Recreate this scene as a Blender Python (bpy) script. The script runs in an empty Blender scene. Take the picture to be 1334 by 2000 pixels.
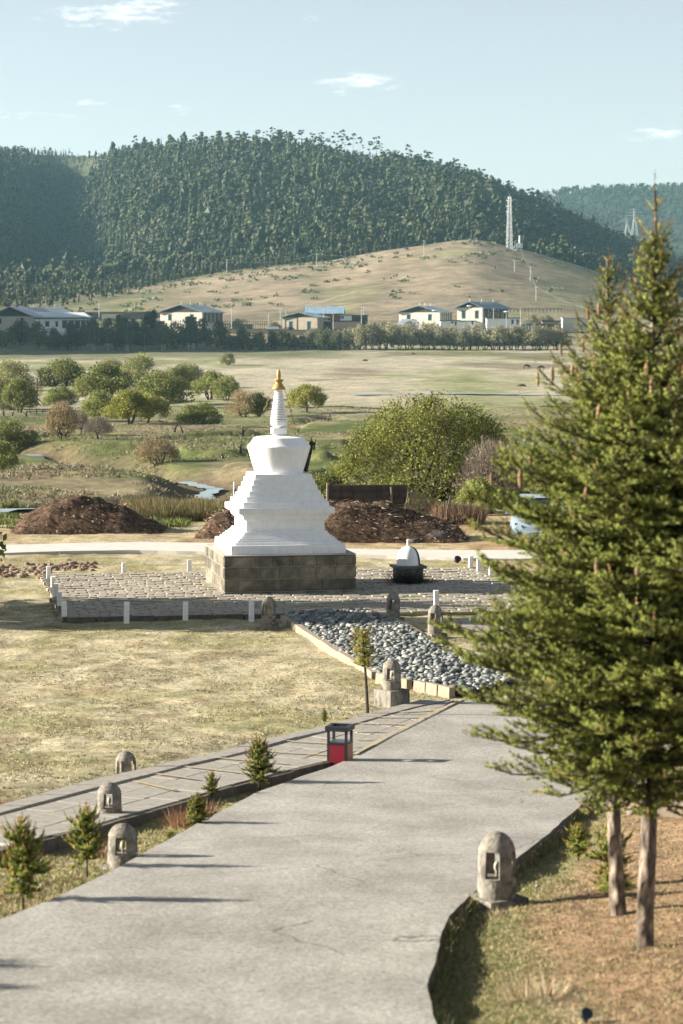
import bpy, math, random
import numpy as np
from mathutils import Vector, Matrix
R = math.radians
random.seed(7)
RNG = np.random.default_rng(11)
SC = bpy.context.scene
COL = SC.collection

# ---------------------------------------------------------------- camera
F = 4724.0                      # focal length in photograph pixels (1334 wide)
PITCH = math.atan(360.0 / F)
cam_data = bpy.data.cameras.new("camera")
cam = bpy.data.objects.new("camera", cam_data)
COL.objects.link(cam)
cam.location = (0, 0, 0)
cam.rotation_euler = (R(90) - PITCH, 0, 0)
cam_data.sensor_fit = 'HORIZONTAL'
cam_data.sensor_width = 36.0
cam_data.lens = 36.0 * F / 1334.0
cam_data.clip_start = 0.5
cam_data.clip_end = 20000
cam_data.dof.use_dof = True
cam_data.dof.focus_distance = 63.0
cam_data.dof.aperture_fstop = 4.6
SC.camera = cam

# ---------------------------------------------------------------- light
SUN_EL, SUN_AZ = R(19.5), R(5.0)          # the sun stands to the left, AZ turns it a little beyond the subject
sun_dir = Vector((-math.cos(SUN_EL) * math.cos(SUN_AZ), math.cos(SUN_EL) * math.sin(SUN_AZ), math.sin(SUN_EL)))
sd = bpy.data.lights.new("sun", 'SUN')
sd.energy = 5.0
sd.angle = R(0.6)
sd.color = (1.0, 0.92, 0.78)
sun = bpy.data.objects.new("sun", sd)
COL.objects.link(sun)
sun.rotation_euler = (-sun_dir).to_track_quat('-Z', 'Y').to_euler()
SC.view_settings.view_transform = 'Standard'
SC.view_settings.look = 'None'
SC.view_settings.gamma = 1.0
SC.view_settings.use_curve_mapping = False
SC.view_settings.exposure = 1.72
SC.cycles.volume_bounces = 1
SC.cycles.max_bounces = 6
SC.cycles.use_adaptive_sampling = True
SC.cycles.use_denoising = True

W = bpy.data.worlds.new("World")
SC.world = W
W.use_nodes = True
def pixdir(u, v):
    dx, dy = u - 667.0, v - 1000.0
    s, c = math.sin(PITCH), math.cos(PITCH)
    return Vector((dx, c * F - s * dy, -s * F - c * dy))
def build_world():
    nt = W.node_tree; N = nt.nodes; L = nt.links
    bg = N["Background"]
    sky = N.new("ShaderNodeTexSky"); sky.sky_type = 'NISHITA'; sky.sun_disc = False
    sky.sun_elevation = SUN_EL
    sky.sun_rotation = math.atan2(sun_dir.x, sun_dir.y)
    sky.altitude = 2500; sky.air_density = 1.0; sky.dust_density = 3.0; sky.ozone_density = 1.5
    tc = N.new("ShaderNodeTexCoord")
    nrm = N.new("ShaderNodeVectorMath"); nrm.operation = 'NORMALIZE'
    L.new(tc.outputs['Generated'], nrm.inputs[0])
    tint = N.new("ShaderNodeMixRGB"); tint.blend_type = 'MULTIPLY'; tint.inputs[0].default_value = 1
    tint.inputs[2].default_value = (1.04, 0.98, 0.90, 1)
    hs = N.new('ShaderNodeHueSaturation'); hs.inputs['Saturation'].default_value = .58; L.new(sky.outputs[0], hs.inputs['Color'])
    L.new(hs.outputs[0], tint.inputs[1])
    # thin high cloud: five wisps standing in their own directions, broken up by noise
    mp = N.new("ShaderNodeMapping"); mp.inputs['Scale'].default_value = (75, 75, 300); mp.inputs['Rotation'].default_value = (0, .18, 0)
    L.new(nrm.outputs[0], mp.inputs[0])
    nz = N.new("ShaderNodeTexNoise"); nz.inputs['Scale'].default_value = 1.0; nz.inputs['Detail'].default_value = 8; nz.inputs['Roughness'].default_value = 0.62
    L.new(mp.outputs[0], nz.inputs['Vector'])
    last = None
    for (u, v, ru, rv, tilt, a) in ((215, 32, 125, 26, -0.14, 1.0), (300, 12, 70, 24, -0.1, .9), (705, 165, 78, 20, -0.25, 1.0), (605, 33, 24, 14, 0, .55),
                                (185, 205, 42, 16, 0.1, .5), (352, 215, 34, 15, 0, .5), (60, 222, 90, 22, 0, .45), (1285, 262, 75, 14, -0.1, .7)):
        d = pixdir(u, v).normalized()
        sub = N.new("ShaderNodeVectorMath"); sub.operation = 'SUBTRACT'; sub.inputs[1].default_value = d
        L.new(nrm.outputs[0], sub.inputs[0])
        m2 = N.new("ShaderNodeMapping"); m2.vector_type = 'POINT'
        m2.inputs['Rotation'].default_value = (0, tilt, 0)
        m2.inputs['Scale'].default_value = (F / ru, 1.0, F / rv)
        L.new(sub.outputs[0], m2.inputs[0])
        ln = N.new("ShaderNodeVectorMath"); ln.operation = 'LENGTH'; L.new(m2.outputs[0], ln.inputs[0])
        mr = N.new("ShaderNodeMapRange"); mr.interpolation_type = 'SMOOTHSTEP'
        mr.inputs[1].default_value = 1.5; mr.inputs[2].default_value = 0.0; mr.inputs[3].default_value = 0; mr.inputs[4].default_value = a
        L.new(ln.outputs['Value'], mr.inputs[0])
        if last is None: last = mr.outputs[0]
        else:
            mx = N.new("ShaderNodeMath"); mx.operation = 'MAXIMUM'; L.new(last, mx.inputs[0]); L.new(mr.outputs[0], mx.inputs[1]); last = mx.outputs[0]
    ad = N.new("ShaderNodeMath"); ad.operation = 'MULTIPLY_ADD'; ad.inputs[1].default_value = 0.30; L.new(last, ad.inputs[0]); L.new(nz.outputs[0], ad.inputs[2])
    cr = N.new("ShaderNodeMapRange"); cr.interpolation_type = 'SMOOTHSTEP'; cr.inputs[1].default_value = .60; cr.inputs[2].default_value = .92; cr.inputs[4].default_value = .62
    L.new(ad.outputs[0], cr.inputs[0])
    mulc = N.new("ShaderNodeMath"); mulc.operation = 'MULTIPLY'
    ms = N.new("ShaderNodeMapRange"); ms.interpolation_type = 'SMOOTHSTEP'; ms.inputs[1].default_value = 0; ms.inputs[2].default_value = .35
    L.new(last, ms.inputs[0]); L.new(cr.outputs[0], mulc.inputs[0]); L.new(ms.outputs[0], mulc.inputs[1])
    cl = N.new("ShaderNodeMixRGB"); cl.inputs[2].default_value = (9.0, 8.9, 8.6, 1)
    L.new(mulc.outputs[0], cl.inputs[0]); L.new(tint.outputs[0], cl.inputs[1])
    L.new(cl.outputs[0], bg.inputs[0])
    bg.inputs[1].default_value = 0.055
build_world()

# ---------------------------------------------------------------- numeric noise
def _hash(ix, iy, s):
    n = (ix.astype(np.int64) * 374761393 + iy.astype(np.int64) * 668265263 + s * 974634777) & 0x7fffffff
    n = ((n ^ (n >> 13)) * 1274126177) & 0x7fffffff
    n = n ^ (n >> 16)
    return (n & 0xffff) / 65535.0
def vnoise(x, y, s=0):
    x = np.asarray(x, float); y = np.asarray(y, float)
    ix = np.floor(x); iy = np.floor(y); fx = x - ix; fy = y - iy
    fx = fx * fx * (3 - 2 * fx); fy = fy * fy * (3 - 2 * fy)
    a = _hash(ix, iy, s); b = _hash(ix + 1, iy, s); c = _hash(ix, iy + 1, s); d = _hash(ix + 1, iy + 1, s)
    return (a * (1 - fx) + b * fx) * (1 - fy) + (c * (1 - fx) + d * fx) * fy
def fbm(x, y, o=4, s=0):
    t = 0; a = 1; n = 0
    for i in range(o):
        t = t + a * vnoise(x * 2 ** i + 17.3 * i, y * 2 ** i - 9.1 * i, s + i); n += a; a *= .5
    return t / n
def sst(a, b, x):
    t = np.clip((x - a) / (b - a), 0, 1)
    return t * t * (3 - 2 * t)
def interp(xs, ys, x): return np.interp(x, xs, ys)

# ---------------------------------------------------------------- terrain heights
_pd = [1, 8, 14, 16, 21, 25, 30, 36, 42, 52, 63, 75, 92, 98, 106, 125, 140, 182, 250, 400, 600, 700, 800, 860, 900, 950]
_pz = [-2.9, -3.6, -4.25, -4.5, -4.98, -5.45, -5.95, -6.4, -6.62, -6.84, -7.0, -7.02, -7.05, -7.3, -8.2, -9.8, -10, -10.05, -10.2, -9.9, -9.0, -8.2, -7.0, -4.0, -1.0, 6.0]
_tx = np.exp(np.linspace(0, math.log(950), 4000)); _tz = np.interp(_tx, _pd, _pz)
_k = np.ones(101) / 101.; _tzs = np.convolve(np.pad(_tz, 50, mode='edge'), _k, 'valid')
_tzs = np.where(_tx > 920, _tz, _tzs)
def S0(Y): return np.interp(Y, _tx, _tzs)

def on_s0(u, v):
    d = pixdir(u, v); lo, hi = 5.0, 940.0
    ys = np.exp(np.linspace(math.log(6), math.log(940), 6000))
    z = ys * d.z / d.y
    k = np.argmax(z < S0(ys))
    return (ys[k] * d.x / d.y, ys[k])
def curve(pts):
    w = sorted([(on_s0(*p)[1], on_s0(*p)[0]) for p in pts])
    ys = [a for a, b in w]; xs = [b for a, b in w]
    return ys, xs
ROAD_L = [(-260, 1890), (0, 1797), (100, 1757), (200, 1710), (300, 1655), (400, 1600), (500, 1548), (600, 1512), (640, 1500), (690, 1478), (760, 1440), (830, 1405), (905, 1366)]
ROAD_R = [(905, 2300), (852, 2000), (833, 1925), (850, 1880), (862, 1825), (880, 1785), (915, 1752), (965, 1712), (1015, 1672), (1060, 1638), (1100, 1602), (1140, 1568), (1180, 1534), (1215, 1508), (1290, 1470), (1400, 1430)]
PATH_N = [(-350, 1752), (0, 1652), (81, 1634), (178, 1612), (241, 1592), (336, 1566), (451, 1531), (540, 1508), (632, 1486), (690, 1477)]
PATH_J = [(-350, 1680), (0, 1589), (178, 1543), (357, 1497), (477, 1471), (577, 1442), (632, 1431), (688, 1417), (769, 1393), (836, 1376), (900, 1364)]
PATH_O = [(-350, 1658), (0, 1573), (178, 1523), (294, 1499), (367, 1484), (472, 1457), (525, 1444), (630, 1419), (718, 1394), (802, 1372), (887, 1353)]
cRL, cRR, cPN, cPJ, cPO = map(curve, (ROAD_L, ROAD_R, PATH_N, PATH_J, PATH_O))
def X_(c, Y): return np.interp(Y, c[0], c[1])

# river course in the valley (photograph pixels, projected on the valley floor)
RIV = [[(-60, 868), (20, 873), (60, 876), (120, 881), (180, 889), (222, 898), (246, 908)],
       [(246, 908), (285, 914), (322, 919), (360, 921), (392, 926), (420, 929), (398, 938), (404, 946), (436, 956)],
       [(436, 956), (380, 968), (280, 976), (160, 985), (70, 994), (20, 1001), (-80, 1010)],
       [(700, 776), (745, 773), (820, 771), (900, 770), (1010, 769), (1100, 771)]]
RIVW = [[on_s0(*p) for p in r] for r in RIV]
def seg_dist(X, Y, pts):
    best = np.full(np.shape(X), 1e9)
    for (ax, ay), (bx, by) in zip(pts[:-1], pts[1:]):
        dx, dy = bx - ax, by - ay; L2 = dx * dx + dy * dy + 1e-9
        t = np.clip(((X - ax) * dx + (Y - ay) * dy) / L2, 0, 1)
        best = np.minimum(best, np.hypot(X - ax - t * dx, Y - ay - t * dy))
    return best

CREST_X = [-400, 0, 100, 250, 350, 440, 540, 640, 740, 830, 880, 930, 1000, 1060, 1150, 1250, 1400, 1900]
CREST_Y = [595, 590, 578, 562, 546, 531, 518, 511, 492, 479, 471, 468, 484, 499, 526, 560, 600, 640]
RIDGE_X = [-900, -400, 0, 100, 180, 250, 400, 500, 600, 650, 700, 760, 850, 920, 1000, 1080, 1150, 1250, 1334, 1700]
RIDGE_Y = [285, 298, 304, 308, 305, 302, 299, 299, 303, 308, 315, 328, 349, 372, 400, 430, 462, 500, 530, 640]
ONS_X = [-900, -400, 0, 60, 110, 180, 300, 500, 700, 900, 1100, 1334, 1700]
ONS_D = [1150, 1230, 1500, 1660, 1740, 1620, 1420, 1335, 1320, 1340, 1500, 1800, 2050]
_ux = np.linspace(-3000, 4500, 1501)
def _smooth(xs, ys, w):
    t = np.interp(_ux, xs, ys); g = np.exp(-np.linspace(-2.5, 2.5, 2 * w + 1) ** 2); g /= g.sum()
    return np.convolve(np.pad(t, w, mode='edge'), g, 'valid')
_crest, _ridge, _ons = _smooth(CREST_X, CREST_Y, 9), _smooth(RIDGE_X, RIDGE_Y, 8), _smooth(ONS_X, ONS_D, 10)
def H(X, Y, bumps=True):
    X = np.asarray(X, float); Y = np.asarray(Y, float)
    up = 667 + F * X / Y
    z = S0(Y)
    # --- near ground
    rl, rr, pn, po = X_(cRL, Y), X_(cRR, Y), X_(cPN, Y), X_(cPO, Y)
    near = 1 - sst(40.5, 43.5, Y)
    off = np.full(X.shape, -0.17)
    d = X - rr
    right = -0.14 + 0.09 * np.clip(d, 0, 6) + 0.10 * np.exp(-((d - 3.2) / 1.6) ** 2)
    off = np.where(d > -0.12, right, off)
    gap = (X > pn - 0.05) & (X < rl + 0.06)
    off = np.where(gap & (Y < 36.8), -0.15, off)
    dl = po + 0.10 - X
    off = np.where(dl > 0, -0.05 - 0.13 * np.exp(-(dl / .9) ** 2) * (1 - sst(38, 41, Y)), off)
    wr = sst(39, 47, Y)
    offr = np.where(d > -0.12, off * (1 - wr) - 0.05 * wr, off)
    off = np.where(d > -0.12, offr, off * near - 0.05 * (1 - near))
    z = z + off * (1 - sst(60, 70, Y))
    # --- valley
    if bumps:
        vn = sst(96, 112, Y) * (1 - sst(820, 900, Y))
        b = (fbm(X / 14, Y / 20, 4, 3) - .5) * 1.0
        terr = fbm(X / 9 + 3, Y / 26, 3, 8)
        b = b + 0.5 * (sst(.46, .495, terr) - .5) * (1 - sst(230, 330, Y))
        z = z + b * vn
        nb = (fbm(X / 0.45, Y / 0.55, 3, 21) - .5) * 0.075 + (fbm(X / 2.6, Y / 3.0, 2, 31) - .5) * 0.10
        onroad = (X > rl - .1) & (X < rr + .05) & (Y < 43)
        onpath = (X > po - .1) & (X < pn + .05) & (Y < 43)
        z = z + np.where(onroad | onpath, 0, nb) * (1 - sst(100, 130, Y))
    m = (Y > 105) & (Y < 320)
    if np.any(m):
        for r in RIVW[:3]:
            dd = seg_dist(X, Y, r)
            z = z - np.where(m, 1.1 * (1 - sst(0.9, 4.5, dd)), 0)
    # --- grassy hill in front of the forest
    cy = np.interp(up, _ux, _crest)
    cd = 1255.0
    t = np.clip((Y - 900) / (cd - 900), 0, 1)
    yv = 640 + (cy - 640) * np.where(t < 1, 0.25 * t + 0.75 * (t ** 0.9), 1)
    zz = (640 - yv) * Y / F
    w = sst(880, 960, Y)
    z = np.where(Y > 880, z * (1 - w) + zz * w, z)
    # --- saddle behind the crest and the forest mountain
    on = np.interp(up, _ux, _ons)
    ry = np.interp(up, _ux, _ridge)
    zc = (640 - cy) * cd / F
    onE = np.maximum(on, 1330)
    t2 = np.clip((Y - cd) / (onE - cd), 0, 1)
    zsad = zc * (1 - 0.18 * np.sin(np.pi * t2) * sst(700, 900, up))
    Lr = 720.0
    t3 = np.clip((Y - onE) / Lr, 0, 1.15)
    zr = (640 - ry) * (onE + Lr) / F
    prof = np.where(t3 <= 1, 1 - np.clip(1 - t3, 0, 1) ** 1.5, 1 - (t3 - 1) * .8)
    wob = 1 + 0.10 * (fbm(X / 90, Y / 120, 3, 44) - .5) * sst(0, .2, t3) * sst(1.05, .8, t3)
    zf = zsad + (zr - zsad) * prof * wob
    xg = 70 + 125 * np.clip(t3, 0, 1)
    zf = zf - 30 * np.exp(-((up - xg) / np.where(up < xg, 60., 38.)) ** 2) * sst(0, .25, t3) * sst(1.02, .8, t3)
    zf = zf - 10 * np.exp(-((up - (820 - 160 * t3)) / 50.) ** 2) * sst(0, .2, t3) * sst(1.0, .7, t3) - 6 * np.exp(-((up - (560 - 60 * t3)) / 40.) ** 2) * sst(0, .3, t3) * sst(.9, .6, t3)
    z = np.where(Y > cd, zf, z)
    # --- hill left of the picture that keeps the village in evening shade
    lh = 74 * np.exp(-((X + 205) / 42) ** 2) * np.exp(-((Y - 800) / 85) ** 2)
    lh = lh + 78 * np.exp(-((X + 275) / 60) ** 2) * np.exp(-((Y - 1010) / 90) ** 2)
    z = z + lh
    return z
def h1(X, Y): return float(H(np.array([X]), np.array([Y]))[0])

_ys = np.exp(np.linspace(math.log(10), math.log(2300), 9000))
def G(u, v, ymin=10.0):
    """Where the view ray through a photograph pixel meets the land: gives the world place of a thing."""
    d = pixdir(u, v)
    xs = _ys * d.x / d.y; z = _ys * d.z / d.y
    hit = (z < H(xs, _ys, False)) & (_ys > ymin)
    k = int(np.argmax(hit))
    return (float(xs[k]), float(_ys[k]))
def ppm(Y): return F / Y            # photograph pixels per metre at depth Y

# ---------------------------------------------------------------- mesh helpers
def tag(o, label=None, cat=None, group=None, kind=None):
    if label: o['label'] = label
    if cat: o['category'] = cat
    if group: o['group'] = group
    if kind: o['kind'] = kind
    return o
def make_mesh(name, V, Fc, mat=None, col=None, smooth=False):
    V = np.asarray(V, dtype=np.float32).reshape(-1, 3)
    me = bpy.data.meshes.new(name)
    if isinstance(Fc, np.ndarray):
        k = Fc.shape[1]; n = len(Fc)
        idx = Fc.ravel().astype(np.int32); starts = (np.arange(n) * k).astype(np.int32); tot = np.full(n, k, np.int32)
    else:
        n = len(Fc)
        tot = np.array([len(f) for f in Fc], np.int32)
        starts = np.concatenate([[0], np.cumsum(tot)[:-1]]).astype(np.int32) if n else np.zeros(0, np.int32)
        idx = np.array([i for f in Fc for i in f], np.int32)
    me.vertices.add(len(V)); me.vertices.foreach_set('co', V.ravel())
    me.loops.add(len(idx)); me.loops.foreach_set('vertex_index', idx)
    me.polygons.add(n); me.polygons.foreach_set('loop_start', starts)
    try: me.polygons.foreach_set('loop_total', tot)
    except Exception: pass
    me.polygons.foreach_set('use_smooth', np.full(n, bool(smooth)))
    if col is not None:
        a = me.color_attributes.new('col', 'FLOAT_COLOR', 'POINT')
        c = np.ones((len(V), 4), np.float32); c[:, :3] = np.asarray(col, dtype=np.float32).reshape(-1, 3)
        a.data.foreach_set('color', c.ravel())
    me.update(calc_edges=True)
    if mat: me.materials.append(mat)
    return me
def link(name, me, parent=None, loc=None, rz=0):
    o = bpy.data.objects.new(name, me); COL.objects.link(o)
    if parent is not None: o.parent = parent
    if loc is not None: o.location = loc
    if rz: o.rotation_euler = (0, 0, rz)
    return o
def mk(name, V, Fc, mat, parent=None, col=None, smooth=False, loc=None, rz=0):
    return link(name, make_mesh(name, V, Fc, mat, col, smooth), parent, loc, rz)
def empty(name, loc, rz=0, label=None, cat=None, group=None, kind=None):
    o = bpy.data.objects.new(name, None); COL.objects.link(o)
    o.location = loc; o.rotation_euler = (0, 0, rz); o.empty_display_size = .1
    return tag(o, label, cat, group, kind)
_kids = {}
def children_of(root):
    return [o for o in root.children]
def dup(root, loc, rz=0.0, scale=None, label=None, group=None, rot=None):
    c = root.copy(); COL.objects.link(c); c.location = loc
    c.rotation_euler = rot if rot else (0, 0, rz)
    if scale: c.scale = scale if hasattr(scale, '__len__') else (scale,) * 3
    if label: c['label'] = label
    if group: c['group'] = group
    for ch in root.children:
        a = ch.copy(); COL.objects.link(a); a.parent = c
        for g in ch.children:
            b = g.copy(); COL.objects.link(b); b.parent = a
    return c
class MB:
    def __init__(s): s.v = []; s.f = []
    def add(s, V, Fc, M=None):
        b = len(s.v)
        for p in V:
            q = Vector(p)
            if M is not None: q = M @ q
            s.v.append(tuple(q))
        for f in Fc: s.f.append(tuple(i + b for i in f))
        return s
    def box(s, x0, x1, y0, y1, z0, z1, M=None, taper=0.0):
        t = taper
        V = [(x0, y0, z0), (x1, y0, z0), (x1, y1, z0), (x0, y1, z0), (x0 + t, y0 + t, z1), (x1 - t, y0 + t, z1), (x1 - t, y1 - t, z1), (x0 + t, y1 - t, z1)]
        return s.add(V, [(3, 2, 1, 0), (4, 5, 6, 7), (0, 1, 5, 4), (1, 2, 6, 5), (2, 3, 7, 6), (3, 0, 4, 7)], M)
    def lathe(s, prof, n=24, M=None, cap=True, off=0.0):
        V = []; Fc = []
        for r, z in prof:
            for i in range(n):
                a = 2 * math.pi * (i + off) / n; V.append((r * math.cos(a), r * math.sin(a), z))
        for j in range(len(prof) - 1):
            for i in range(n):
                k = (i + 1) % n
                Fc.append((j * n + i, j * n + k, (j + 1) * n + k, (j + 1) * n + i))
        if cap:
            Fc.append(tuple(range(n - 1, -1, -1))); m = (len(prof) - 1) * n; Fc.append(tuple(range(m, m + n)))
        return s.add(V, Fc, M)
    def tube(s, pts, rad, n=6, cap=True):
        pts = [Vector(p) for p in pts]
        if not hasattr(rad, '__len__'): rad = [rad] * len(pts)
        V = []; Fc = []
        for i, p in enumerate(pts):
            d = (pts[min(i + 1, len(pts) - 1)] - pts[max(i - 1, 0)]).normalized()
            a = Vector((0, 0, 1)) if abs(d.z) < .9 else Vector((1, 0, 0))
            x = d.cross(a).normalized(); y = d.cross(x).normalized()
            for k in range(n):
                t = 2 * math.pi * k / n; V.append(p + (x * math.cos(t) + y * math.sin(t)) * rad[i])
        for i in range(len(pts) - 1):
            for k in range(n):
                q = (k + 1) % n; Fc.append((i * n + k, i * n + q, (i + 1) * n + q, (i + 1) * n + k))
        if cap:
            Fc.append(tuple(range(n))); m = (len(pts) - 1) * n; Fc.append(tuple(range(m + n - 1, m - 1, -1)))
        return s.add(V, Fc)
    def build(s, name, mat, parent=None, smooth=False, loc=None, rz=0, bevel=0, auto=False):
        o = mk(name, s.v, s.f, mat, parent, smooth=smooth, loc=loc, rz=rz)
        if bevel:
            m = o.modifiers.new('b', 'BEVEL'); m.width = bevel; m.segments = 2; m.limit_method = 'ANGLE'
        if auto and smooth:
            o.data.set_sharp_from_angle(angle=R(40))
        return o
    def mesh(s, name, mat, smooth=False): return make_mesh(name, s.v, s.f, mat, smooth=smooth)

# ---------------------------------------------------------------- materials
def nodes(name):
    m = bpy.data.materials.new(name); m.use_nodes = True
    nt = m.node_tree; b = nt.nodes["Principled BSDF"]
    return m, nt, nt.nodes, nt.links, b
def nz(N, L, scale, detail=6, rough=.55, coord='Object', stretch=None, tc=None):
    t = tc or N.new("ShaderNodeTexCoord")
    n = N.new("ShaderNodeTexNoise"); n.inputs['Scale'].default_value = scale; n.inputs['Detail'].default_value = detail; n.inputs['Roughness'].default_value = rough
    src = t.outputs[coord]
    if stretch:
        mp = N.new("ShaderNodeMapping"); mp.inputs['Scale'].default_value = stretch; L.new(src, mp.inputs[0]); src = mp.outputs[0]
    L.new(src, n.inputs['Vector'])
    return n
def ramp(N, L, src, stops):
    r = N.new("ShaderNodeValToRGB"); e = r.color_ramp.elements
    while len(e) < len(stops): e.new(.5)
    for k, (p, c) in enumerate(stops):
        e[k].position = p; e[k].color = (*c, 1) if len(c) == 3 else c
    L.new(src, r.inputs[0]); return r
def mixc(N, L, kind, fac, a, b):
    m = N.new("ShaderNodeMixRGB"); m.blend_type = kind
    for i, v in ((0, fac), (1, a), (2, b)):
        if isinstance(v, (int, float)): m.inputs[i].default_value = v
        elif isinstance(v, tuple): m.inputs[i].default_value = (*v, 1)
        else: L.new(v, m.inputs[i])
    return m
def bump(N, L, b, src, strength=.5, dist=.01, prev=None):
    bp = N.new("ShaderNodeBump"); bp.inputs['Strength'].default_value = strength; bp.inputs['Distance'].default_value = dist
    L.new(src, bp.inputs['Height'])
    if prev is not None: L.new(prev.outputs[0], bp.inputs['Normal'])
    L.new(bp.outputs[0], b.inputs['Normal']); return bp
def simple(name, c, rough=.7, var=.25, scale=6, metal=0, bmp=.2, bdist=.01, coord='Object', dirt=None, stretch=None):
    m, nt, N, L, b = nodes(name)
    n = nz(N, L, scale, coord=coord, stretch=stretch)
    lo = tuple(x * (1 - var) for x in c); hi = tuple(min(1, x * (1 + var)) for x in c)
    r = ramp(N, L, n.outputs[0], [(.3, lo), (.7, hi)])
    out = r.outputs[0]
    if dirt:
        n2 = nz(N, L, dirt[1], coord=coord)
        r2 = ramp(N, L, n2.outputs[0], [(dirt[2], (0, 0, 0)), (dirt[2] + .12, (1, 1, 1))])
        out = mixc(N, L, 'MIX', r2.outputs[0], out, dirt[0]).outputs[0]
    L.new(out, b.inputs['Base Color'])
    b.inputs['Roughness'].default_value = rough; b.inputs['Metallic'].default_value = metal
    b.inputs['Specular IOR Level'].default_value = .3
    if bmp: bump(N, L, b, n.outputs[0], bmp, bdist)
    return m
def foliage(name, mult=(1, 1, 1), trans=.25, attr=True, base=(.08, .1, .04)):
    m, nt, N, L, b = nodes(name)
    if attr:
        a = N.new("ShaderNodeAttribute"); a.attribute_name = 'col'; c = mixc(N, L, 'MULTIPLY', 1, a.outputs['Color'], mult).outputs[0]
    else:
        c = mixc(N, L, 'MIX', 1, (0, 0, 0), base).outputs[0]
    oi = N.new("ShaderNodeObjectInfo")
    rr = N.new("ShaderNodeMapRange"); rr.inputs[3].default_value = .8; rr.inputs[4].default_value = 1.2; L.new(oi.outputs['Random'], rr.inputs[0])
    cm = N.new("ShaderNodeVectorMath"); cm.operation = 'SCALE'; L.new(c, cm.inputs[0]); L.new(rr.outputs[0], cm.inputs['Scale'])
    L.new(cm.outputs[0], b.inputs['Base Color']); b.inputs['Roughness'].default_value = .6; b.inputs['Specular IOR Level'].default_value = .2
    if trans:
        tr = N.new("ShaderNodeBsdfTranslucent"); L.new(cm.outputs[0], tr.inputs[0])
        mx = N.new("ShaderNodeMixShader"); mx.inputs[0].default_value = trans
        L.new(b.outputs[0], mx.inputs[1]); L.new(tr.outputs[0], mx.inputs[2]); L.new(mx.outputs[0], N['Material Output'].inputs[0])
    return m
M = {}
def ground_mat(name, fine, bumpd, bstr):
    m, nt, N, L, b = nodes(name)
    a = N.new("ShaderNodeAttribute"); a.attribute_name = 'col'
    tc = N.new("ShaderNodeTexCoord")
    n1 = nz(N, L, fine, 8, .7, tc=tc); n2 = nz(N, L, fine * .17, 5, .6, tc=tc)
    r1 = ramp(N, L, n1.outputs[0], [(.3, (.58, .57, .53)), (.52, (1, 1, 1)), (.72, (1.45, 1.4, 1.3))])
    r2 = ramp(N, L, n2.outputs[0], [(.32, (.68, .72, .66)), (.65, (1.25, 1.2, 1.15))])
    c = mixc(N, L, 'MULTIPLY', 1, a.outputs['Color'], r1.outputs[0]); c = mixc(N, L, 'MULTIPLY', 1, c.outputs[0], r2.outputs[0])
    L.new(c.outputs[0], b.inputs['Base Color']); b.inputs['Roughness'].default_value = .95; b.inputs['Specular IOR Level'].default_value = .1
    bp = bump(N, L, b, n1.outputs[0], bstr, bumpd)
    return m
M['ground'] = ground_mat('grass_ground', 9.0, .05, .9)
M['valley'] = ground_mat('valley_ground', 1.1, .35, .6)
M['hill'] = ground_mat('hill_ground', .12, 1.5, .5)
def road_mat():
    m, nt, N, L, b = nodes('concrete_road')
    tc = N.new("ShaderNodeTexCoord")
    n1 = nz(N, L, 28, 6, .85, tc=tc); n2 = nz(N, L, 1.1, 7, .62, tc=tc, stretch=(1, .55, 1)); n3 = nz(N, L, 14, 6, .6, tc=tc); n4 = nz(N, L, .45, 4, .5, tc=tc)
    r1 = ramp(N, L, n1.outputs[0], [(.34, (.50, .48, .46)), (.52, (1, 1, 1)), (.68, (1.5, 1.45, 1.36))])
    r2 = ramp(N, L, n2.outputs[0], [(.34, (.255, .243, .222)), (.5, (.322, .308, .284)), (.66, (.385, .37, .345))])
    r3 = ramp(N, L, n3.outputs[0], [(.3, (.86, .85, .83)), (.7, (1.1, 1.1, 1.1))])
    c = mixc(N, L, 'MULTIPLY', 1, r2.outputs[0], r1.outputs[0]); c = mixc(N, L, 'MULTIPLY', 1, c.outputs[0], r3.outputs[0])
    # hairline cracks in a few places
    wp = nz(N, L, 1.6, 5, .6, tc=tc)
    ad = N.new("ShaderNodeMixRGB"); ad.blend_type = 'ADD'; ad.inputs[0].default_value = .35
    L.new(tc.outputs['Object'], ad.inputs[1]); L.new(wp.outputs['Color'], ad.inputs[2])
    vo = N.new("ShaderNodeTexVoronoi"); vo.feature = 'DISTANCE_TO_EDGE'; vo.inputs['Scale'].default_value = .42; L.new(ad.outputs[0], vo.inputs['Vector'])
    rc = ramp(N, L, vo.outputs['Distance'], [(.0, (1, 1, 1)), (.006, (0, 0, 0))])
    rg = ramp(N, L, n4.outputs[0], [(.50, (0, 0, 0)), (.56, (1, 1, 1))])
    cm = mixc(N, L, 'MULTIPLY', 1, rc.outputs[0], rg.outputs[0])
    c = mixc(N, L, 'MIX', cm.outputs[0], c.outputs[0], (.10, .085, .07))
    # small pale repairs
    rp = ramp(N, L, nz(N, L, 2.4, 2, .4, tc=tc, stretch=(.6, 1.8, 1)).outputs[0], [(.70, (0, 0, 0)), (.75, (.4, .4, .4))])
    c = mixc(N, L, 'MIX', rp.outputs[0], c.outputs[0], (.46, .45, .43))
    L.new(c.outputs[0], b.inputs['Base Color']); b.inputs['Roughness'].default_value = .85; b.inputs['Specular IOR Level'].default_value = .25
    bp = bump(N, L, b, n1.outputs[0], .55, .008); bump(N, L, b, n3.outputs[0], .35, .015, bp)
    return m
M['road'] = road_mat()
M['slab'] = simple('path_stone', (.27, .25, .22), .88, .22, 9, bmp=.5, dirt=((.2, .18, .15), 3.2, .55))
M['joint'] = simple('mossy_joint', (.12, .115, .075), .95, .4, 20)
M['kerbside'] = simple('kerb_stone', (.105, .088, .07), .9, .35, 8, bmp=.5, bdist=.02)
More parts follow.
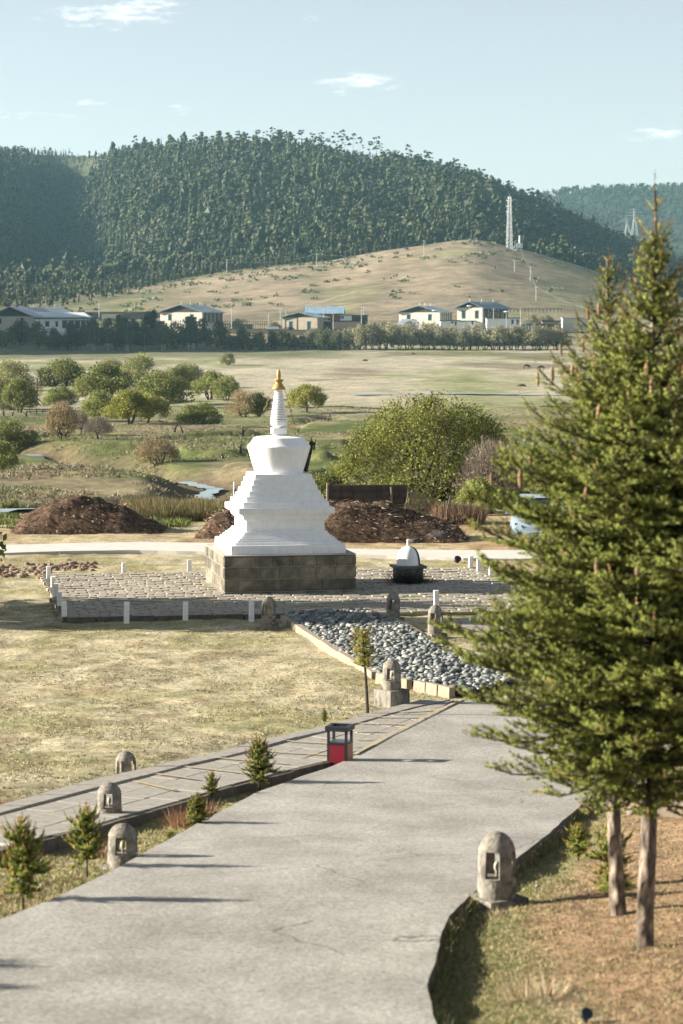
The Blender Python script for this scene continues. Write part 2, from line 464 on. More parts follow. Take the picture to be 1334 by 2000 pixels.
M['yellow'] = simple('worn_yellow_paint', (.40, .31, .17), .85, .18, 30, dirt=((.28, .25, .21), 5, .47))
M['lantern'] = simple('rough_concrete', (.22, .20, .17), .95, .38, 16, bmp=1.0, bdist=.02, dirt=((.085, .08, .068), 6, .50))
M['postwhite'] = simple('chipped_white_paint', (.78, .77, .74), .7, .1, 12, dirt=((.35, .33, .29), 14, .62))
M['rubble_mat'] = simple('brown_stone', (.20, .14, .10), .9, .3, 9)
def white_mat():
    m, nt, N, L, b = nodes('whitewash')
    tc = N.new("ShaderNodeTexCoord")
    n = nz(N, L, 5.5, 7, .6, tc=tc); n2 = nz(N, L, 1.6, 6, .6, tc=tc, stretch=(9, 9, .5)); n3 = nz(N, L, 26, 3, .5, tc=tc)
    c = ramp(N, L, n.outputs[0], [(.3, (.76, .77, .78)), (.6, (.84, .845, .85))])
    r2 = ramp(N, L, n2.outputs[0], [(.5, (0, 0, 0)), (.75, (.35, .35, .35))])
    c = mixc(N, L, 'MIX', r2.outputs[0], c.outputs[0], (.55, .54, .50))
    n4 = nz(N, L, 7, 8, .7, tc=tc)
    r3 = ramp(N, L, n4.outputs[0], [(.70, (0, 0, 0)), (.73, (.75, .75, .75))])
    c = mixc(N, L, 'MIX', r3.outputs[0], c.outputs[0], (.30, .27, .23))
    L.new(c.outputs[0], b.inputs['Base Color']); b.inputs['Roughness'].default_value = .8; b.inputs['Specular IOR Level'].default_value = .25
    bp = bump(N, L, b, n3.outputs[0], .25, .006); bump(N, L, b, n.outputs[0], .3, .03, bp)
    return m
M['white'] = white_mat()
M['gold'] = simple('old_gold_paint', (.40, .25, .085), .42, .2, 9, metal=.25, bmp=.15)
def block_mat():
    m, nt, N, L, b = nodes('weathered_stone_block')
    tc = N.new("ShaderNodeTexCoord"); oi = N.new("ShaderNodeObjectInfo")
    n = nz(N, L, 5, 8, .65, tc=tc); n2 = nz(N, L, 1.1, 4, .6, tc=tc)
    r = ramp(N, L, n.outputs[0], [(.3, (.085, .08, .062)), (.5, (.17, .155, .12)), (.72, (.27, .245, .19))])
    rd = ramp(N, L, n2.outputs[0], [(.38, (.5, .5, .5)), (.6, (1.15, 1.1, 1.05))])
    c = mixc(N, L, 'MULTIPLY', 1, r.outputs[0], rd.outputs[0])
    mr = N.new("ShaderNodeMapRange"); mr.inputs[3].default_value = .72; mr.inputs[4].default_value = 1.35; L.new(oi.outputs['Random'], mr.inputs[0])
    s = N.new("ShaderNodeVectorMath"); s.operation = 'SCALE'; L.new(c.outputs[0], s.inputs[0]); L.new(mr.outputs[0], s.inputs['Scale'])
    L.new(s.outputs[0], b.inputs['Base Color']); b.inputs['Roughness'].default_value = .92
    bump(N, L, b, n.outputs[0], .7, .02); return m
M['block'] = block_mat()
M['mortar'] = simple('pale_mortar', (.33, .30, .25), .95, .25, 14, bmp=.4)
M['blackmetal'] = simple('black_metal', (.018, .019, .024), .45, .2, 10, bmp=.05)
M['steel'] = simple('steel_tray', (.12, .14, .15), .4, .2, 10, metal=.6, bmp=.05)
M['redpanel'] = simple('dark_red_panel', (.17, .006, .016), .5, .12, 8, bmp=.03)
M['sidewood'] = simple('brown_panel', (.33, .13, .07), .55, .15, 5, stretch=(8, 8, 1))
M['bark'] = None
def bark_mat(name, lo, hi, sc=22):
    m, nt, N, L, b = nodes(name)
    tc = N.new("ShaderNodeTexCoord")
    n = nz(N, L, sc, 6, .65, tc=tc, stretch=(1, 1, .45)); v = N.new("ShaderNodeTexVoronoi"); v.inputs['Scale'].default_value = sc * .8
    mp = N.new("ShaderNodeMapping"); mp.inputs['Scale'].default_value = (1, 1, .4); L.new(tc.outputs['Object'], mp.inputs[0]); L.new(mp.outputs[0], v.inputs['Vector'])
    r = ramp(N, L, n.outputs[0], [(.33, lo), (.66, hi)])
    rv = ramp(N, L, v.outputs['Distance'], [(.15, (1.1, 1.1, 1.1)), (.62, (.45, .42, .4))])
    c = mixc(N, L, 'MULTIPLY', 1, r.outputs[0], rv.outputs[0])
    L.new(c.outputs[0], b.inputs['Base Color']); b.inputs['Roughness'].default_value = .95
    bump(N, L, b, v.outputs['Distance'], 1.0, .05); return m
M['bark'] = bark_mat('spruce_bark', (.05, .036, .028), (.40, .33, .26), 18)
M['darkbark'] = simple('dark_bark', (.05, .04, .032), .95, .3, 10)
M['birch'] = simple('pale_birch_bark', (.34, .33, .31), .8, .2, 3)
M['needle'] = foliage('spruce_needles', trans=.12)
M['leaf'] = foliage('willow_leaves', trans=.3)
M['pineleaf'] = foliage('pine_foliage', trans=.1)
M['twig'] = foliage('dry_twigs', trans=.1)
M['conem'] = simple('spruce_cone', (.25, .15, .09), .7, .3, 60, bmp=.8, bdist=.01)
M['wood'] = simple('grey_timber', (.17, .14, .11), .9, .3, 3, stretch=(6, 6, 1))
M['darkwood'] = simple('charred_wood', (.035, .026, .02), .9, .4, 4)
M['pebble'] = None
def pebble_mat():
    m, nt, N, L, b = nodes('river_stone')
    a = N.new("ShaderNodeAttribute"); a.attribute_name = 'col'; oi = N.new("ShaderNodeObjectInfo")
    r = ramp(N, L, oi.outputs['Random'], [(0, (.08, .095, .095)), (.3, (.16, .17, .165)), (.55, (.12, .135, .13)), (.75, (.24, .24, .225)), (1, (.35, .33, .29))])
    r.color_ramp.interpolation = 'LINEAR'
    n = nz(N, L, 9, 5, .6); rr = ramp(N, L, n.outputs[0], [(.3, (.8, .8, .8)), (.7, (1.15, 1.15, 1.15))])
    c = mixc(N, L, 'MULTIPLY', 1, r.outputs[0], a.outputs['Color']); c = mixc(N, L, 'MULTIPLY', 1, c.outputs[0], rr.outputs[0])
    L.new(c.outputs[0], b.inputs['Base Color']); b.inputs['Roughness'].default_value = .7; return m
M['pebble'] = pebble_mat()
M['paver'] = None
def paver_mat():
    m, nt, N, L, b = nodes('plaza_paver')
    oi = N.new("ShaderNodeObjectInfo"); tc = N.new("ShaderNodeTexCoord")
    n = nz(N, L, 3, 6, .6, tc=tc); n2 = nz(N, L, 28, 4, .6, tc=tc)
    r = ramp(N, L, n.outputs[0], [(.3, (.215, .188, .15)), (.65, (.32, .285, .23))])
    r2 = ramp(N, L, n2.outputs[0], [(.3, (.8, .8, .8)), (.7, (1.15, 1.15, 1.15))])
    c = mixc(N, L, 'MULTIPLY', 1, r.outputs[0], r2.outputs[0])
    mr = N.new("ShaderNodeMapRange"); mr.inputs[3].default_value = .85; mr.inputs[4].default_value = 1.15; L.new(oi.outputs['Random'], mr.inputs[0])
    s = N.new("ShaderNodeVectorMath"); s.operation = 'SCALE'; L.new(c.outputs[0], s.inputs[0]); L.new(mr.outputs[0], s.inputs['Scale'])
    L.new(s.outputs[0], b.inputs['Base Color']); b.inputs['Roughness'].default_value = .9
    bump(N, L, b, n2.outputs[0], .4, .01); return m
M['paver'] = paver_mat()
M['housewall'] = simple('cream_plaster', (.58, .54, .47), .9, .1, .6, bmp=.1)
M['housewhite'] = simple('white_plaster', (.74, .75, .76), .9, .06, .6, bmp=.1)
M['mud'] = simple('mud_wall', (.36, .31, .25), .95, .15, .6)
M['roofblue'] = simple('blue_metal_roof', (.17, .23, .29), .5, .2, .5, metal=.1, bmp=.1)
M['roofgrey'] = simple('grey_metal_roof', (.40, .44, .48), .5, .12, .5, metal=.1, bmp=.1)
M['roofbright'] = simple('pale_metal_roof', (.62, .68, .70), .5, .1, .5, bmp=.1)
M['gable'] = simple('dark_gable_timber', (.055, .045, .035), .9, .3, 1)
M['brownwall'] = simple('brown_timber', (.15, .08, .045), .85, .3, 1.5)
M['winglass'] = simple('dark_window', (.03, .045, .055), .25, .2, 1, bmp=0)
M['galv'] = simple('galvanised_steel', (.62, .64, .65), .5, .1, 1, metal=.1, bmp=0)
M['polemat'] = simple('pale_concrete_pole', (.50, .50, .48), .85, .1, 2, bmp=0)
M['wire'] = simple('wire', (.30, .32, .33), .6, 0.05, 1, bmp=0)
M['teal'] = simple('teal_trim', (.05, .14, .14), .7, .15, 1)
def water_mat():
    m, nt, N, L, b = nodes('stream_water')
    b.inputs['Base Color'].default_value = (.30, .36, .38, 1); b.inputs['Roughness'].default_value = .28; b.inputs['Specular IOR Level'].default_value = .8
    n = nz(N, L, 3.0, 4, .5); bump(N, L, b, n.outputs[0], .25, .05); return m
M['water'] = water_mat()
def soil_mat(name, c1, c2, c3, sc=5):
    m, nt, N, L, b = nodes(name)
    tc = N.new("ShaderNodeTexCoord"); n = nz(N, L, sc, 9, .72, tc=tc); n2 = nz(N, L, sc * .25, 4, .5, tc=tc)
    r = ramp(N, L, n.outputs[0], [(.33, c1), (.5, c2), (.68, c3)]); r2 = ramp(N, L, n2.outputs[0], [(.35, (.7, .7, .7)), (.65, (1.25, 1.2, 1.15))])
    c = mixc(N, L, 'MULTIPLY', 1, r.outputs[0], r2.outputs[0])
    L.new(c.outputs[0], b.inputs['Base Color']); b.inputs['Roughness'].default_value = .97; b.inputs['Specular IOR Level'].default_value = .1
    bump(N, L, b, n.outputs[0], 1.0, .12); return m
M['heap'] = soil_mat('brown_litter', (.035, .022, .016), (.10, .066, .045), (.20, .14, .095), 7)
M['burnt'] = simple('soot_black', (.012, .012, .012), .95, .4, 10)
# ---------------------------------------------------------------- the land itself
def mixv(a, b, t): return a + (b - a) * np.asarray(t)[..., None]
def C3(*c): return np.array(c, float)
STRAW, STRAW2, GREEN, DGREEN = C3(.44, .39, .28), C3(.36, .315, .21), C3(.24, .235, .105), C3(.075, .11, .035)
DIRT, MULCH, TAN, PINK = C3(.20, .145, .09), C3(.30, .205, .13), C3(.37, .29, .20), C3(.42, .36, .28)
def land_colour(X, Y):
    up = 667 + F * X / Y
    z = H(X, Y, False); v = 640 - F * z / Y
    n1 = fbm(X / 1.6, Y / 2.2, 4, 61); n2 = fbm(X / .5, Y / .7, 3, 71); n3 = fbm(X / 6, Y / 9, 3, 81)
    c = mixv(mixv(STRAW, STRAW2, sst(.4, .6, n2)), GREEN, .55 * sst(.48, .66, n1))
    c = mixv(c, DIRT, .5 * sst(.62, .74, n2))
    rl, rr, pn, po = X_(cRL, Y), X_(cRR, Y), X_(cPN, Y), X_(cPO, Y)
    gap = (X > pn - .1) & (X < rl + .1) & (Y < 38)
    g = mixv(mixv(STRAW, GREEN, .35 + .5 * sst(.4, .6, n2)), DIRT, .6 * sst(.52, .62, n1))
    c = np.where(gap[..., None], g, c)
    d = X - rr
    rt = (d > -.1) & (Y < 46)
    g = mixv(mixv(GREEN * .8, STRAW * .9, np.clip(.15 + .9 * sst(.3, 1.6, d), 0, .85)), MULCH, sst(.35, .95, d + 1.5 * (n1 - .5)) * sst(.32, .5, n3 + .14 + .25 * sst(27, 19, Y)))
    g = mixv(g, DIRT * .6, .45 * sst(.6, .72, n2))
    c = np.where(rt[..., None], g, c)
    # beyond the plaza: sandy verge and bare soil
    ver = sst(66, 72, Y) * (1 - sst(96, 100, Y))
    c = mixv(c, mixv(C3(.38, .30, .19), C3(.30, .2, .12), sst(.42, .6, n1)), ver * sst(.35, .6, n3 + .3 * sst(880, 960, up)) * .85)
    # valley floor
    vf = sst(100, 108, Y)
    m1 = fbm(X / 7, Y / 16, 4, 91); m2 = fbm(X / 2, Y / 4, 3, 95); m3 = fbm(X / 22, Y / 95, 4, 97)
    nearv = mixv(mixv(C3(.14, .15, .06), C3(.09, .115, .04), sst(.4, .6, m2)), C3(.22, .19, .12), sst(.44, .62, m1))
    nearv = mixv(nearv, C3(.16, .12, .085), .75 * sst(.62, .72, m2 * .5 + m1 * .5))
    farv = mixv(mixv(C3(.37, .335, .265), C3(.25, .255, .145), sst(.50, .64, m3)), C3(.19, .19, .10), .7 * sst(.62, .70, m3))
    farv = mixv(farv, C3(.14, .12, .08), .7 * sst(.63, .69, fbm(X / 30 + 9, Y / 60, 3, 99)))
    fv = sst(245, 330, Y + 60 * (m3 - .5))
    val = mixv(nearv, farv, fv)
    val = mixv(val, C3(.12, .13, .07), .8 * sst(640, 700, Y) * (1 - .8 * sst(600, 760, up)))  # shaded band below the tree belt on the left, painted as darker green
    rivd = np.minimum.reduce([seg_dist(X, Y, r) for r in RIVW[:3]]) if np.any(Y > 100) else np.full(X.shape, 99.)
    val = mixv(val, C3(.13, .10, .07), (1 - sst(1.5, 4.8, rivd + 2 * (m2 - .5))) * .85)
    c = mixv(c, val, vf)
    # village shelf and bare hill
    h1_, h2_ = fbm(X / 30, Y / 60, 4, 101), fbm(X / 6, Y / 14, 3, 103)
    hill = mixv(mixv(C3(.245, .20, .15), C3(.195, .16, .12), sst(.4, .6, h1_)), C3(.22, .21, .115), .6 * sst(.56, .66, h1_) + .35 * sst(.6, .7, h2_))
    hill = mixv(hill, C3(.20, .19, .11), .6 * sst(1000, 1100, up + 80 * (h1_ - .5)))
    band = np.sin((v + 14 * h1_ + 0.012 * up) * 1.05)
    hill = mixv(hill, C3(.15, .125, .085), .6 * sst(.45, .95, band) * sst(.45, .6, h2_))
    hill = mixv(hill, C3(.38, .31, .23), .5 * (np.abs(v - 600 + (up - 600) * .27 + 6 * h1_) < 1.6) * (up > 560) * (up < 700))
    shelf = mixv(C3(.20, .18, .12), C3(.28, .235, .15), sst(.4, .6, h1_))
    c = mixv(c, shelf, sst(780, 815, Y)); c = mixv(c, hill, sst(890, 935, Y))
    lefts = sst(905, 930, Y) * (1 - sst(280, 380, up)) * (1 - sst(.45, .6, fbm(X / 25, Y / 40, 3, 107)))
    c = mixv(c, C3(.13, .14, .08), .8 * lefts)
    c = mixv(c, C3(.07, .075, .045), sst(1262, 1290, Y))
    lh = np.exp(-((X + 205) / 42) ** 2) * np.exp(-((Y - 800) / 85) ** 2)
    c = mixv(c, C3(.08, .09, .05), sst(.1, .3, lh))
    return c
def fan(name, cols, rows, mat):
    cu, dd = np.meshgrid(np.array(cols), np.array(rows))
    X = (cu - 667) * dd / F; Y = dd
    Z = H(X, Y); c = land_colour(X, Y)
    V = np.stack([X, Y, Z], -1).reshape(-1, 3); nr, nc = X.shape
    i = np.arange(nr - 1)[:, None] * nc + np.arange(nc - 1)[None, :]
    Fq = np.stack([i, i + 1, i + 1 + nc, i + nc], -1).reshape(-1, 4)
    o = mk(name, V, Fq, mat, col=c.reshape(-1, 3), smooth=True); tag(o, kind='structure'); return o
cols_n = list(range(-12000, -1500, 1500)) + list(range(-1500, -60, 60)) + list(range(-60, 1400, 6)) + list(range(1400, 3000, 60)) + list(range(3000, 13001, 1500))
def grow(a, b, k):
    r = [a]
    while r[-1] * k < b: r.append(r[-1] * k)
    r.append(b); return r
rows_n = grow(1.0, 12, 1.12)[:-1] + grow(12, 46, 1.0042)[:-1] + grow(46, 110, 1.0046)
fan('ground', cols_n, rows_n, M['ground'])
cols_f = list(range(-2400, -300, 100)) + list(range(-300, 1640, 10)) + list(range(1640, 3800, 100))
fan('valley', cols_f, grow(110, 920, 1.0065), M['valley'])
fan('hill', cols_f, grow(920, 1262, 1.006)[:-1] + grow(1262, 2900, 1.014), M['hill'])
# far ridge behind the saddle
FRX = [-2500, 400, 900, 1010, 1060, 1110, 1200, 1334, 1700, 4000]; FRY = [560, 470, 420, 395, 380, 373, 369, 368, 372, 420]
def HF(u, D):
    t = np.clip((D - 2950) / 900, 0, 1.3); top = (640 - np.interp(u, FRX, FRY)) * 3850 / F
    w = 1 + .10 * (fbm(u / 70, D / 160, 3, 55) - .5) * sst(0, .2, t) * sst(1.05, .8, t)
    return (np.where(t < 1, 1 - np.clip(1 - t, 0, 1) ** 1.4, 1 - (t - 1) * .6)) * top * w - 5
cu, dd = np.meshgrid(np.linspace(-1900, 3200, 160), np.linspace(2900, 4100, 40))
Vf = np.stack([(cu - 667) * dd / F, dd, HF(cu, dd)], -1).reshape(-1, 3)
ii = np.arange(39)[:, None] * 160 + np.arange(159)[None, :]
tag(mk('far_hills', Vf, np.stack([ii, ii + 1, ii + 161, ii + 160], -1).reshape(-1, 4), M['hill'], col=np.tile([.06, .07, .045], (len(Vf), 1)), smooth=True), kind='structure')
# base sheet to the horizon
tag(mk('ground_sheet', [(-2600, -90, -14), (2600, -90, -14), (2600, 4290, -14), (-2600, 4290, -14)], [(0, 1, 2, 3)], M['hill'], col=np.tile([.12, .12, .07], (4, 1))), kind='structure')

# ---------------------------------------------------------------- road and path, as slabs with real edges
M['skirt'] = simple('mossy_edge_with_shade', (.10, .085, .065), .97, .5, 9, bmp=.8, bdist=.03)  # soil and moss tone, darkened further to carry the shade of the side faces
def strip(name, fl, fr, ys, mat, dz=0.0, n=10, depth=.55, jl=0, jr=0, parent=None):
    V = []; Fc = []; m = n + 1
    for y in ys:
        a, b = fl(y), fr(y)
        a += jl * (fbm(np.array([y * 2.3]), np.array([3.]), 3, 5)[0] - .5); b += jr * (fbm(np.array([y * 2.3]), np.array([9.]), 3, 6)[0] - .5)
        for k in range(m): V.append((a + (b - a) * k / n, y, float(S0(y)) + dz))
    for j in range(len(ys) - 1):
        for k in range(n): Fc.append((j * m + k, j * m + k + 1, (j + 1) * m + k + 1, (j + 1) * m + k))
    top = len(V)
    for j, y in enumerate(ys):
        V.append((V[j * m][0], y, V[j * m][2] - depth)); V.append((V[j * m + n][0], y, V[j * m + n][2] - depth))
    for j in range(len(ys) - 1):
        Fc.append((j * m, (j + 1) * m, top + 2 * j + 2, top + 2 * j)); Fc.append((j * m + n, top + 2 * j + 1, top + 2 * j + 3, (j + 1) * m + n))
    e = len(ys) - 1
    Fc.append(tuple([top] + list(range(0, m)) + [top + 1])); Fc.append(tuple([top + 2 * e + 1] + [e * m + k for k in range(n, -1, -1)] + [top + 2 * e]))
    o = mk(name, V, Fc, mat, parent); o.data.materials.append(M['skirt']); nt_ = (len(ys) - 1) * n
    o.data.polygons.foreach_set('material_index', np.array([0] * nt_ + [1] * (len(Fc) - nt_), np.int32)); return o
YE = on_s0(905, 1366)[1]
ys = list(np.arange(5, YE, .22)) + [YE]
endRR = [float(X_(cRR, y)) for y in (YE,)][0]
def rrx(y):
    v = float(X_(cRR, y)); y0 = on_s0(1290, 1470)[1]
    if y > y0: v = on_s0(1290, 1470)[0] + (y - y0) * 1.1
    return v
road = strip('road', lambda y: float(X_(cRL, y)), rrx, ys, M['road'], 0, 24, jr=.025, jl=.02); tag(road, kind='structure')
# the road bends away to the right behind the spruces
def yfar(x):
    return YE + .30 * (x - on_s0(905, 1366)[0])
V = []; Fc = []
x0 = on_s0(905, 1366)[0]
xs = np.linspace(x0, x0 + 16, 30)
for x in xs:
    ya, yb = YE + .002, yfar(x) + .01
    V += [(x, ya, float(S0(ya)) ), (x, yb, float(S0(yb)))]
for i in range(len(xs) - 1): Fc.append((2 * i, 2 * i + 2, 2 * i + 3, 2 * i + 1))
tag(mk('road_bend', V, Fc, M['road']), kind='structure')
ys2 = np.arange(12, YE - .02, .25)
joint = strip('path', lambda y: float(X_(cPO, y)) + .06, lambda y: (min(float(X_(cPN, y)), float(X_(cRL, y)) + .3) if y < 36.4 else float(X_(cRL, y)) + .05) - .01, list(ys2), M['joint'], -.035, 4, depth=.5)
tag(joint, kind='structure')
def inv(c, x):      # depth on a curve where it reaches X=x (curves run monotonic)
    return float(np.interp(x, c[1], c[0]))
# stone slabs of the walk and its kerb band, laid along the walk
def quad_slab(name, q, z0, th, mat, parent, inset=.012, tilt=0.0):
    cx = sum(p[0] for p in q) / 4; cy = sum(p[1] for p in q) / 4
    P = []
    for (x, y) in q:
        dx, dy = x - cx, y - cy; l = math.hypot(dx, dy); k = 1 - inset * 1.4 / l
        P.append((cx + dx * k, cy + dy * k))
    cz = float(S0(cy)) + z0; V = []
    for (x, y) in P: V.append((x - cx, y - cy, float(S0(y)) + z0 - cz + tilt * (x - cx) - .008))
    for (x, y) in P: V.append(((x - cx) * .985, (y - cy) * .985, float(S0(y)) + z0 - cz + tilt * (x - cx)))
    for (x, y) in P: V.append((x - cx, y - cy, float(S0(y)) + z0 - cz - th))
    o = mk(name, V, [(4, 5, 6, 7)] + [(k, (k + 1) % 4, 4 + (k + 1) % 4, 4 + k) for k in range(4)] + [(8 + k, 8 + (k + 1) % 4, (k + 1) % 4, k) for k in range(4)], mat, parent, loc=(cx, cy, cz))
    return o
def along(cA, cB, fa, fb, s0, s1):
    """quad between fractions fa..fb of the way from curve A to B, from depth s0 to s1"""
    def p(f, y): return (float(X_(cA, y)) * (1 - f) + float(X_(cB, y)) * f, y)
    return [p(fa, s0), p(fb, s0), p(fb, s1), p(fa, s1)]
# walk direction is oblique: shear rows so the joints lie across the walk
def sheared(cA, cB, fa, fb, s0, s1, sh):
    def p(f, y):
        yy = y - sh * f
        return (float(X_(cA, yy)) * (1 - f) + float(X_(cB, yy)) * f, yy)
    return [p(fa, s0), p(fb, s0), p(fb, s1), p(fa, s1)]
y = 27.0; k = 0
cPN2 = (cPN[0], [min(a, float(X_(cRL, b)) + .25) for a, b in zip(cPN[1], cPN[0])])
PN3 = ([*np.arange(12, 46, .25)], [min(float(X_(cPN, b)) if b < 36.4 else 1e9, float(X_(cRL, b))) for b in np.arange(12, 46, .25)])
while y < YE - .3:
    y1 = min(y + random.uniform(1.15, 1.35), YE - .05)
    quad_slab('kerb_slab', sheared(cPO, cPJ, 0, .93, y, y1, .0), .012 + random.uniform(-.006, .006), .25, M['slab'], joint)
    y = y1
rowf = [(.035, .35), (.35, .68), (.68, 1.0)]
for ri, (fa, fb) in enumerate(rowf):
    y = 24.5 + .5 * ri
    while y < YE - .9:
        y1 = y + random.uniform(.85, 1.1)
        if y1 > YE - .5: break
        quad_slab('slab', sheared(cPJ, PN3, fa, fb, y + 1.0, y1 + 1.0 if y1 + 1.0 < YE else YE, 1.0), -.008 + random.uniform(-.003, .003), .3, M['slab'], joint, .004)
        y = y1
# kerb stones that hold the walk above the grass strip
y = 22.0
while y < 36.6:
    y1 = min(y + random.uniform(.8, 1.1), 36.9)
    q = [(float(X_(cPN, y)) - .02, y), (float(X_(cPN, y)) + .10, y), (float(X_(cPN, y1)) + .10, y1), (float(X_(cPN, y1)) - .02, y1)]
    if q[1][0] < X_(cRL, y) + .08: quad_slab('kerb_stone', q, -.02 + random.uniform(-.008, .008), .42, M['kerbside'], joint, .004)
    y = y1
# worn yellow lines on the walk and along the road
def ribbon(pts, w, dz):
    V = []; Fc = []
    P = [on_s0(*p) for p in pts]
    Q = []
    for a, b in zip(P[:-1], P[1:]):
        for t in np.linspace(0, 1, 6)[:-1]: Q.append((a[0] + (b[0] - a[0]) * t, a[1] + (b[1] - a[1]) * t))
    Q.append(P[-1])
    for i, p in enumerate(Q):
        a, b = Q[max(i - 1, 0)], Q[min(i + 1, len(Q) - 1)]; dx, dy = b[0] - a[0], b[1] - a[1]; l = math.hypot(dx, dy)
        for s in (-1, 1):
            x, y = p[0] - dy / l * w / 2 * s, p[1] + dx / l * w / 2 * s; V.append((x, y, float(S0(y)) + dz))
    for i in range(len(Q) - 1): Fc.append((2 * i, 2 * i + 1, 2 * i + 3, 2 * i + 2))
    return V, Fc
mk_v = []; mk_f = []
lines = [[(262, 1527), (340, 1546)], [(305, 1513), (385, 1524)], [(362, 1499), (470, 1511)], [(425, 1482), (560, 1494)], [(490, 1467), (640, 1476)], [(560, 1449), (640, 1453)],
         [(690, 1430), (745, 1430)], [(690, 1446), (722, 1446)], [(700, 1414), (790, 1416)], [(735, 1402), (825, 1402)], [(780, 1392), (860, 1387)], [(690, 1460), (708, 1459)]]
for l in lines:
    V, Fc = ribbon(l, .075, .018); b = len(mk_v); mk_v += V; mk_f += [tuple(i + b for i in f) for f in Fc]
o = mk('painted_line', mk_v, mk_f, M['yellow'], joint)
V, Fc = ribbon([(692, 1475), (760, 1437), (830, 1402), (903, 1367)], .075, .02); mk('edge_line', V, Fc, M['yellow'], road)
# cross road behind the stupa
V = []; Fc = []
CX = [-400, 0, 120, 260, 430, 700, 900, 1100, 1334, 1800]
CT = [1074, 1070, 1067, 1064, 1066, 1078, 1080, 1080, 1082, 1086]; CB = [1090, 1086, 1082, 1080, 1084, 1089, 1096, 1098, 1100, 1104]
for x in np.linspace(-400, 1800, 60):
    a = on_s0(x, np.interp(x, CX, CT)); b = on_s0(x, np.interp(x, CX, CB))
    for p in (a, b): V.append((p[0], p[1], float(S0(p[1])) + .09))
    V.append((b[0], b[1] - .01, float(S0(b[1])) - .3))
for i in range(59):
    Fc.append((3 * i, 3 * i + 1, 3 * i + 4, 3 * i + 3)); Fc.append((3 * i + 1, 3 * i + 2, 3 * i + 5, 3 * i + 4))
M['lane'] = simple('pale_concrete_lane', (.50, .48, .44), .9, .10, 2.5, bmp=.2)
tag(mk('lane', V, Fc, M['lane']), kind='structure')
# paved aprons on the right, seen between the spruce boughs
V = []
for (u, v) in ((880, 1222), (935, 1202), (1334, 1215), (1334, 1262), (960, 1243)):
    x, yy = on_s0(u, v); V.append((x, yy, float(S0(yy)) + .03))
tag(mk('paved_apron', V, [(0, 1, 2, 3, 4)], M['slab']), kind='structure')

# ---------------------------------------------------------------- plaza
PO_ = on_s0(133, 1212); PA = R(9.5)
def plz(a, b): return (PO_[0] + a * math.cos(PA) - b * math.sin(PA), PO_[1] + a * math.sin(PA) + b * math.cos(PA))
PWID, PDEP = 12.6, 11.6
zp = float(S0(PO_[1])) - 0.02
PZ = lambda y: float(S0(y)) + .06
pl = empty('plaza', (0, 0, 0), kind='structure')
mb = MB()
V = []; Fc = []
for b_ in np.linspace(0, PDEP, 20):
    for a_ in np.linspace(0, PWID, 16):
        x, y = plz(a_, b_); V.append((x, y, PZ(y) - .024))
n = len(V)
for j in range(19):
    for i in range(15): Fc.append((j * 16 + i, j * 16 + i + 1, (j + 1) * 16 + i + 1, (j + 1) * 16 + i))
ring = [j for j in range(16)] + [15 + 16 * j for j in range(1, 20)] + [19 * 16 + i for i in range(14, -1, -1)] + [16 * j for j in range(18, 0, -1)]
for k in ring: V.append((V[k][0], V[k][1], V[k][2] - .5))
for k in range(len(ring)):
    k2 = (k + 1) % len(ring); Fc.append((ring[k2], ring[k], n + k, n + k2))
M['plazaearth'] = simple('grassy_joint', (.21, .205, .085), .95, .35, 6, bmp=.5)
mk('bedding', V, Fc, M['plazaearth'], pl)
# pavers
def paver_v(L_, W_, jit):
    r = RNG.normal(0, jit, (4, 2)); x, y = L_ / 2, W_ / 2; q = np.array([(-x, -y), (x, -y), (x, y), (-x, y)]) + r
    V = [(a, b, 0.0) for a, b in q] + [(a * .96, b * .94, .012) for a, b in q] + [(a, b, -.08) for a, b in q]
    return V, [(4, 5, 6, 7)] + [(k, (k + 1) % 4, 4 + (k + 1) % 4, 4 + k) for k in range(4)] + [(8 + k, 8 + (k + 1) % 4, (k + 1) % 4, k) for k in range(4)]
pv_meshes = []
PL_, PW_ = .50, .30
for k in range(6):
    V, Fc = paver_v(PL_ - .065, PW_ - .04, .010); pv_meshes.append((make_mesh('paver', V, Fc, M['paver']), V, Fc))
cnt = 0; sv = []; sf = []
for j in range(int(PDEP / PW_)):
    off = (j % 2) * PL_ / 2 + random.uniform(-.05, .05)
    for i in range(int(PWID / PL_) + 1):
        a_ = i * PL_ + off + .05; b_ = j * PW_ + PW_ / 2 + .02
        if a_ > PWID - .2: continue
        x, y = plz(a_, b_); z = PZ(y) - .012 + random.uniform(-.012, .010)
        u = 667 + F * x / y
        if u < 60 or u > 1180: continue
        if random.random() < .03: continue
        me, V, Fc = random.choice(pv_meshes)
        rot = PA + random.uniform(-.02, .02); tl = random.uniform(-.02, .02)
        ins = (3.4 < a_ - 0 < 7.4) and (2.2 < b_ < 6)
        if cnt < 297 and not ins and u < 1000:
            o = link('paver', me, pl, (x, y, z)); o.rotation_euler = (tl, random.uniform(-.01, .01), rot); cnt += 1
        else:
            Mx = Matrix.Translation((x, y, z)) @ Matrix.Rotation(rot, 4, 'Z') @ Matrix.Rotation(tl, 4, 'X')
            bse = len(sv); sv += [tuple(Mx @ Vector(p)) for p in V]; sf += [tuple(q + bse for q in f) for f in Fc]
tag(mk('pavers', sv, sf, M['paver'], pl), kind='stuff')
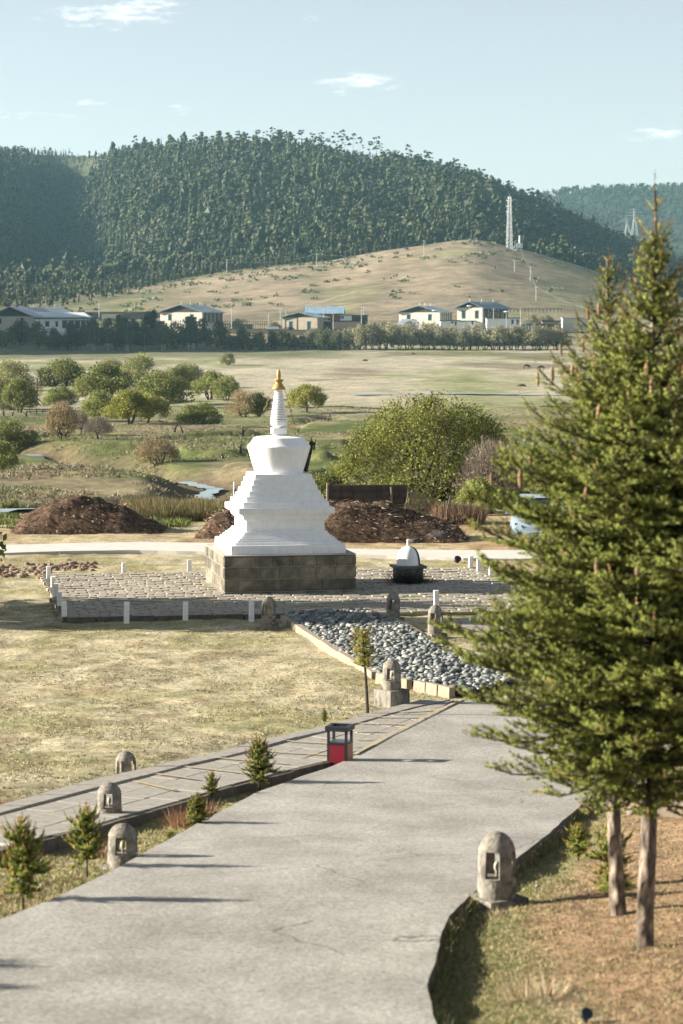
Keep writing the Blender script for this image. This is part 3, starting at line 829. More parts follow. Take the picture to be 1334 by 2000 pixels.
# edging stones of the plaza front and left side
def kerb_run(P0, P1, n_, h, w, parent, name='edging', mat=None, dz=.05):
    for k in range(n_):
        ta, tb = k / n_, (k + 1) / n_
        ax, ay = P0[0] + (P1[0] - P0[0]) * ta, P0[1] + (P1[1] - P0[1]) * ta; bx, by = P0[0] + (P1[0] - P0[0]) * tb, P0[1] + (P1[1] - P0[1]) * tb
        l = math.hypot(bx - ax, by - ay); cx, cy = (ax + bx) / 2, (ay + by) / 2
        m_ = MB().box(-l / 2 + .008, l / 2 - .008, -w / 2, w / 2, -.45, h, taper=.012)
        o = m_.build(name, mat or M['kerbside'], parent, loc=(cx, cy, float(S0(cy)) + dz - h + random.uniform(-.008, .008)), rz=math.atan2(by - ay, bx - ax) + random.uniform(-.01, .01))
kerb_run(plz(-.05, -.06), plz(6.3, -.06), 9, .16, .14, pl, dz=.08)
kerb_run(plz(-.06, 0), plz(-.06, PDEP), 14, .16, .14, pl, dz=.07)

# ---------------------------------------------------------------- white posts round the plaza
mb = MB().box(-.062, .062, -.062, .062, -.35, .44, taper=.006)
post_me = mb.mesh('white_post', M['postwhite'])
mb = MB().lathe([(.062 * 1.41, 0), (.045, .03)], 4, off=.5); 
first = None
posts = [
 (126, 1210, 1.08, 'white square post at the front left corner of the paved plaza'),
 (247, 1214, 1.12, 'white post on the plaza front edge, next after the corner post'),
 (362, 1211, 1.05, 'white post on the plaza front edge below the stone plinth left corner'),
 (491, 1212, 1.10, 'white post on the plaza front edge just left of a dark stone lantern'),
 (117, 1189, 1.0, 'white post of the left plaza edge, directly behind the front corner post'),
 (110, 1171, 1.0, 'white post in the middle of the close row on the left plaza edge'),
 (104, 1153, .9, 'white post of the left plaza edge, second from the far end of that row'),
 (95, 1135, 1.0, 'white post at the far end of the left plaza row beside brown rubble'),
 (242, 1121, .80, 'white post on the far plaza edge nearest to the rubble'),
 (370, 1117, .85, 'white post on the far plaza edge beside the white stupa'),
 (919, 1112, .95, 'white post on the far right plaza edge nearest the small black floodlight'),
 (935, 1119, .98, 'white post on the far right plaza edge, second beyond the black floodlight'),
 (959, 1128, .9, 'white post half hidden by spruce boughs near the parked car'),
 (985, 1242, 1.0, 'white post glimpsed through spruce boughs below the lane'),
 (853, 1200, 1.4, 'tall white post rising behind the stone lantern on the right grass')]
for (u, v, s, lab) in posts:
    x, y = on_s0(u, v)
    o = link('white_post', post_me, None, (x, y, float(S0(y)) - .03)); o.rotation_euler = (random.uniform(-.03, .03), random.uniform(-.035, .035), PA + random.uniform(-.1, .1)); o.scale = (1, 1, s)
    tag(o, lab, 'post', 'white posts around the plaza')

# ---------------------------------------------------------------- river stone bed
BED = [(556, 1204), (640, 1197), (712, 1196), (770, 1217), (832, 1250), (900, 1276), (968, 1302), (1030, 1330), (905, 1360), (830, 1345), (742, 1324), (650, 1268), (590, 1230)]
BW = [on_s0(*p) for p in BED]
def inside(x, y, P):
    c = False; j = len(P) - 1
    for i in range(len(P)):
        if (P[i][1] > y) != (P[j][1] > y) and x < (P[j][0] - P[i][0]) * (y - P[i][1]) / (P[j][1] - P[i][1]) + P[i][0]: c = not c
        j = i
    return c
bed = empty('stone_bed', (BW[0][0], BW[0][1], 0), label='long bed of grey river stones between pale stone edgings', cat='stone bed')
bx0, by0 = BW[0]
# dark soil under the stones
V = [(x - bx0, y - by0, float(S0(y)) + .012) for x, y in BW]
mk('soil', V, [tuple(range(len(V)))], M['heap'], bed)
# stones
def rock(seed, nseg=8, nr=5, flat=.6, rough=.18, ang=0.0):
    r_ = np.random.default_rng(seed); V = []; Fc = []
    dirs = []
    for j in range(nr + 1):
        t = math.pi * j / nr
        for i in range(nseg if 0 < j < nr else 1):
            p = 2 * math.pi * (i + .5 * (j % 2)) / nseg; dirs.append((math.sin(t) * math.cos(p), math.sin(t) * math.sin(p), math.cos(t)))
    bump_d = r_.normal(0, 1, (5, 3)); bump_d /= np.linalg.norm(bump_d, axis=1)[:, None]; amp = r_.uniform(-rough, rough, 5)
    for d in dirs:
        d = np.array(d); k = 1 + sum(a * max(0, float(d @ b_)) ** 2 for a, b_ in zip(amp, bump_d)) + r_.normal(0, ang); V.append((d[0] * k, d[1] * k * .8, d[2] * k * flat))
    def idx(j, i): return 0 if j == 0 else (1 + (j - 1) * nseg + i % nseg if j < nr else 1 + (nr - 1) * nseg)
    for j in range(nr):
        for i in range(nseg):
            if j == 0: Fc.append((0, idx(1, i), idx(1, i + 1)))
            elif j == nr - 1: Fc.append((idx(j, i + 1), idx(j, i), idx(nr, 0)))
            else:
                o_ = 0 if j % 2 == 0 else 0
                Fc.append((idx(j, i), idx(j + 1, i), idx(j + 1, i + 1), idx(j, i + 1)))
    return np.array(V), Fc
st_var = []
for k in range(8):
    V, Fc = rock(k + 50, 7, 4, .55, .25); st_var.append((V, Fc, make_mesh('stone', V, Fc, M['pebble'], col=np.ones((len(V), 3)), smooth=True)))
pts = []
minx = min(p[0] for p in BW); maxx = max(p[0] for p in BW); miny = min(p[1] for p in BW); maxy = max(p[1] for p in BW)
tries = 0; cell = {}
while tries < 90000 and len(pts) < 4200:
    tries += 1
    x = random.uniform(minx, maxx); y = random.uniform(miny, maxy)
    if not inside(x, y, BW): continue
    r_ = random.uniform(.045, .092); ok = True
    ci, cj = int(x / .25), int(y / .25)
    for a_ in (-1, 0, 1):
        for b_ in (-1, 0, 1):
            for (px, py, pr) in cell.get((ci + a_, cj + b_), ()):
                if (px - x) ** 2 + (py - y) ** 2 < (.72 * (r_ + pr)) ** 2: ok = False
    if ok: pts.append((x, y, r_)); cell.setdefault((ci, cj), []).append((x, y, r_))
pts.sort(key=lambda p: -p[2] / p[1])
sv, sf, sc_, b0 = [], [], [], 0
STC = [(.10, .115, .115), (.18, .195, .19), (.14, .16, .15), (.27, .275, .265), (.36, .34, .30), (.13, .15, .145)]
M['pebble2'] = foliage('river_stones', trans=0)
for k, (x, y, r_) in enumerate(pts):
    V, Fc, me = random.choice(st_var)
    z = float(S0(y)) + .012 + r_ * .35 + .05 * fbm(np.array([x * 1.3]), np.array([y * 1.3]), 2, 9)[0] + (random.uniform(0, .05) if random.random() < .3 else 0)
    rot = (random.uniform(-.35, .35), random.uniform(-.35, .35), random.uniform(0, 6.28)); s = (r_ * random.uniform(.9, 1.3), r_ * random.uniform(.9, 1.1), r_ * random.uniform(.9, 1.2))
    if k < 295:
        o = link('stone', me, bed, (x - bx0, y - by0, z)); o.rotation_euler = rot; o.scale = s
    else:
        Mx = np.array((Matrix.Rotation(rot[2], 3, 'Z') @ Matrix.Rotation(rot[0], 3, 'X')) @ Matrix.Diagonal(s))
        W_ = V @ Mx.T + np.array([x - bx0, y - by0, z]); sv.append(W_); sf += [tuple(i + b0 for i in f) for f in Fc]; b0 += len(V)
        sc_.append(np.tile(np.array(random.choice(STC)) * random.uniform(.8, 1.2), (len(V), 1)))
tag(mk('small_stones', np.concatenate(sv), sf, M['pebble2'], bed, col=np.concatenate(sc_), smooth=True), kind='stuff')
M['edging'] = simple('pale_edging_stone', (.27, .22, .165), .9, .2, 7, bmp=.5)
def bed_kerb(a, b, n_, h=.13, w=.16, rise=.08):
    A, B = on_s0(*a), on_s0(*b)
    for k in range(n_):
        ta, tb = k / n_, (k + 1) / n_
        ax, ay = A[0] + (B[0] - A[0]) * ta, A[1] + (B[1] - A[1]) * ta; cx2, cy2 = A[0] + (B[0] - A[0]) * tb, A[1] + (B[1] - A[1]) * tb
        l = math.hypot(cx2 - ax, cy2 - ay); mx, my = (ax + cx2) / 2, (ay + cy2) / 2
        MB().box(-l / 2 + .01, l / 2 - .01, -w / 2, w / 2, -.4, 0, taper=.015).build('edging', M['edging'], bed, loc=(mx - bx0, my - by0, float(S0(my)) + rise + random.uniform(-.012, .012)), rz=math.atan2(cy2 - ay, cx2 - ax) + random.uniform(-.025, .025))
bed_kerb((552, 1210), (705, 1306), 9, rise=.10)
bed_kerb((705, 1306), (733, 1322), 2, rise=.10)
bed_kerb((738, 1330), (800, 1343), 2, rise=.16, w=.14)
bed_kerb((812, 1345), (884, 1361), 3, rise=.16, w=.14)
bed_kerb((714, 1194), (768, 1213), 3, rise=.09)
bed_kerb((772, 1216), (822, 1243), 3, rise=.09)
bed_kerb((832, 1248), (905, 1276), 4, rise=.07)
bed_kerb((905, 1276), (990, 1308), 4, rise=.07)
# ---------------------------------------------------------------- the white stupa
def stupa():
    x0, y0 = on_s0(437, 1165); A = R(11.0); Sd = 3.52
    zb = float(S0(y0)) - .0
    k = ppm(y0)
    cx = x0 + math.cos(A) * Sd / 2 - math.sin(A) * Sd / 2; cy = y0 + math.sin(A) * Sd / 2 + math.cos(A) * Sd / 2
    kc = ppm(cy)
    root = empty('stupa', (cx, cy, zb), A, 'white Buddhist stupa with golden spire on a square stone block plinth', 'stupa')
    # z from photograph rows, at the centre depth
    def Z(v, yy=None): return (640 - v) * (yy or cy) / F - zb
    yf = y0 + .15
    zt = Z(1088, yf)
    h = Sd / 2
    MB().box(-h + .03, h - .03, -h + .03, h - .03, -.3, zt - .012).build('core', M['mortar'], root)
    rows_ = [(.02, .10), (.10, .42), (.42, .74), (.74, zt + .004)]
    for side in range(4):
        RM = Matrix.Rotation(side * math.pi / 2, 4, 'Z')
        for ri, (za, zb_) in enumerate(rows_):
            xx = -h + (.0 if side % 2 == 0 else .0); first_ = True
            while xx < h - .02:
                w = random.uniform(.42, .62) if not first_ else random.choice((.2, .38, .5)); first_ = False
                x1 = min(xx + w, h)
                if h - x1 < .2: x1 = h
                g = .013; m = MB()
                lo = xx + (0 if xx > -h + .001 else .0) + g; hi = x1 - g
                dpt = random.uniform(.0, .012)
                # block face proud of the mortar with softened edge
                V = [(lo, -h + .035, za + g), (hi, -h + .035, za + g), (hi, -h + .035, zb_ - g), (lo, -h + .035, zb_ - g)]
                e = .018
                V += [(lo, -h + .012, za + g), (hi, -h + .012, za + g), (hi, -h + .012, zb_ - g), (lo, -h + .012, zb_ - g)]
                V += [(lo + e, -h - dpt, za + g + e), (hi - e, -h - dpt, za + g + e), (hi - e, -h - dpt, zb_ - g - e), (lo + e, -h - dpt, zb_ - g - e)]
                if zb_ - za < .1: V[8:] = [(lo + .01, -h - .003, za + g), (hi - .01, -h - .003, za + g), (hi - .01, -h - .003, zb_ - g), (lo + .01, -h - .003, zb_ - g)]
                Fc = [(8, 9, 10, 11)] + [(a, (a + 1) % 4, 4 + (a + 1) % 4, 4 + a) for a in range(4)] + [(4 + a, 4 + (a + 1) % 4, 8 + (a + 1) % 4, 8 + a) for a in range(4)]
                m.add(V, Fc, RM); m.build('stone_block', M['block'], root)
                xx = x1
    M['slabtop'] = M['white']
    MB().box(-h - .0, h + .0, -h - .0, h + .0, zt + .006, zt + .03).build('plinth_cap', M['mortar'], root)
    # white tiers: (half width at photograph left/right px) -> metres
    tiers = MB()
    def tier(wpx, vt, vb, taper=0.0):
        hw = wpx / kc / math.cos(A) / 2 * 1.0
        tiers.box(-hw, hw, -hw, hw, z0_(vb), z0_(vt), taper=taper)
        return hw
    # front face rows seen: convert using the depth of that tier's own front face
    def mkz(hw): return cy - hw * math.cos(A)
    cur = zt + .03
    spec = [(224, .235), (206, .07), (196, .055), (188, .05), (178, .05), (170, .05), (164, .05)]
    def w2h(wpx, n=2):
        hw = 1.0
        for _ in range(4): hw = wpx / (F / (cy - hw * math.cos(A))) / math.cos(A) / 2
        return hw
    base = MB()
    for i, (w, dz) in enumerate(spec):
        hw = w2h(w); e = .012
        base.box(-hw, hw, -hw, hw, cur - .01, cur + dz, taper=.012 if i else .006); cur += dz
    base.build('base_steps', M['white'], root)
    dado_t = Z(1016, cy - .95)
    hw = w2h(153); MB().box(-hw, hw, -hw, hw, cur - .01, dado_t, taper=.01).build('drum_block', M['white'], root)
    cur = dado_t
    cor = MB()
    for w, dz in ((158, .04), (165, .10), (172, .05)):
        hw = w2h(w); cor.box(-hw, hw, -hw, hw, cur - .004, cur + dz, taper=-.02); cur += dz
    ct = Z(992, cy - 1.25)
    hw = w2h(187); cor.box(-hw, hw, -hw, hw, cur, max(ct, cur + .16), taper=.0); cur = max(ct, cur + .16)
    cor.build('cornice', M['white'], root)
    ups = MB(); tops = [(169, 983), (152, 971), (141, 959), (130, 947), (122, 938), (113, 926)]
    vt_end = Z(925, cy - .5); n_ = len(tops); dz = (vt_end - cur) / n_
    for i, (w, v) in enumerate(tops):
        hw = w2h(w); ups.box(-hw, hw, -hw, hw, cur - .004, cur + dz, taper=.015); cur += dz
    ups.build('upper_steps', M['white'], root)
    # bulging vase
    r0, r1, r2 = 95 / kc / 2, 125 / kc / 2, 96 / kc / 2
    zr = Z(871); zt2 = Z(852); pts_ = [(r0 + .02, cur - .01), (r0, cur + .03)]
    for t in np.linspace(.05, 1, 8): pts_.append((r0 + (r1 - r0) * (t ** .92), cur + .03 + (zr - cur - .03) * t))
    pts_ += [(r1 - .012, zr + .03), (r1 - .09, zr + .10), (r2 + .02, zt2 - .02), (r2 - .08, zt2), (.1, zt2 + .035)]
    vase = MB().lathe(pts_, 20).build('vase', M['white'], root, smooth=True, auto=True)
    vase.data.set_sharp_from_angle(angle=R(22))
    # dark timber niche frame on the right flank of the vase
    nf = MB(); ang = R(-6)
    for dy in (-.17, .17):
        nf.tube([(math.cos(ang) * (r0 + .06), dy, cur + .02), (math.cos(ang) * (r1 + .0), dy, zr - .02), (r1 + .06, dy, zr + .12)], [.04, .05, .03], 6)
    nf.tube([(r1 + .04, -.22, zr + .06), (r1 + .07, .22, zr + .08)], .04, 6)
    nf.tube([(r1 + .06, -.05, zr + .03), (r1 + .02, .02, zr + .24)], [.03, .008], 5); nf.tube([(r1 + .08, -.1, zr - .1), (r1 + .13, -.12, zr + .2)], [.03, .006], 5)
    nf.box(-.02, .02, -.15, .15, 0, .62, Matrix.Translation((r0 + .05, 0, cur + .03)) @ Matrix.Rotation(R(16), 4, 'Y'))
    nf.build('niche_frame', M['darkwood'], root)
    # harmika
    hz = Z(851); hh = MB(); hh.box(-.13, .13, -.13, .13, zt2, Z(847) + .02); hh.box(-.19, .19, -.19, .19, Z(847), Z(835)); hh.build('harmika', M['white'], root)
    cup = MB().lathe([(.10, Z(835) - .003), (.15, Z(833)), (.225, Z(829)), (.232, Z(824)), (.20, Z(822))], 20).build('spire_cup', M['white'], root, smooth=True); cup.data.set_sharp_from_angle(angle=R(40))
    n_ = 13; za, zb2 = Z(823.5), Z(762)
    for i in range(n_):
        t = i / (n_ - 1); r_ = .238 - .125 * t; z1 = za + (zb2 - za) * i / n_; dz = (zb2 - za) / n_
        MB().lathe([(r_ * .74, z1), (r_ * .78, z1 + dz * .16), (r_ * 1.0, z1 + dz * .30), (r_ * .985, z1 + dz * .82), (r_ * .72, z1 + dz * .99)], 16).build('spire_ring', M['white'], root, smooth=True).data.set_sharp_from_angle(angle=R(50))
    MB().lathe([(.19, Z(760.5)), (.175, Z(757)), (.10, Z(749)), (.085, Z(747.5)), (.13, Z(742)), (.137, Z(741)), (.12, Z(740.5)), (.03, Z(744))], 16).build('parasol', M['gold'], root, smooth=True)
    MB().lathe([(.048, Z(744)), (.052, Z(741)), (.056, Z(734)), (.05, Z(726)), (.032, Z(723.5)), (.02, Z(721)), (.004, Z(719.5))], 12).build('finial', M['gold'], root, smooth=True)
    # prayer cloth strips and cords that hang from the spire
    M['cloth'] = simple('faded_yellow_cloth', (.55, .40, .20), .8, .2, 14)
    s = MB(); P = [(-.32, -.1, Z(773)), (-.30, -.1, Z(779)), (-.36, -.12, Z(785)), (-.35, -.1, Z(790)), (-.42, -.11, Z(796)), (-.45, -.1, Z(801))]
    for a, b in zip(P[:-1], P[1:]): s.add([a, (a[0] + .035, a[1], a[2]), (b[0] + .03, b[1], b[2]), b, (a[0], a[1] + .02, a[2])], [(0, 1, 2, 3), (0, 4, 3)])
    s.build('cloth_strip', M['cloth'], root)
    s = MB(); s.tube([(.14, -.05, Z(758)), (.30, -.08, Z(800)), (.42, -.1, Z(832))], .006, 4); s.tube([(-.14, -.05, Z(758)), (-.30, -.1, Z(775))], .005, 4); s.build('cord', M['wood'], root)
    s = MB(); P = [(.20, -.22, Z(836)), (.24, -.22, Z(842)), (.18, -.22, Z(849))]
    for a, b in zip(P[:-1], P[1:]): s.add([a, (a[0] + .05, a[1] - .02, a[2]), (b[0] + .06, b[1] - .02, b[2]), b], [(0, 1, 2, 3)])
    s.add([(.3, -.15, Z(834)), (.42, -.16, Z(833)), (.42, -.16, Z(835)), (.3, -.15, Z(836))], [(0, 1, 2, 3)])
    s.build('cloth_scrap', M['cloth'], root)
    return root, zb
stupa()

# ---------------------------------------------------------------- stone lanterns
M['bulbm'] = simple('dusty_glass_bulb', (.42, .38, .30), .5, .15, 20, bmp=0)
def lantern_meshes(seed):
    r_ = np.random.default_rng(seed)
    R0, HS = .165, .34      # outer radius, straight part
    # dome shell with four windows: built as a grid with openings and an inner wall
    nseg, zs = 40, []
    T = .032
    win_h0, win_h1 = .17, .40; half = 4   # window half width in segments
    rings = [0, .05, .10, win_h0, .22, .28, .34, win_h1 - .02]
    def outer(z):
        if z <= HS: return R0 * (1.0 - .02 * (z / HS))
        t = (z - HS) / .21; return R0 * .98 * math.sqrt(max(0, 1 - t ** 2.1)) 
    zz = [0, .05, .11, win_h0, .215, .26, .305, .345, win_h1, .435, .47, .50, .525, .542, .55]
    def isopen(j, i):
        if not (zz[j] >= win_h0 - 1e-6 and zz[j + 1] <= win_h1 + 1e-6): return False
        k = i % (nseg // 4); return 2 <= k < 7
    V = []; Fc = []
    for j, z in enumerate(zz):
        for i in range(nseg):
            a = 2 * math.pi * (i + .0) / nseg; rr = outer(z) * (1 + .012 * math.sin(3 * a + seed) + r_.normal(0, .006)) if j < len(zz) - 1 else .01
            V.append((rr * math.cos(a), rr * math.sin(a), z))
    no = len(V)
    for j, z in enumerate(zz):
        for i in range(nseg):
            a = 2 * math.pi * i / nseg; rr = max(.004, outer(z) - T) if z < .5 else .004
            V.append((rr * math.cos(a), rr * math.sin(a), min(z, .49) if z > win_h0 else z))
    for j in range(len(zz) - 1):
        for i in range(nseg):
            k = (i + 1) % nseg; q = (j * nseg + i, j * nseg + k, (j + 1) * nseg + k, (j + 1) * nseg + i)
            if not isopen(j, i):
                Fc.append(q)
                if zz[j] >= win_h0 - 1e-6: Fc.append(tuple(no + x for x in reversed(q)))
                # jambs
                if isopen(j, (i + 1) % nseg): Fc.append((q[1], no + q[1], no + q[2], q[2]))
                if isopen(j, (i - 1) % nseg): Fc.append((q[0], q[3], no + q[3], no + q[0]))
            else:
                if j > 0 and not isopen(j - 1, i): Fc.append((q[0], q[1], no + q[1], no + q[0]))
                if j < len(zz) - 2 and not isopen(j + 1, i): Fc.append((q[2], q[3], no + q[3], no + q[2]))
    # floor inside at sill height
    c0 = zz.index(win_h0); ring_ = [no + c0 * nseg + i for i in range(nseg)]; Fc.append(tuple(ring_))
    Fc.append(tuple(range(nseg)))
    hood = make_mesh('hood', V, Fc, M['lantern'], smooth=True); hood.set_sharp_from_angle(angle=R(45))
    base = MB().box(-.20, .20, -.20, .20, -.12, .085, taper=.008).mesh('base_slab', M['lantern'])
    bulb = MB().lathe([(.018, 0), (.018, .05), (.03, .07), (.034, .10), (.028, .13), (.012, .15)], 10).mesh('bulb', M['bulbm'], True)
    return hood, base, bulb
LM = [lantern_meshes(s) for s in (1, 2, 3)]
def lantern(u, v, bodypx, toppx, lab, rz, k=0, yd=None, zb=None, baseh=1.0, wide=1.0, grp='dome topped stone lanterns'):
    """u centre, v ground contact, toppx top row; the body width sets its size at its depth"""
    x, y = (yd and (((u - 667) * yd / F), yd)) or on_s0(u, v)
    z = min(pix_z(v, y), h1(x, y)) if y < 42 else float(S0(y)) - .02
    W_ = bodypx * y / F; s = W_ / .33
    root = empty('stone_lantern', (x, y, z), rz, lab, 'stone lantern', grp)
    hood, base, bulb = LM[k]
    ztop = (pix_z(toppx, y) - z)
    bh = .085 * s * baseh
    o = link('base_slab', base, root); o.scale = (s * wide, s * wide, s * baseh)
    hs = (ztop - bh) / .55
    o = link('hood', hood, root, (0, 0, bh)); o.scale = (s, s, hs)
    o = link('bulb', bulb, root, (0, 0, bh + .17 * hs)); o.scale = (s * .8, s * .8, s * .85)
    return root
def pix_z(v, Y):
    d = pixdir(667, v); return Y * d.z / d.y
lantern(975, 1767, 77, 1624, 'large grey stone lantern on the right road edge above the sunlit mulch', R(31), 0, yd=21.0)
lantern(234, 1706, 61, 1608, 'stone lantern at the left road edge, the nearer of the two on the grass strip', R(48), 1, yd=24.35)
lantern(208, 1630, 50, 1528, 'stone lantern on a block at the walk edge, behind the one at the road edge', R(50), 2, yd=28.9, baseh=2.6)
lantern(241, 1540, 42, 1467, 'stone lantern on the dry lawn beyond the walk, only its upper part showing', R(20), 0, yd=34.5)
lantern(765, 1372, 38, 1287, 'pale stone lantern on a tall block beside the staked little spruce', R(40), 1, baseh=2.9, wide=1.12)
lantern(850, 1242, 30, 1181, 'stone lantern on the right grass in front of the tall white post', R(28), 2)
lantern(768, 1211, 27, 1156, 'stone lantern on the edging at the far right corner of the stone bed', R(35), 0)
lantern(525, 1223, 29, 1165, 'dark stone lantern at the left corner of the river stone bed', R(12), 1)

# ---------------------------------------------------------------- litter bin
def litter_bin():
    yb = on_s0(664, 1484)[1]; x = (664 - 667) * yb / F; z = float(S0(yb)) - .12
    s = 1.0; k = ppm(yb); w = 41 / k; d = .30
    root = empty('litter_bin', (x, yb, z), R(-17), 'open black framed litter bin with dark red panel and brown side', 'litter bin')
    h = pix_z(1416, yb) - z; a, b = w / 2, d / 2; t = .035
    for sx in (-1, 1):
        for sy in (-1, 1):
            MB().box(min(sx * a, sx * (a - t)), max(sx * a, sx * (a - t)), min(sy * b, sy * (b - t)), max(sy * b, sy * (b - t)), 0, h - .075).build('corner_post', M['blackmetal'], root)
    m = MB()
    e = .025
    m.box(-a - e, a + e, -b - e, -b + t, h - .073, h); m.box(-a - e, a + e, b - t, b + e, h - .073, h); m.box(-a - e, -a + t, -b + t, b - t, h - .072, h - .001); m.box(a - t, a + e, -b + t, b - t, h - .072, h - .001)
    m.build('top_frame', M['blackmetal'], root, bevel=.004)
    MB().box(-a + .006, a - .006, -b + .006, b - .006, h * .60, h * .60 + .02).build('tray', M['steel'], root)
    MB().box(-a + t, a - t, -b - .002, -b + .012, .04, h * .565).build('front_panel', M['redpanel'], root)
    MB().box(-a + t, a - t, b - .012, b + .002, .04, h * .565).build('back_panel', M['redpanel'], root)
    MB().box(a - .012, a + .002, -b + t, b - t, .04, h * .585).build('side_panel', M['sidewood'], root)
    MB().box(-a - .002, -a + .012, -b + t, b - t, .04, h * .585).build('side_panel', M['sidewood'], root)
    r = MB()
    for zz in (.0, h * .57):
        r.box(-a + t, a - t, -b + .001, -b + t, zz + .002, zz + .035); r.box(-a + t, a - t, b - t, b - .001, zz + .002, zz + .035); r.box(-a + .001, -a + t, -b + t, b - t, zz + .002, zz + .035); r.box(a - t, a - .001, -b + t, b - t, zz + .002, zz + .035)
    r.build('rail', M['blackmetal'], root)
litter_bin()

# ---------------------------------------------------------------- incense burner with white dome
def burner():
    x, y = on_s0(797, 1139); k = ppm(y); z = float(S0(y)) + .04
    root = empty('incense_burner', (x, y, z), R(11), 'small white domed incense burner on a dark square stone stand with soot at its foot', 'incense burner')
    hz = lambda v: pix_z(v, y) - z
    w = 50 / k / 2
    MB().box(-w, w, -w, w, -.1, hz(1109)).build('stand', M['block'], root)
    w2 = 61 / k / 2
    MB().box(-w2, w2, -w2, w2, hz(1109) + .003, hz(1103.5), taper=-.01).build('ledge', simple('dark_ledge_stone', (.12, .14, .14), .85, .2, 8), root)
    r = 46 / k / 2; z0, z1 = hz(1103.5), hz(1066.5); hh = z1 - z0
    prof = [(r * 1.05, z0), (r, z0 + .06 * hh), (r * .97, z0 + .3 * hh), (r * .89, z0 + .55 * hh), (r * .72, z0 + .78 * hh), (r * .48, z0 + .92 * hh), (r * .2, z0 + .99 * hh), (.02, z1)]
    d = MB().lathe(prof, 20).build('dome', M['white'], root, smooth=True)
    MB().lathe([(.04, z1 - .05), (.038, hz(1054)), (.03, hz(1053)), (.028, z1)], 12).build('chimney', M['postwhite'], root, smooth=True)
    # soot-black back of the dome
    V = []; Fc = []
    A0, A1 = R(-40), R(60)
    for j, (rr, zz) in enumerate(prof):
        for i in range(9):
            a = A0 + (A1 - A0) * i / 8; V.append(((rr + .012) * math.cos(a), (rr + .012) * math.sin(a), zz + .004))
    for j in range(len(prof) - 1):
        for i in range(8): Fc.append((j * 9 + i, j * 9 + i + 1, (j + 1) * 9 + i + 1, (j + 1) * 9 + i))
    mk('sooted_side', V, Fc, M['burnt'], root)
    return x, y, z, k
BUR = burner()
# ---------------------------------------------------------------- foliage builders
def unit(n, r):
    v = r.normal(0, 1, (n, 3)); return v / np.linalg.norm(v, axis=1)[:, None]
def leaf_quads(P, size, r, elong=1.5, up=0.0):
    """little diamond leaves at the points P"""
    n = len(P); a = unit(n, r); b = unit(n, r); a[:, 2] += up
    a /= np.linalg.norm(a, axis=1)[:, None]
    b = np.cross(a, b); b /= np.linalg.norm(b, axis=1)[:, None] + 1e-9
    s = (size * r.uniform(.6, 1.35, n))[:, None]
    V = np.stack([P - a * s * elong / 2, P + b * s / 2, P + a * s * elong / 2, P - b * s / 2], 1).reshape(-1, 3)
    Fq = np.arange(n * 4).reshape(-1, 4)
    return V, Fq
def tubes_mesh(paths, n=5):
    m = MB()
    for p, r_ in paths: m.tube(p, r_, n, cap=False)
    return m
def broadleaf(seed, w, h, nleaf, lsize, ccol, tcol=None, nclump=34, stems=4, trunk=.28, flat=.55, twigs=0, fuzz=.12, lean=0.0):
    """a willow-like tree: several limbs that fan out of a short trunk, a lobed crown with gaps"""
    r = np.random.default_rng(seed)
    hb = h * trunk
    cen = []
    while len(cen) < nclump:
        p = r.uniform(-1, 1, 3); p[2] = abs(p[2])
        d = math.sqrt(p[0] ** 2 + p[1] ** 2 + p[2] ** 2)
        if .35 < d < 1: cen.append(p * (.86 / max(d, .7)))
    cen = np.array(cen); cr = r.uniform(.20, .36, nclump)
    sc3 = np.array([w / 2, w / 2, (h - hb)])
    k = r.integers(0, nclump, nleaf); q = unit(nleaf, r) * (cr[k] * r.uniform(.5, 1.0, nleaf) ** .5)[:, None]
    P = cen[k] + q * np.array([1, 1, .75]) + r.normal(0, fuzz * .35, (nleaf, 3))
    P[:, 2] = np.maximum(P[:, 2], -.22 * r.uniform(.0, 1, nleaf) * (1.1 - np.hypot(P[:, 0], P[:, 1])) - .05 + .15 * np.hypot(P[:, 0], P[:, 1]) * 0)
    P = P * sc3 + np.array([lean, 0, hb])
    V, Fq = leaf_quads(P, lsize, r, 1.7, .5)
    kc = r.uniform(.72, 1.25, nclump)[k] * r.uniform(.75, 1.3, nleaf)
    c = np.array(ccol)[None, :] * kc[:, None]
    if tcol is not None:
        t = r.random(nleaf) < .3; c[t] = np.array(tcol) * r.uniform(.7, 1.3, t.sum())[:, None]
    col = np.repeat(c, 4, axis=0)
    paths = []
    for s in range(stems):
        a = 2 * math.pi * (s + r.uniform(-.2, .2)) / stems; b = .04 * w
        p0 = Vector((b * math.cos(a) * (stems > 1), b * math.sin(a) * (stems > 1), -.15)); rad = .030 * w / math.sqrt(stems) + .03
        e = Vector((math.cos(a) * w * .20, math.sin(a) * w * .20, hb + (h - hb) * .35)); mid = (p0 + e) / 2 + Vector((r.normal(0, .04 * w), r.normal(0, .04 * w), 0)); mid.z = hb * .8
        paths.append(([p0, mid, e], [rad * 1.2, rad, rad * .6]))
        for j in range(3):
            tgt = cen[r.integers(0, nclump)] * sc3 + np.array([lean, 0, hb]); tv = Vector(tgt)
            paths.append(([e, (e + tv) / 2 + Vector((0, 0, -.03 * h)), tv], [rad * .55, rad * .35, .012]))
            paths.append(([mid, (mid + tv) / 2 + Vector((r.normal(0, .1), r.normal(0, .1), -.04 * h)), tv], [rad * .5, rad * .3, .012]))
    tm = tubes_mesh(paths, 5)
    return (V, Fq, col), tm
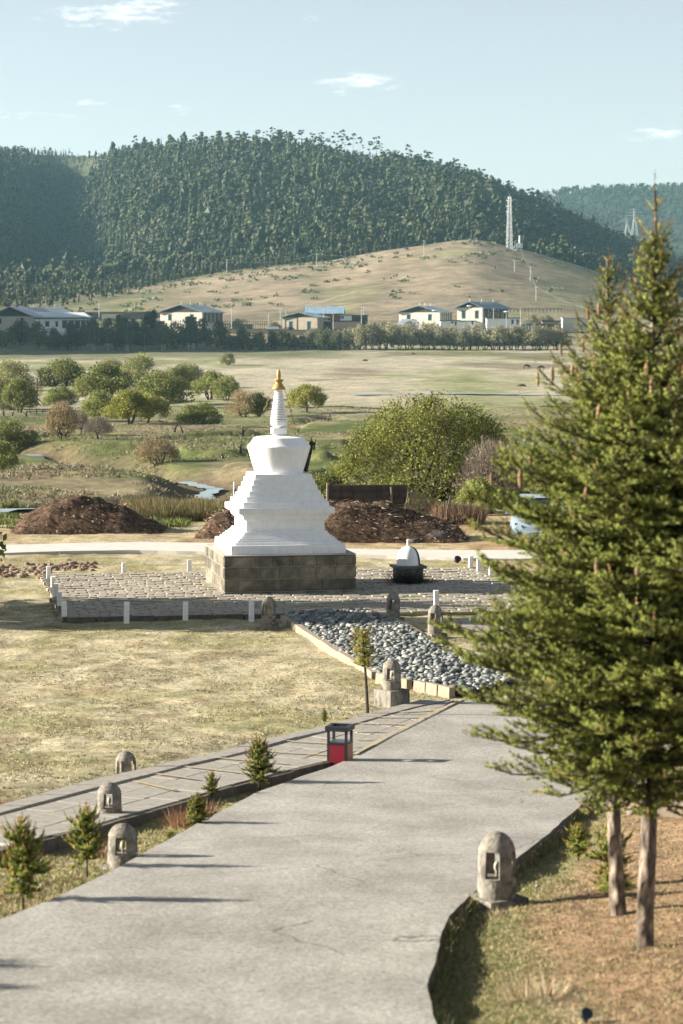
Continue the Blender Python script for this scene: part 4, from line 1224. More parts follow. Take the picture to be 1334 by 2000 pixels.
def twig_lines(seed, n, w, h, hb, col, wid=.02, L_=.5):
    r = np.random.default_rng(seed)
    d = unit(n, r); d[:, 2] = np.abs(d[:, 2]); o = d * r.uniform(.55, .95, n)[:, None] * np.array([w / 2, w / 2, h - hb]) + np.array([0, 0, hb])
    dd = d + np.array([0, 0, .6]) + r.normal(0, .25, (n, 3)); dd /= np.linalg.norm(dd, axis=1)[:, None]
    e = o + dd * (L_ * r.uniform(.5, 1.2, n))[:, None]; s = np.cross(dd, unit(n, r)) * wid
    V = np.stack([o - s, o + s, e], 1).reshape(-1, 3); return V, np.arange(n * 3).reshape(-1, 3), np.repeat(np.array(col)[None] * r.uniform(.7, 1.3, n)[:, None], 3, axis=0)
def merge(parts):
    V = []; Fc = []; c = []; b = 0
    for v, f, cc in parts:
        V.append(v); c.append(cc); b0 = b; b += len(v)
        if f.shape[1] == 3: f = np.concatenate([f, f[:, 2:3]], 1) if False else f
        Fc.append((f + b0))
    return V, Fc, c
def mesh_mixed(name, parts, mat):
    V, Fc, c = merge(parts); k = {f.shape[1] for f in Fc}
    if len(k) == 1: return make_mesh(name, np.concatenate(V), np.concatenate(Fc), mat, np.concatenate(c))
    fl = [tuple(x) for f in Fc for x in f.tolist()]
    return make_mesh(name, np.concatenate(V), fl, mat, np.concatenate(c))

# willow kinds of the valley
WILLOW = (.165, .19, .045); PALEW = (.25, .25, .10); DRYW = (.36, .29, .15); BARE = (.19, .155, .115); DARKW = (.09, .115, .045); YGREEN = (.29, .285, .06)
kinds = {}
def kind(key, *a, twig=0, twc=None, **k):
    (V, Fq, col), tm = broadleaf(*a, **k)
    parts = [(V, Fq, col)]
    if twig: parts.append(twig_lines(a[0] + 5, twig, a[1] * .95, a[2], a[2] * .3, twc or a[5], .018, a[2] * .16))
    kinds[key] = (mesh_mixed('crown', parts, M['leaf']), tm.mesh('trunk', M['darkbark']), a[1], a[2])
for i in range(3):
    kind('green%d' % i, 100 + i, 6, 4.2, 8200, .135, WILLOW, PALEW, nclump=40, stems=3 + i, trunk=.22)
    kind('pale%d' % i, 200 + i, 6, 4.6, 7000, .125, PALEW, WILLOW, nclump=36, stems=4, trunk=.15, twig=900, twc=(.3, .27, .18))
    kind('dry%d' % i, 300 + i, 5.4, 4.4, 5600, .11, DRYW, (.2, .13, .08), nclump=30, stems=4, trunk=.14, twig=1300, twc=(.27, .2, .12))
kind('yellow0', 401, 6, 3.9, 9000, .13, YGREEN, WILLOW, nclump=44, stems=2, trunk=.27)
kind('yellow1', 402, 6, 4.2, 9000, .13, YGREEN, PALEW, nclump=44, stems=1, trunk=.27)
kind('bare0', 501, 4.6, 3.8, 1600, .09, BARE, None, nclump=26, stems=1, trunk=.3, twig=3600, twc=(.185, .155, .125))
kind('dark0', 601, 6, 7.0, 6000, .2, (.045, .065, .03), None, nclump=34, stems=1, trunk=.22)
_cnt = {}
def tree(u, vb, wpx, hpx, key, label, name='willow_tree', cat='tree', grp='willows scattered in the valley', yd=None, zz=None):
    if yd: x, y = (u - 667) * yd / F, yd
    else: x, y = G(u, vb)
    cr, tk, w0, h0 = kinds[key]; k = ppm(y); w, h = wpx / k * 1.2, hpx / k * 1.1
    z = h1(x, y) if zz is None else zz
    root = empty(name, (x, y, z - .05), random.uniform(0, 6.28), label, cat, grp)
    for nm, me in (('crown', cr), ('trunk', tk)):
        o = link(nm, me, root); o.scale = (w / w0, w / w0, h / h0)
    return root
T = [
 (20, 765, 75, 55, 'pale1', 'hazy grey green willow at the far left margin behind the timber rack'),
 (120, 765, 80, 57, 'green0', 'rounded willow between the timber rack and the large twin willow'),
 (38, 806, 62, 58, 'green1', 'willow standing directly left of the timber drying rack'),
 (2, 800, 50, 60, 'pale0', 'willow cut by the left margin beside the timber rack'),
 (118, 795, 56, 38, 'green2', 'low yellowish willow at the right foot of the timber rack'),
 (205, 785, 98, 66, 'green1', 'large dark willow left of the pale tall willow cluster'),
 (215, 735, 52, 32, 'pale2', 'pale willow top peeping behind the large dark willow'),
 (272, 757, 70, 58, 'pale0', 'tallest pale willow of the middle cluster'),
 (320, 793, 88, 62, 'green0', 'broad green willow in the middle of the dense cluster'),
 (345, 765, 62, 48, 'green2', 'willow in the back of the dense cluster above the broad green one'),
 (368, 758, 60, 46, 'pale2', 'pale willow rising behind the right end of the cluster'),
 (410, 782, 62, 50, 'green1', 'willow on the left half of the rounded pair at the cluster right end'),
 (442, 784, 50, 45, 'green0', 'willow on the right half of the rounded pair, rightmost in its cluster'),
 (197, 830, 62, 54, 'green2', 'open yellow green willow left of the bright umbrella shaped willows'),
 (252, 836, 78, 62, 'yellow0', 'bright yellow green umbrella shaped willow with two stems'),
 (288, 834, 72, 52, 'yellow1', 'bright willow overlapping the umbrella shaped one on its right'),
 (388, 832, 72, 44, 'green2', 'flat crowned dark willow standing alone right of the bright pair'),
 (476, 814, 62, 52, 'dry1', 'grey brown willow with many stems just left of the golden spire'),
 (506, 814, 42, 44, 'green2', 'small dark willow touching the left side of the white spire'),
 (600, 806, 64, 50, 'yellow1', 'single dark stemmed willow right of the golden spire'),
 (122, 862, 64, 66, 'dry0', 'straw coloured leafy tree above the stream bend on the left'),
 (157, 852, 30, 46, 'bare0', 'thin dark tree just right of the straw coloured one'),
 (192, 865, 50, 42, 'bare0', 'small leafless tree with reddish crown beyond the stream'),
 (307, 900, 72, 48, 'dry2', 'low straw yellow bush tree on the stream bank'),
 (22, 880, 90, 60, 'green0', 'green willow at the left margin above the stream'),
 (15, 963, 52, 56, 'green2', 'dark stemmed tree at the left margin beside the brown heap'),
 (48, 965, 64, 56, 'pale1', 'slanting small tree right of the dark stemmed one at the left margin'),
 (0, 925, 62, 62, 'green1', 'shaded bush at the left margin just below the stream'),
 (445, 713, 26, 22, 'pale0', 'tiny lone pale tree in the far open meadow'),
 (640, 990, 95, 60, 'green1', 'low willow scrub right of the stupa, behind the stone wall'),
 (938, 1000, 78, 62, 'green2', 'green shrub against the dry fence right of the stone wall'),
 (958, 966, 112, 96, 'bare0', 'round leafless reddish grey bush behind the spruce tip'),
]
for (u, vb, w, h, key, lab) in T:
    cat = 'bush' if 'bush' in lab or 'shrub' in lab or 'scrub' in lab else 'tree'
    nm = 'willow_tree' if cat == 'tree' else 'willow_bush'
    if vb > 955 and u > 600: 
        yd = {640: 97, 938: 92, 958: 93.5}[u]
        vg = 640 - F * h1((u - 667) * yd / F, yd) / yd; tree(u, vb, w, vg - (vb - h), key, lab, nm, cat, 'bushes behind the wall', yd=yd, zz=h1((u - 667) * yd / F, yd))
    elif vb > 940:
        tree(u, vb, w, h, key, lab, nm, cat, yd=128)
    else: tree(u, vb, w, h, key, lab, nm, cat)

# great willow bush right of the stupa
def big_willow():
    yd = 97.0; k = ppm(yd); x = (832 - 667) * yd / F; z = h1(x, yd)
    w = 408 / k; top = pix_z(757, yd); h = top - z
    r = np.random.default_rng(77)
    root = empty('willow_bush', (x, yd, z), 0, 'huge round green willow bush in fresh leaf behind the stone wall', 'bush')
    ncl = 260; cen = []
    while len(cen) < ncl:
        p = r.uniform(-1, 1, 3); p[2] = abs(p[2]); d = np.linalg.norm(p)
        if .3 < d < 1.0: cen.append(p * (.90 + .1 * vnoise(p[0] * 3 + 5, p[1] * 3, 3)) / max(d, .72))
    cen = np.array(cen); cr = r.uniform(.08, .17, ncl)
    n = 52000; kk = r.integers(0, ncl, n); q = unit(n, r) * (cr[kk] * r.uniform(.3, 1, n) ** .5)[:, None]
    P = cen[kk] + q; P = P + unit(n, r) * (r.random(n) ** 3 * .06)[:, None]
    P[:, 0] = P[:, 0] * (1 + .04 * np.sin(P[:, 2] * 9)); P[:, 2] = P[:, 2] * (1 - .10 * np.abs(P[:, 0] - .1)) 
    P = P * np.array([w / 2, w * .42, h * .93]); P[:, 2] = np.maximum(P[:, 2], .25 + r.random(n) * .5)
    V, Fq = leaf_quads(P, .058, r, 1.9, .3)
    c = np.array([.215, .24, .05])[None] * (r.uniform(.7, 1.3, ncl)[kk] * r.uniform(.7, 1.35, n))[:, None]
    t = r.random(n) < .15; c[t] = np.array([.34, .33, .12]) * r.uniform(.8, 1.2, t.sum())[:, None]
    tw = twig_lines(9, 2600, w * .98, h * .98, .3, (.16, .14, .08), .012, .55)
    me = mesh_mixed('crown', [(V, Fq, np.repeat(c, 4, axis=0)), tw], M['leaf']); link('crown', me, root)
    paths = []
    for i in range(26):
        a = r.uniform(0, 6.28); e = Vector(cen[r.integers(0, ncl)] * np.array([w / 2, w * .42, h * .93])); p0 = Vector((math.cos(a) * .9, math.sin(a) * .6, -.1))
        paths.append(([p0, p0 * .4 + e * .5 + Vector((0, 0, -.2)), e], [.07, .045, .012]))
        for j in range(4):
            b = p0 * .3 + e * r.uniform(.5, .8); paths.append(([b, b + Vector(r.normal(0, .7, 3)) + Vector((0, 0, .3))], [.03, .006]))
    tubes_mesh(paths, 5).build('branches' if False else 'stems', M['darkbark'], root)
big_willow()

# ---------------------------------------------------------------- spruces with real needles
def needles(segs, r, per_m=420, nl=.015, wid=.0032, ctip=None):
    """segs: array of (p0, p1, radius scale, colour) ; needle triangles round every shoot"""
    P0 = np.array([s[0] for s in segs]); P1 = np.array([s[1] for s in segs]); RS = np.array([s[2] for s in segs]); CC = np.array([s[3] for s in segs])
    Ls = np.linalg.norm(P1 - P0, axis=1); cnt = np.maximum(3, (Ls * per_m).astype(int)); k = np.repeat(np.arange(len(segs)), cnt); n = len(k)
    t = r.random(n); d = (P1 - P0) / (Ls[:, None] + 1e-9); D = d[k]
    a = unit(n, r); rad = a - (a * D).sum(1)[:, None] * D; rad /= np.linalg.norm(rad, axis=1)[:, None] + 1e-9
    B = P0[k] + (P1 - P0)[k] * t[:, None]
    nd = rad * .85 + D * .55 + np.array([0, 0, .12]); nd /= np.linalg.norm(nd, axis=1)[:, None]
    L_ = nl * RS[k] * r.uniform(.75, 1.2, n); s = np.cross(nd, D); s /= np.linalg.norm(s, axis=1)[:, None] + 1e-9
    w = (wid * r.uniform(.8, 1.3, n))[:, None]
    V = np.stack([B - s * w, B + s * w, B + nd * L_[:, None]], 1).reshape(-1, 3)
    col = CC[k] * r.uniform(.7, 1.3, n)[:, None]
    return V, np.arange(n * 3).reshape(-1, 3), np.repeat(col, 3, axis=0)
NG = np.array([.140, .158, .032]); ND = np.array([.030, .045, .016]); NTIP = np.array([.34, .31, .085]); BRN = np.array([.30, .17, .075])  # ND darkens the inner needles to imitate shade inside the crown
def branch_segs(p0, az, elev, L, r, segs, wood, cones, step=.07, age=1.0, upturn=.5, droop=.25, sub=1):
    """one bough: axis, side shoots in a flattish spray, their own side shoots"""
    n = max(3, int(L / step)); pos = np.array(p0, float); e = elev; pts = [pos.copy()]
    for i in range(n):
        t = (i + 1) / n
        e2 = elev - droop * math.sin(math.pi * min(1, t * 1.15)) + upturn * max(0, t - .55) * 1.6
        d = np.array([math.cos(az) * math.cos(e2), math.sin(az) * math.cos(e2), math.sin(e2)]); pos = pos + d * (L / n) + r.normal(0, .004, 3); pts.append(pos.copy())
    wood.append(([Vector(p) for p in pts[::2] + ([pts[-1]] if (len(pts) % 2 == 0) else [])], None, L))
    bare = .12 * L
    for i in range(n):
        t = (i + .5) / n
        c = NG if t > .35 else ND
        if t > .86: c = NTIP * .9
        if t * L > bare * .5: segs.append((pts[i], pts[i + 1], .95 if t < .9 else 1.05, c))
        if t * L < bare: continue
        for sgn in (-1, 1):
            if r.random() < .12: continue
            sl = L * (.46 * (1 - t) ** .8 + .06) * r.uniform(.7, 1.15); sl = min(max(sl, .05), .55)
            a2 = az + sgn * r.uniform(.65, 1.05); ee = r.uniform(-.25, .35) + (.15 if t > .6 else -.08)
            q = pts[i].copy(); m = max(2, int(sl / .09)); prev = q
            for j in range(m):
                tt = (j + 1) / m; e3 = ee + .35 * tt
                a3 = a2 - sgn * .25 * tt
                dd = np.array([math.cos(a3) * math.cos(e3), math.sin(a3) * math.cos(e3), math.sin(e3)]); nx = prev + dd * sl / m
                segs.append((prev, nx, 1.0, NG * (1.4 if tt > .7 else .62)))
                if sub and sl > .13 and j > 0:
                    for s3 in (-1, 1):
                        l3 = min(.16, sl * .42 * (1.15 - tt) + .035) * r.uniform(.7, 1.2); a4 = a3 + s3 * r.uniform(.6, 1.0); e4 = e3 + r.uniform(-.3, .45)
                        d4 = np.array([math.cos(a4) * math.cos(e4), math.sin(a4) * math.cos(e4), math.sin(e4)])
                        segs.append((prev, prev + d4 * l3, .95, NG * 1.1))
                prev = nx
            if sub and sl > .2: wood.append(([Vector(q), Vector(prev)], .004, sl))
            if cones is not None and r.random() < cones: CONE_SPOTS.append(tuple(prev - np.array([0, 0, .02])))
    # the rusty bud stem at the tip
    d = pts[-1] - pts[-2]; d /= np.linalg.norm(d); tip = pts[-1] + d * .05 + np.array([0, 0, .02])
    segs.append((pts[-1], tip, .5, BRN))
    return pts
CONE_SPOTS = []
def spruce_data(seed, Ht, crown0, radf, gap=.20, nw=(5, 7), sub=1, cones=None, per_m=420, nl=.015, leader=.5, coner=(.5, 1.0), wid=.0032, azlim=None):
    r = np.random.default_rng(seed); segs = []; wood = []; CONE_SPOTS.clear(); spots = []
    z = crown0
    while z < Ht - leader:
        t = (z - crown0) / (Ht - crown0)
        n = r.integers(*nw); a0 = r.uniform(0, 6.28); Lb = radf(t)
        for i in range(n):
            az = a0 + 2 * math.pi * i / n + r.normal(0, .15); L = Lb * r.uniform(.62, 1.04)
            if L < .08: continue
            elev = -.10 + .95 * t ** 1.3 + r.normal(0, .08)
            c = cones if (cones and coner[0] < t < coner[1]) else None
            branch_segs((0, 0, z + r.uniform(-.05, .05)), az, elev, L, r, segs, wood, c, sub=sub, droop=.22 * (1 - t), upturn=.55 + .3 * t)
        z += gap * (1.0 - .35 * t) * r.uniform(.8, 1.2)
    # leader with its whorl of candles
    zt = Ht - leader
    segs.append(((0, 0, zt - .1), (0, 0, Ht - .12), .9, NTIP)); segs.append(((0, 0, Ht - .12), (0, 0, Ht), .7, BRN))
    for zz in (zt + .02, zt + leader * .45):
        for i in range(5):
            a = i * 1.256 + r.uniform(-.2, .2); l = .19 * leader / .5 * r.uniform(.8, 1.2) * (1 if zz < zt + .1 else .55); e = .85
            p1 = np.array([math.cos(a) * math.cos(e) * l, math.sin(a) * math.cos(e) * l, zz + math.sin(e) * l]); segs.append(((0, 0, zz), p1, .9, NTIP)); segs.append((p1, p1 + (p1 - np.array([0, 0, zz])) * .12, .5, BRN))
    V, Ft, col = needles(segs, r, per_m, nl, wid)
    return V, Ft, col, wood, list(CONE_SPOTS)
def wood_mesh(wood, lim=.25, k=.012):
    m = MB()
    for pts_, rr, L in wood:
        if L < lim: continue
        if rr is None: m.tube(pts_, list(np.linspace(k * L + .003, .003, len(pts_))), 5, cap=False)
        else: m.tube(pts_, [rr, rr * .5], 3, cap=False)
    return m
def trunk_mesh(h, r0, r1, seed, rough=.15, n=20, rings=110):
    V = []; Fc = []
    for j in range(rings + 1):
        t = j / rings; z = -.25 + (h + .25) * t; rr = (r0 + (r1 - r0) * t) * (1 + .35 * math.exp(-max(0, z) / .10))
        for i in range(n):
            a = 2 * math.pi * i / n; ca, sa = math.cos(a), math.sin(a)
            nn = float(fbm(np.array([i / n * 9 + (0 if i else 0)]), np.array([z * 14]), 3, seed)[0]) - .5; w = min(i, n - i) / n * 4
            q = rr * (1 + rough * 2.6 * nn * min(1, .3 + w)); V.append((q * ca + .012 * math.sin(z * 3 + seed), q * sa, z))
    for j in range(rings):
        for i in range(n):
            k = (i + 1) % n; Fc.append((j * n + i, j * n + k, (j + 1) * n + k, (j + 1) * n + i))
    return V, Fc
cone_me = MB().lathe([(.004, .0), (.009, -.012), (.0135, -.035), (.0145, -.065), (.012, -.095), (.006, -.113), (.001, -.118)], 7).mesh('seed_cone', M['conem'], True)
def big_spruce(x, y, z, Ht, crown0, radf, seed, label, trunk_r, lean=(0, 0), **kw):
    root = empty('spruce_tree', (x, y, z), 0, label, 'tree', 'spruces on the right bank')
    root.rotation_euler = (lean[0], lean[1], 0)
    V, Ft, col, wood, cn = spruce_data(seed, Ht, crown0, radf, **kw)
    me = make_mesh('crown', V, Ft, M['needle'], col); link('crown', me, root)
    wood_mesh(wood, .25, .009).build('boughs', M['darkbark'], root)
    TV, TF = trunk_mesh(Ht - .15, trunk_r, .008, seed); mk('trunk', TV, TF, M['bark'], root, smooth=True)
    random.shuffle(cn)
    for p in cn[:kw.get('maxc', 90) if False else 150]:
        o = link('seed_cone', cone_me, root, p); o.rotation_euler = (random.uniform(-.15, .15), random.uniform(-.15, .15), random.uniform(0, 6)); s = random.uniform(.8, 1.15); o.scale = (s, s, s)
    return len(V) // 3
DA = 18.0; zA = pix_z(1908, DA); HA = pix_z(332, DA) - zA; kA = ppm(DA)
def radA(t):       # crown half width against height, read off the left outline
    v = 1530 - t * (1530 - 332)
    w = np.interp(v, [332, 430, 520, 620, 700, 800, 900, 1000, 1100, 1200, 1300, 1380, 1450, 1530], [8, 26, 56, 100, 150, 215, 280, 335, 372, 398, 395, 360, 300, 170])
    return float(w) / kA * 1.10
c0A = pix_z(1545, DA) - zA
nA = big_spruce((1272 - 667) / kA, DA, zA, HA, c0A, radA, 4, 'tallest spruce at the right margin with a long brown leader tip', .075, lean=(0, R(.1)), gap=.14, nw=(7, 10), cones=.010, per_m=225, nl=.023, leader=.55, coner=(.35, .85), wid=.0058)
DB = 19.8; zB = pix_z(1802, DB); HB = pix_z(474, DB) - zB; kB = ppm(DB)
def radB(t):
    v = 1480 - t * (1480 - 474)
    w = np.interp(v, [474, 560, 640, 720, 800, 900, 1000, 1150, 1300, 1400, 1480], [6, 44, 92, 140, 190, 215, 225, 235, 245, 215, 130])
    return float(w) / kB
c0B = pix_z(1480, DB) - zB
nB = big_spruce((1213 - 667) / kB, DB, zB, HB, c0B, radB, 8, 'shorter cone laden spruce just left of and behind the tallest one', .068, lean=(0, -R(1.2)), gap=.17, nw=(6, 8), cones=.03, per_m=300, nl=.019, leader=.3, coner=(.4, .9), wid=.0038)
print('NEEDLES', nA, nB)

# saplings
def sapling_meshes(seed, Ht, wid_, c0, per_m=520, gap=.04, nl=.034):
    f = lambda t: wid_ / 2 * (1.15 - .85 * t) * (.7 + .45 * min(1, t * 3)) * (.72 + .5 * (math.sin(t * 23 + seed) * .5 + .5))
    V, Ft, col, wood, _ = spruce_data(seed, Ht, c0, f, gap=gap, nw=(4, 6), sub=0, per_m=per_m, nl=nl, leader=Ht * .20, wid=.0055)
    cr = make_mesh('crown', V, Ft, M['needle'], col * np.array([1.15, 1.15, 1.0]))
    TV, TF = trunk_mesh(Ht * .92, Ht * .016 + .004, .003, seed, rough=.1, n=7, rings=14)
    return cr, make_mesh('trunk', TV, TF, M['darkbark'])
SAP = [sapling_meshes(20 + k, 1.0, w_, c_) for k, (w_, c_) in enumerate(((.70, .26), (.80, .30), (.62, .28)))]
def sapling(u, vb, vt, wpx, lab, k=0, yd=None, name='spruce_sapling', rz=None, on=None):
    if yd is None:
        x, y = on_s0(u, vb)
        for _ in range(3):
            z = h1(x, y); d = pixdir(u, vb); y = float(z * d.y / d.z); x = (u - 667) * y / F
    else: y = yd; x = (u - 667) * y / F
    z = h1(x, y); h = pix_z(vt, y) - z; w = wpx / ppm(y)
    root = empty(name, (x, y, z - .02), random.uniform(0, 6), lab, 'sapling', 'young spruces along the road')
    w0 = (.62, .72, .55)[k] * .95
    for nm, me in zip(('crown', 'trunk'), SAP[k]):
        o = link(nm, me, root); o.scale = (w / w0, w / w0, h * 1.02)
    return x, y, z
sapling(36, 1776, 1586, 96, 'bushiest young spruce at the left margin with several stems', 0)
sapling(163, 1710, 1566, 84, 'young spruce with long spread twigs left of the two stone lanterns', 1)
sapling(329, 1651, 1618, 25, 'tiny dark seedling between the lantern and the round dark young spruce', 2)
sapling(382, 1630, 1543, 52, 'dark round young spruce at the road edge above the tiny seedling', 0)
sapling(410, 1566, 1503, 34, 'thin small spruce against the walk kerb left of the brighter one', 1)
sapling(505, 1548, 1438, 68, 'bright green young spruce on the grass strip left of the litter bin', 2)
sapling(633, 1414, 1382, 14, 'tiny brown green seedling on the lawn edge above the litter bin', 2)
sapling(1136, 1677, 1602, 55, 'small yellow green spruce on the right bank beside the shaded grass', 0)
sapling(1200, 1700, 1596, 84, 'dense young spruce half hidden by the pale trunk on the right bank', 1, yd=21.6)
sapling(1208, 1760, 1686, 88, 'low dark young spruce in front of the dense one behind the trunks', 2, yd=20.6)
# staked little spruce with a long bare stem
def staked():
    x, y = on_s0(719, 1394); z = h1(x, y); k = ppm(y); h = pix_z(1222, y) - z
    root = empty('spruce_sapling', (x, y, z - .03), 0, 'little spruce with a ball of yellow green boughs on a long bare leaning stem', 'sapling', 'young spruces along the road')
    r = np.random.default_rng(5); segs = []; wood = []
    dx = -12 / k; top = np.array([dx, 0, h]); c = lambda t: np.array([dx * t ** 1.2, 0, h * t])
    for t in np.arange(.58, .97, .035):
        n = 6; L = (36 / k) * (1.05 - abs(t - .70) * 1.9)
        for i in range(n): branch_segs(c(t), r.uniform(0, 6.28), r.uniform(-.1, .8), L * r.uniform(.7, 1.1), r, segs, wood, None, sub=0)
    segs.append((c(.9), top, 1, NTIP))
    segs = [(a, b, s_, np.array(cc) * np.array([1.35, 1.15, .9])) for a, b, s_, cc in segs]
    V, Ft, col = needles(segs, r, 300, .024, .004); link('crown', make_mesh('crown', V, Ft, M['needle'], col), root)
    MB().tube([tuple(c(0) + np.array([0, 0, -.05])), tuple(c(.3)), tuple(c(.6)), tuple(c(.95))], [.030, .026, .02, .006], 8).build('trunk', M['darkbark'], root)
staked()

# ---------------------------------------------------------------- grass tufts, litter, scrub (nobody could count it)
def tufts(name, pts, r, hgt, wid, cols_, lean=.5, mat=None, kind_='stuff', label=None, cat=None, blades=4):
    n = len(pts); P = np.repeat(pts, blades, axis=0); m = len(P)
    P[:, :2] += r.normal(0, wid * 1.6, (m, 2)); d = np.stack([r.normal(0, lean, m), r.normal(0, lean, m), np.ones(m)], 1); d /= np.linalg.norm(d, axis=1)[:, None]
    hh = hgt * r.uniform(.5, 1.3, m); hh = hh[:, None] if np.ndim(hh) == 1 else hh
    a = r.uniform(0, 6.28, m); s = np.stack([np.cos(a), np.sin(a), 0 * a], 1) * wid
    V = np.stack([P - s, P + s, P + d * hh], 1).reshape(-1, 3)
    cc = np.array(cols_)[r.integers(0, len(cols_), n)]; cc = np.repeat(cc, blades, axis=0) * r.uniform(.75, 1.25, m)[:, None]
    o = mk(name, V, np.arange(m * 3).reshape(-1, 3), mat or M['twig'], col=np.repeat(cc, 3, axis=0)); tag(o, label, cat, kind=kind_); return o
def scatter(n, fn_ok, u0, u1, v0, v1, r, bias=1.0):
    U = r.uniform(u0, u1, n); Vv = v0 + (v1 - v0) * r.random(n) ** bias
    d = np.stack([U - 667, math.cos(PITCH) * F - math.sin(PITCH) * (Vv - 1000), -math.sin(PITCH) * F - math.cos(PITCH) * (Vv - 1000)], 1)
    ysx = np.exp(np.linspace(math.log(10), math.log(300), 3000)); s0 = S0(ysx) / ysx; sl = d[:, 2] / d[:, 1]
    # slope s0 rises with distance: invert
    order = np.maximum.accumulate(s0); Y = np.interp(sl, order, ysx); X = (U - 667) * Y / F
    ok = fn_ok(X, Y, U, Vv); X, Y = X[ok], Y[ok]
    return np.stack([X, Y, H(X, Y) - .005], 1)
r = np.random.default_rng(90)
bedx = np.array([p[0] for p in BW]); 
def lawn_ok(X, Y, U, V_):
    ok = (X < X_(cPO, Y) - .03) | (Y > 43.2)
    plx = (X - PO_[0]) * math.cos(PA) + (Y - PO_[1]) * math.sin(PA); ply = -(X - PO_[0]) * math.sin(PA) + (Y - PO_[1]) * math.cos(PA)
    ok &= ~((plx > -.1) & (plx < PWID) & (ply > -.12) & (ply < PDEP))
    ib = np.array([inside(a, b, BW) for a, b in zip(X, Y)]); ok &= ~ib
    vt = 640 - F * S0(Y) / Y; ct = np.interp(U, CX, CT) - 1; cb = np.interp(U, CX, CB) + 1; ok &= ~((V_ > ct) & (V_ < cb))
    ok &= ~((X > X_(cRL, np.minimum(Y, 43)) - .1) & (Y < 44)); return ok
P = scatter(64000, lawn_ok, -60, 1000, 1095, 1600, r, .75)
nn = fbm(P[:, 0] / .55, P[:, 1] / .8, 3, 200); P = P[r.random(len(P)) < sst(.38, .62, nn) + .12]
tufts('grass', P, r, .034, .010, [(.38, .33, .22), (.44, .38, .26), (.30, .27, .16), (.20, .20, .09), (.15, .17, .065), (.26, .21, .14)], 1.1)
def gap_ok(X, Y, U, V_): return (X > X_(cPN, Y) + .12) & (X < X_(cRL, Y) - .02) & (Y < 36.8)
P = scatter(26000, gap_ok, -60, 660, 1480, 1850, r); tufts('strip_grass', P, r, .045, .007, [(.16, .19, .05), (.22, .23, .07), (.36, .29, .16), (.30, .22, .12), (.42, .34, .2)], 1.0)
def right_ok(X, Y, U, V_): return (X > X_(cRR, Y) + .03)
P = scatter(60000, right_ok, 830, 1400, 1480, 2060, r)
dd = P[:, 0] - X_(cRR, P[:, 1]); ng = r.random(len(P)) < np.clip(1.15 - dd / .85, .08, 1)
tufts('bank_grass', P[ng], r, .040, .005, [(.13, .16, .05), (.17, .18, .06), (.30, .26, .13), (.36, .30, .18)], 1.0)
ED = np.array([(float(X_(cRR, y_)) + r.normal(.03, .03), y_) for y_ in r.uniform(14, 34, 900)]); ED = ED[fbm(ED[:, 1] * .9, ED[:, 1] * 0, 3, 3) > .40]; ED = np.stack([ED[:, 0], ED[:, 1], H(ED[:, 0] + .15, ED[:, 1])], 1)
tufts('edge_grass', ED, r, .13, .006, [(.12, .15, .05), (.20, .19, .08), (.32, .26, .14)], .5)
tufts('needle_litter', P[~ng][:16000], r, .035, .006, [(.38, .25, .15), (.30, .19, .11), (.46, .35, .22), (.20, .13, .08), (.40, .31, .19)], 2.6)
# reddish dry weeds by the walk
def drytuft(u, v, wpx, hpx, lab, cols_, n=260, yd=None, grp=None, name='dry_weed', lean=.45):
    if yd: y = yd; x = (u - 667) * y / F
    else: x, y = on_s0(u, v)
    z = h1(x, y); k = ppm(y); rr = np.random.default_rng(int(u * 7 + v)); w = wpx / k; h = hpx / k
    pts = np.stack([rr.normal(0, w * .22, n), rr.normal(0, w * .22, n), np.zeros(n)], 1)
    m = n; d = np.stack([pts[:, 0] / w * 1.4 + rr.normal(0, lean * .5, m), rr.normal(0, lean, m), np.ones(m)], 1); hh = h * rr.uniform(.35, 1.0, m)[:, None]
    a = rr.uniform(0, 6.28, m); s = np.stack([np.cos(a), np.sin(a), 0 * a], 1) * max(.004, .35 / k)
    V = np.stack([pts - s, pts + s, pts + d * hh], 1).reshape(-1, 3); cc = np.array(cols_)[rr.integers(0, len(cols_), m)] * rr.uniform(.7, 1.3, m)[:, None]
    o = mk(name, V, np.arange(m * 3).reshape(-1, 3), M['twig'], col=np.repeat(cc, 3, axis=0), loc=(x, y, z - .01))
    if lab: tag(o, lab, 'weeds', grp or 'dry weeds')
    else: tag(o, kind='stuff')
    return o
RED = [(.28, .12, .07), (.36, .2, .11), (.2, .1, .06), (.45, .33, .2)]; PAL = [(.44, .36, .24), (.5, .42, .3), (.34, .26, .17)]
drytuft(12, 1562, 62, 34, 'rusty red clump of dry weeds at the left margin above the walk', RED, 500)
drytuft(78, 1552, 50, 34, 'pale straw coloured dry weeds right of the rusty red clump', PAL, 260)
drytuft(357, 1590, 60, 46, 'reddish dry weeds against the walk kerb left of the dark round spruce', RED, 330)
drytuft(405, 1568, 36, 36, 'short rusty weeds round the foot of the thin small spruce', RED, 200)
drytuft(452, 1578, 34, 16, 'low brown weeds on the road edge below the bright young spruce', RED, 120)
drytuft(196, 1650, 44, 46, 'dry brown stalks in front of the lantern block at the walk edge', PAL + RED, 160)
drytuft(975, 1782, 44, 26, 'few dry stalks at the foot of the large near lantern', PAL, 60, yd=20.4)
WD = drytuft(1060, 1960, 180, 60, None, PAL + [(.4, .24, .13)], 200, yd=16.4)
drytuft(820, 1345, 40, 14, 'dry leaves heaped in the gap of the stone bed edging', RED, 120)
drytuft(830, 1141, 34, 20, 'black burnt twigs at the right foot of the incense burner', [(.02, .02, .02), (.035, .03, .03)], 200, lean=.9)
drytuft(797, 1146, 58, 42, 'black sooty scrub in front of the incense burner stand', [(.012, .012, .012), (.02, .02, .022)], 900, lean=.8, yd=BUR[1] - .55)
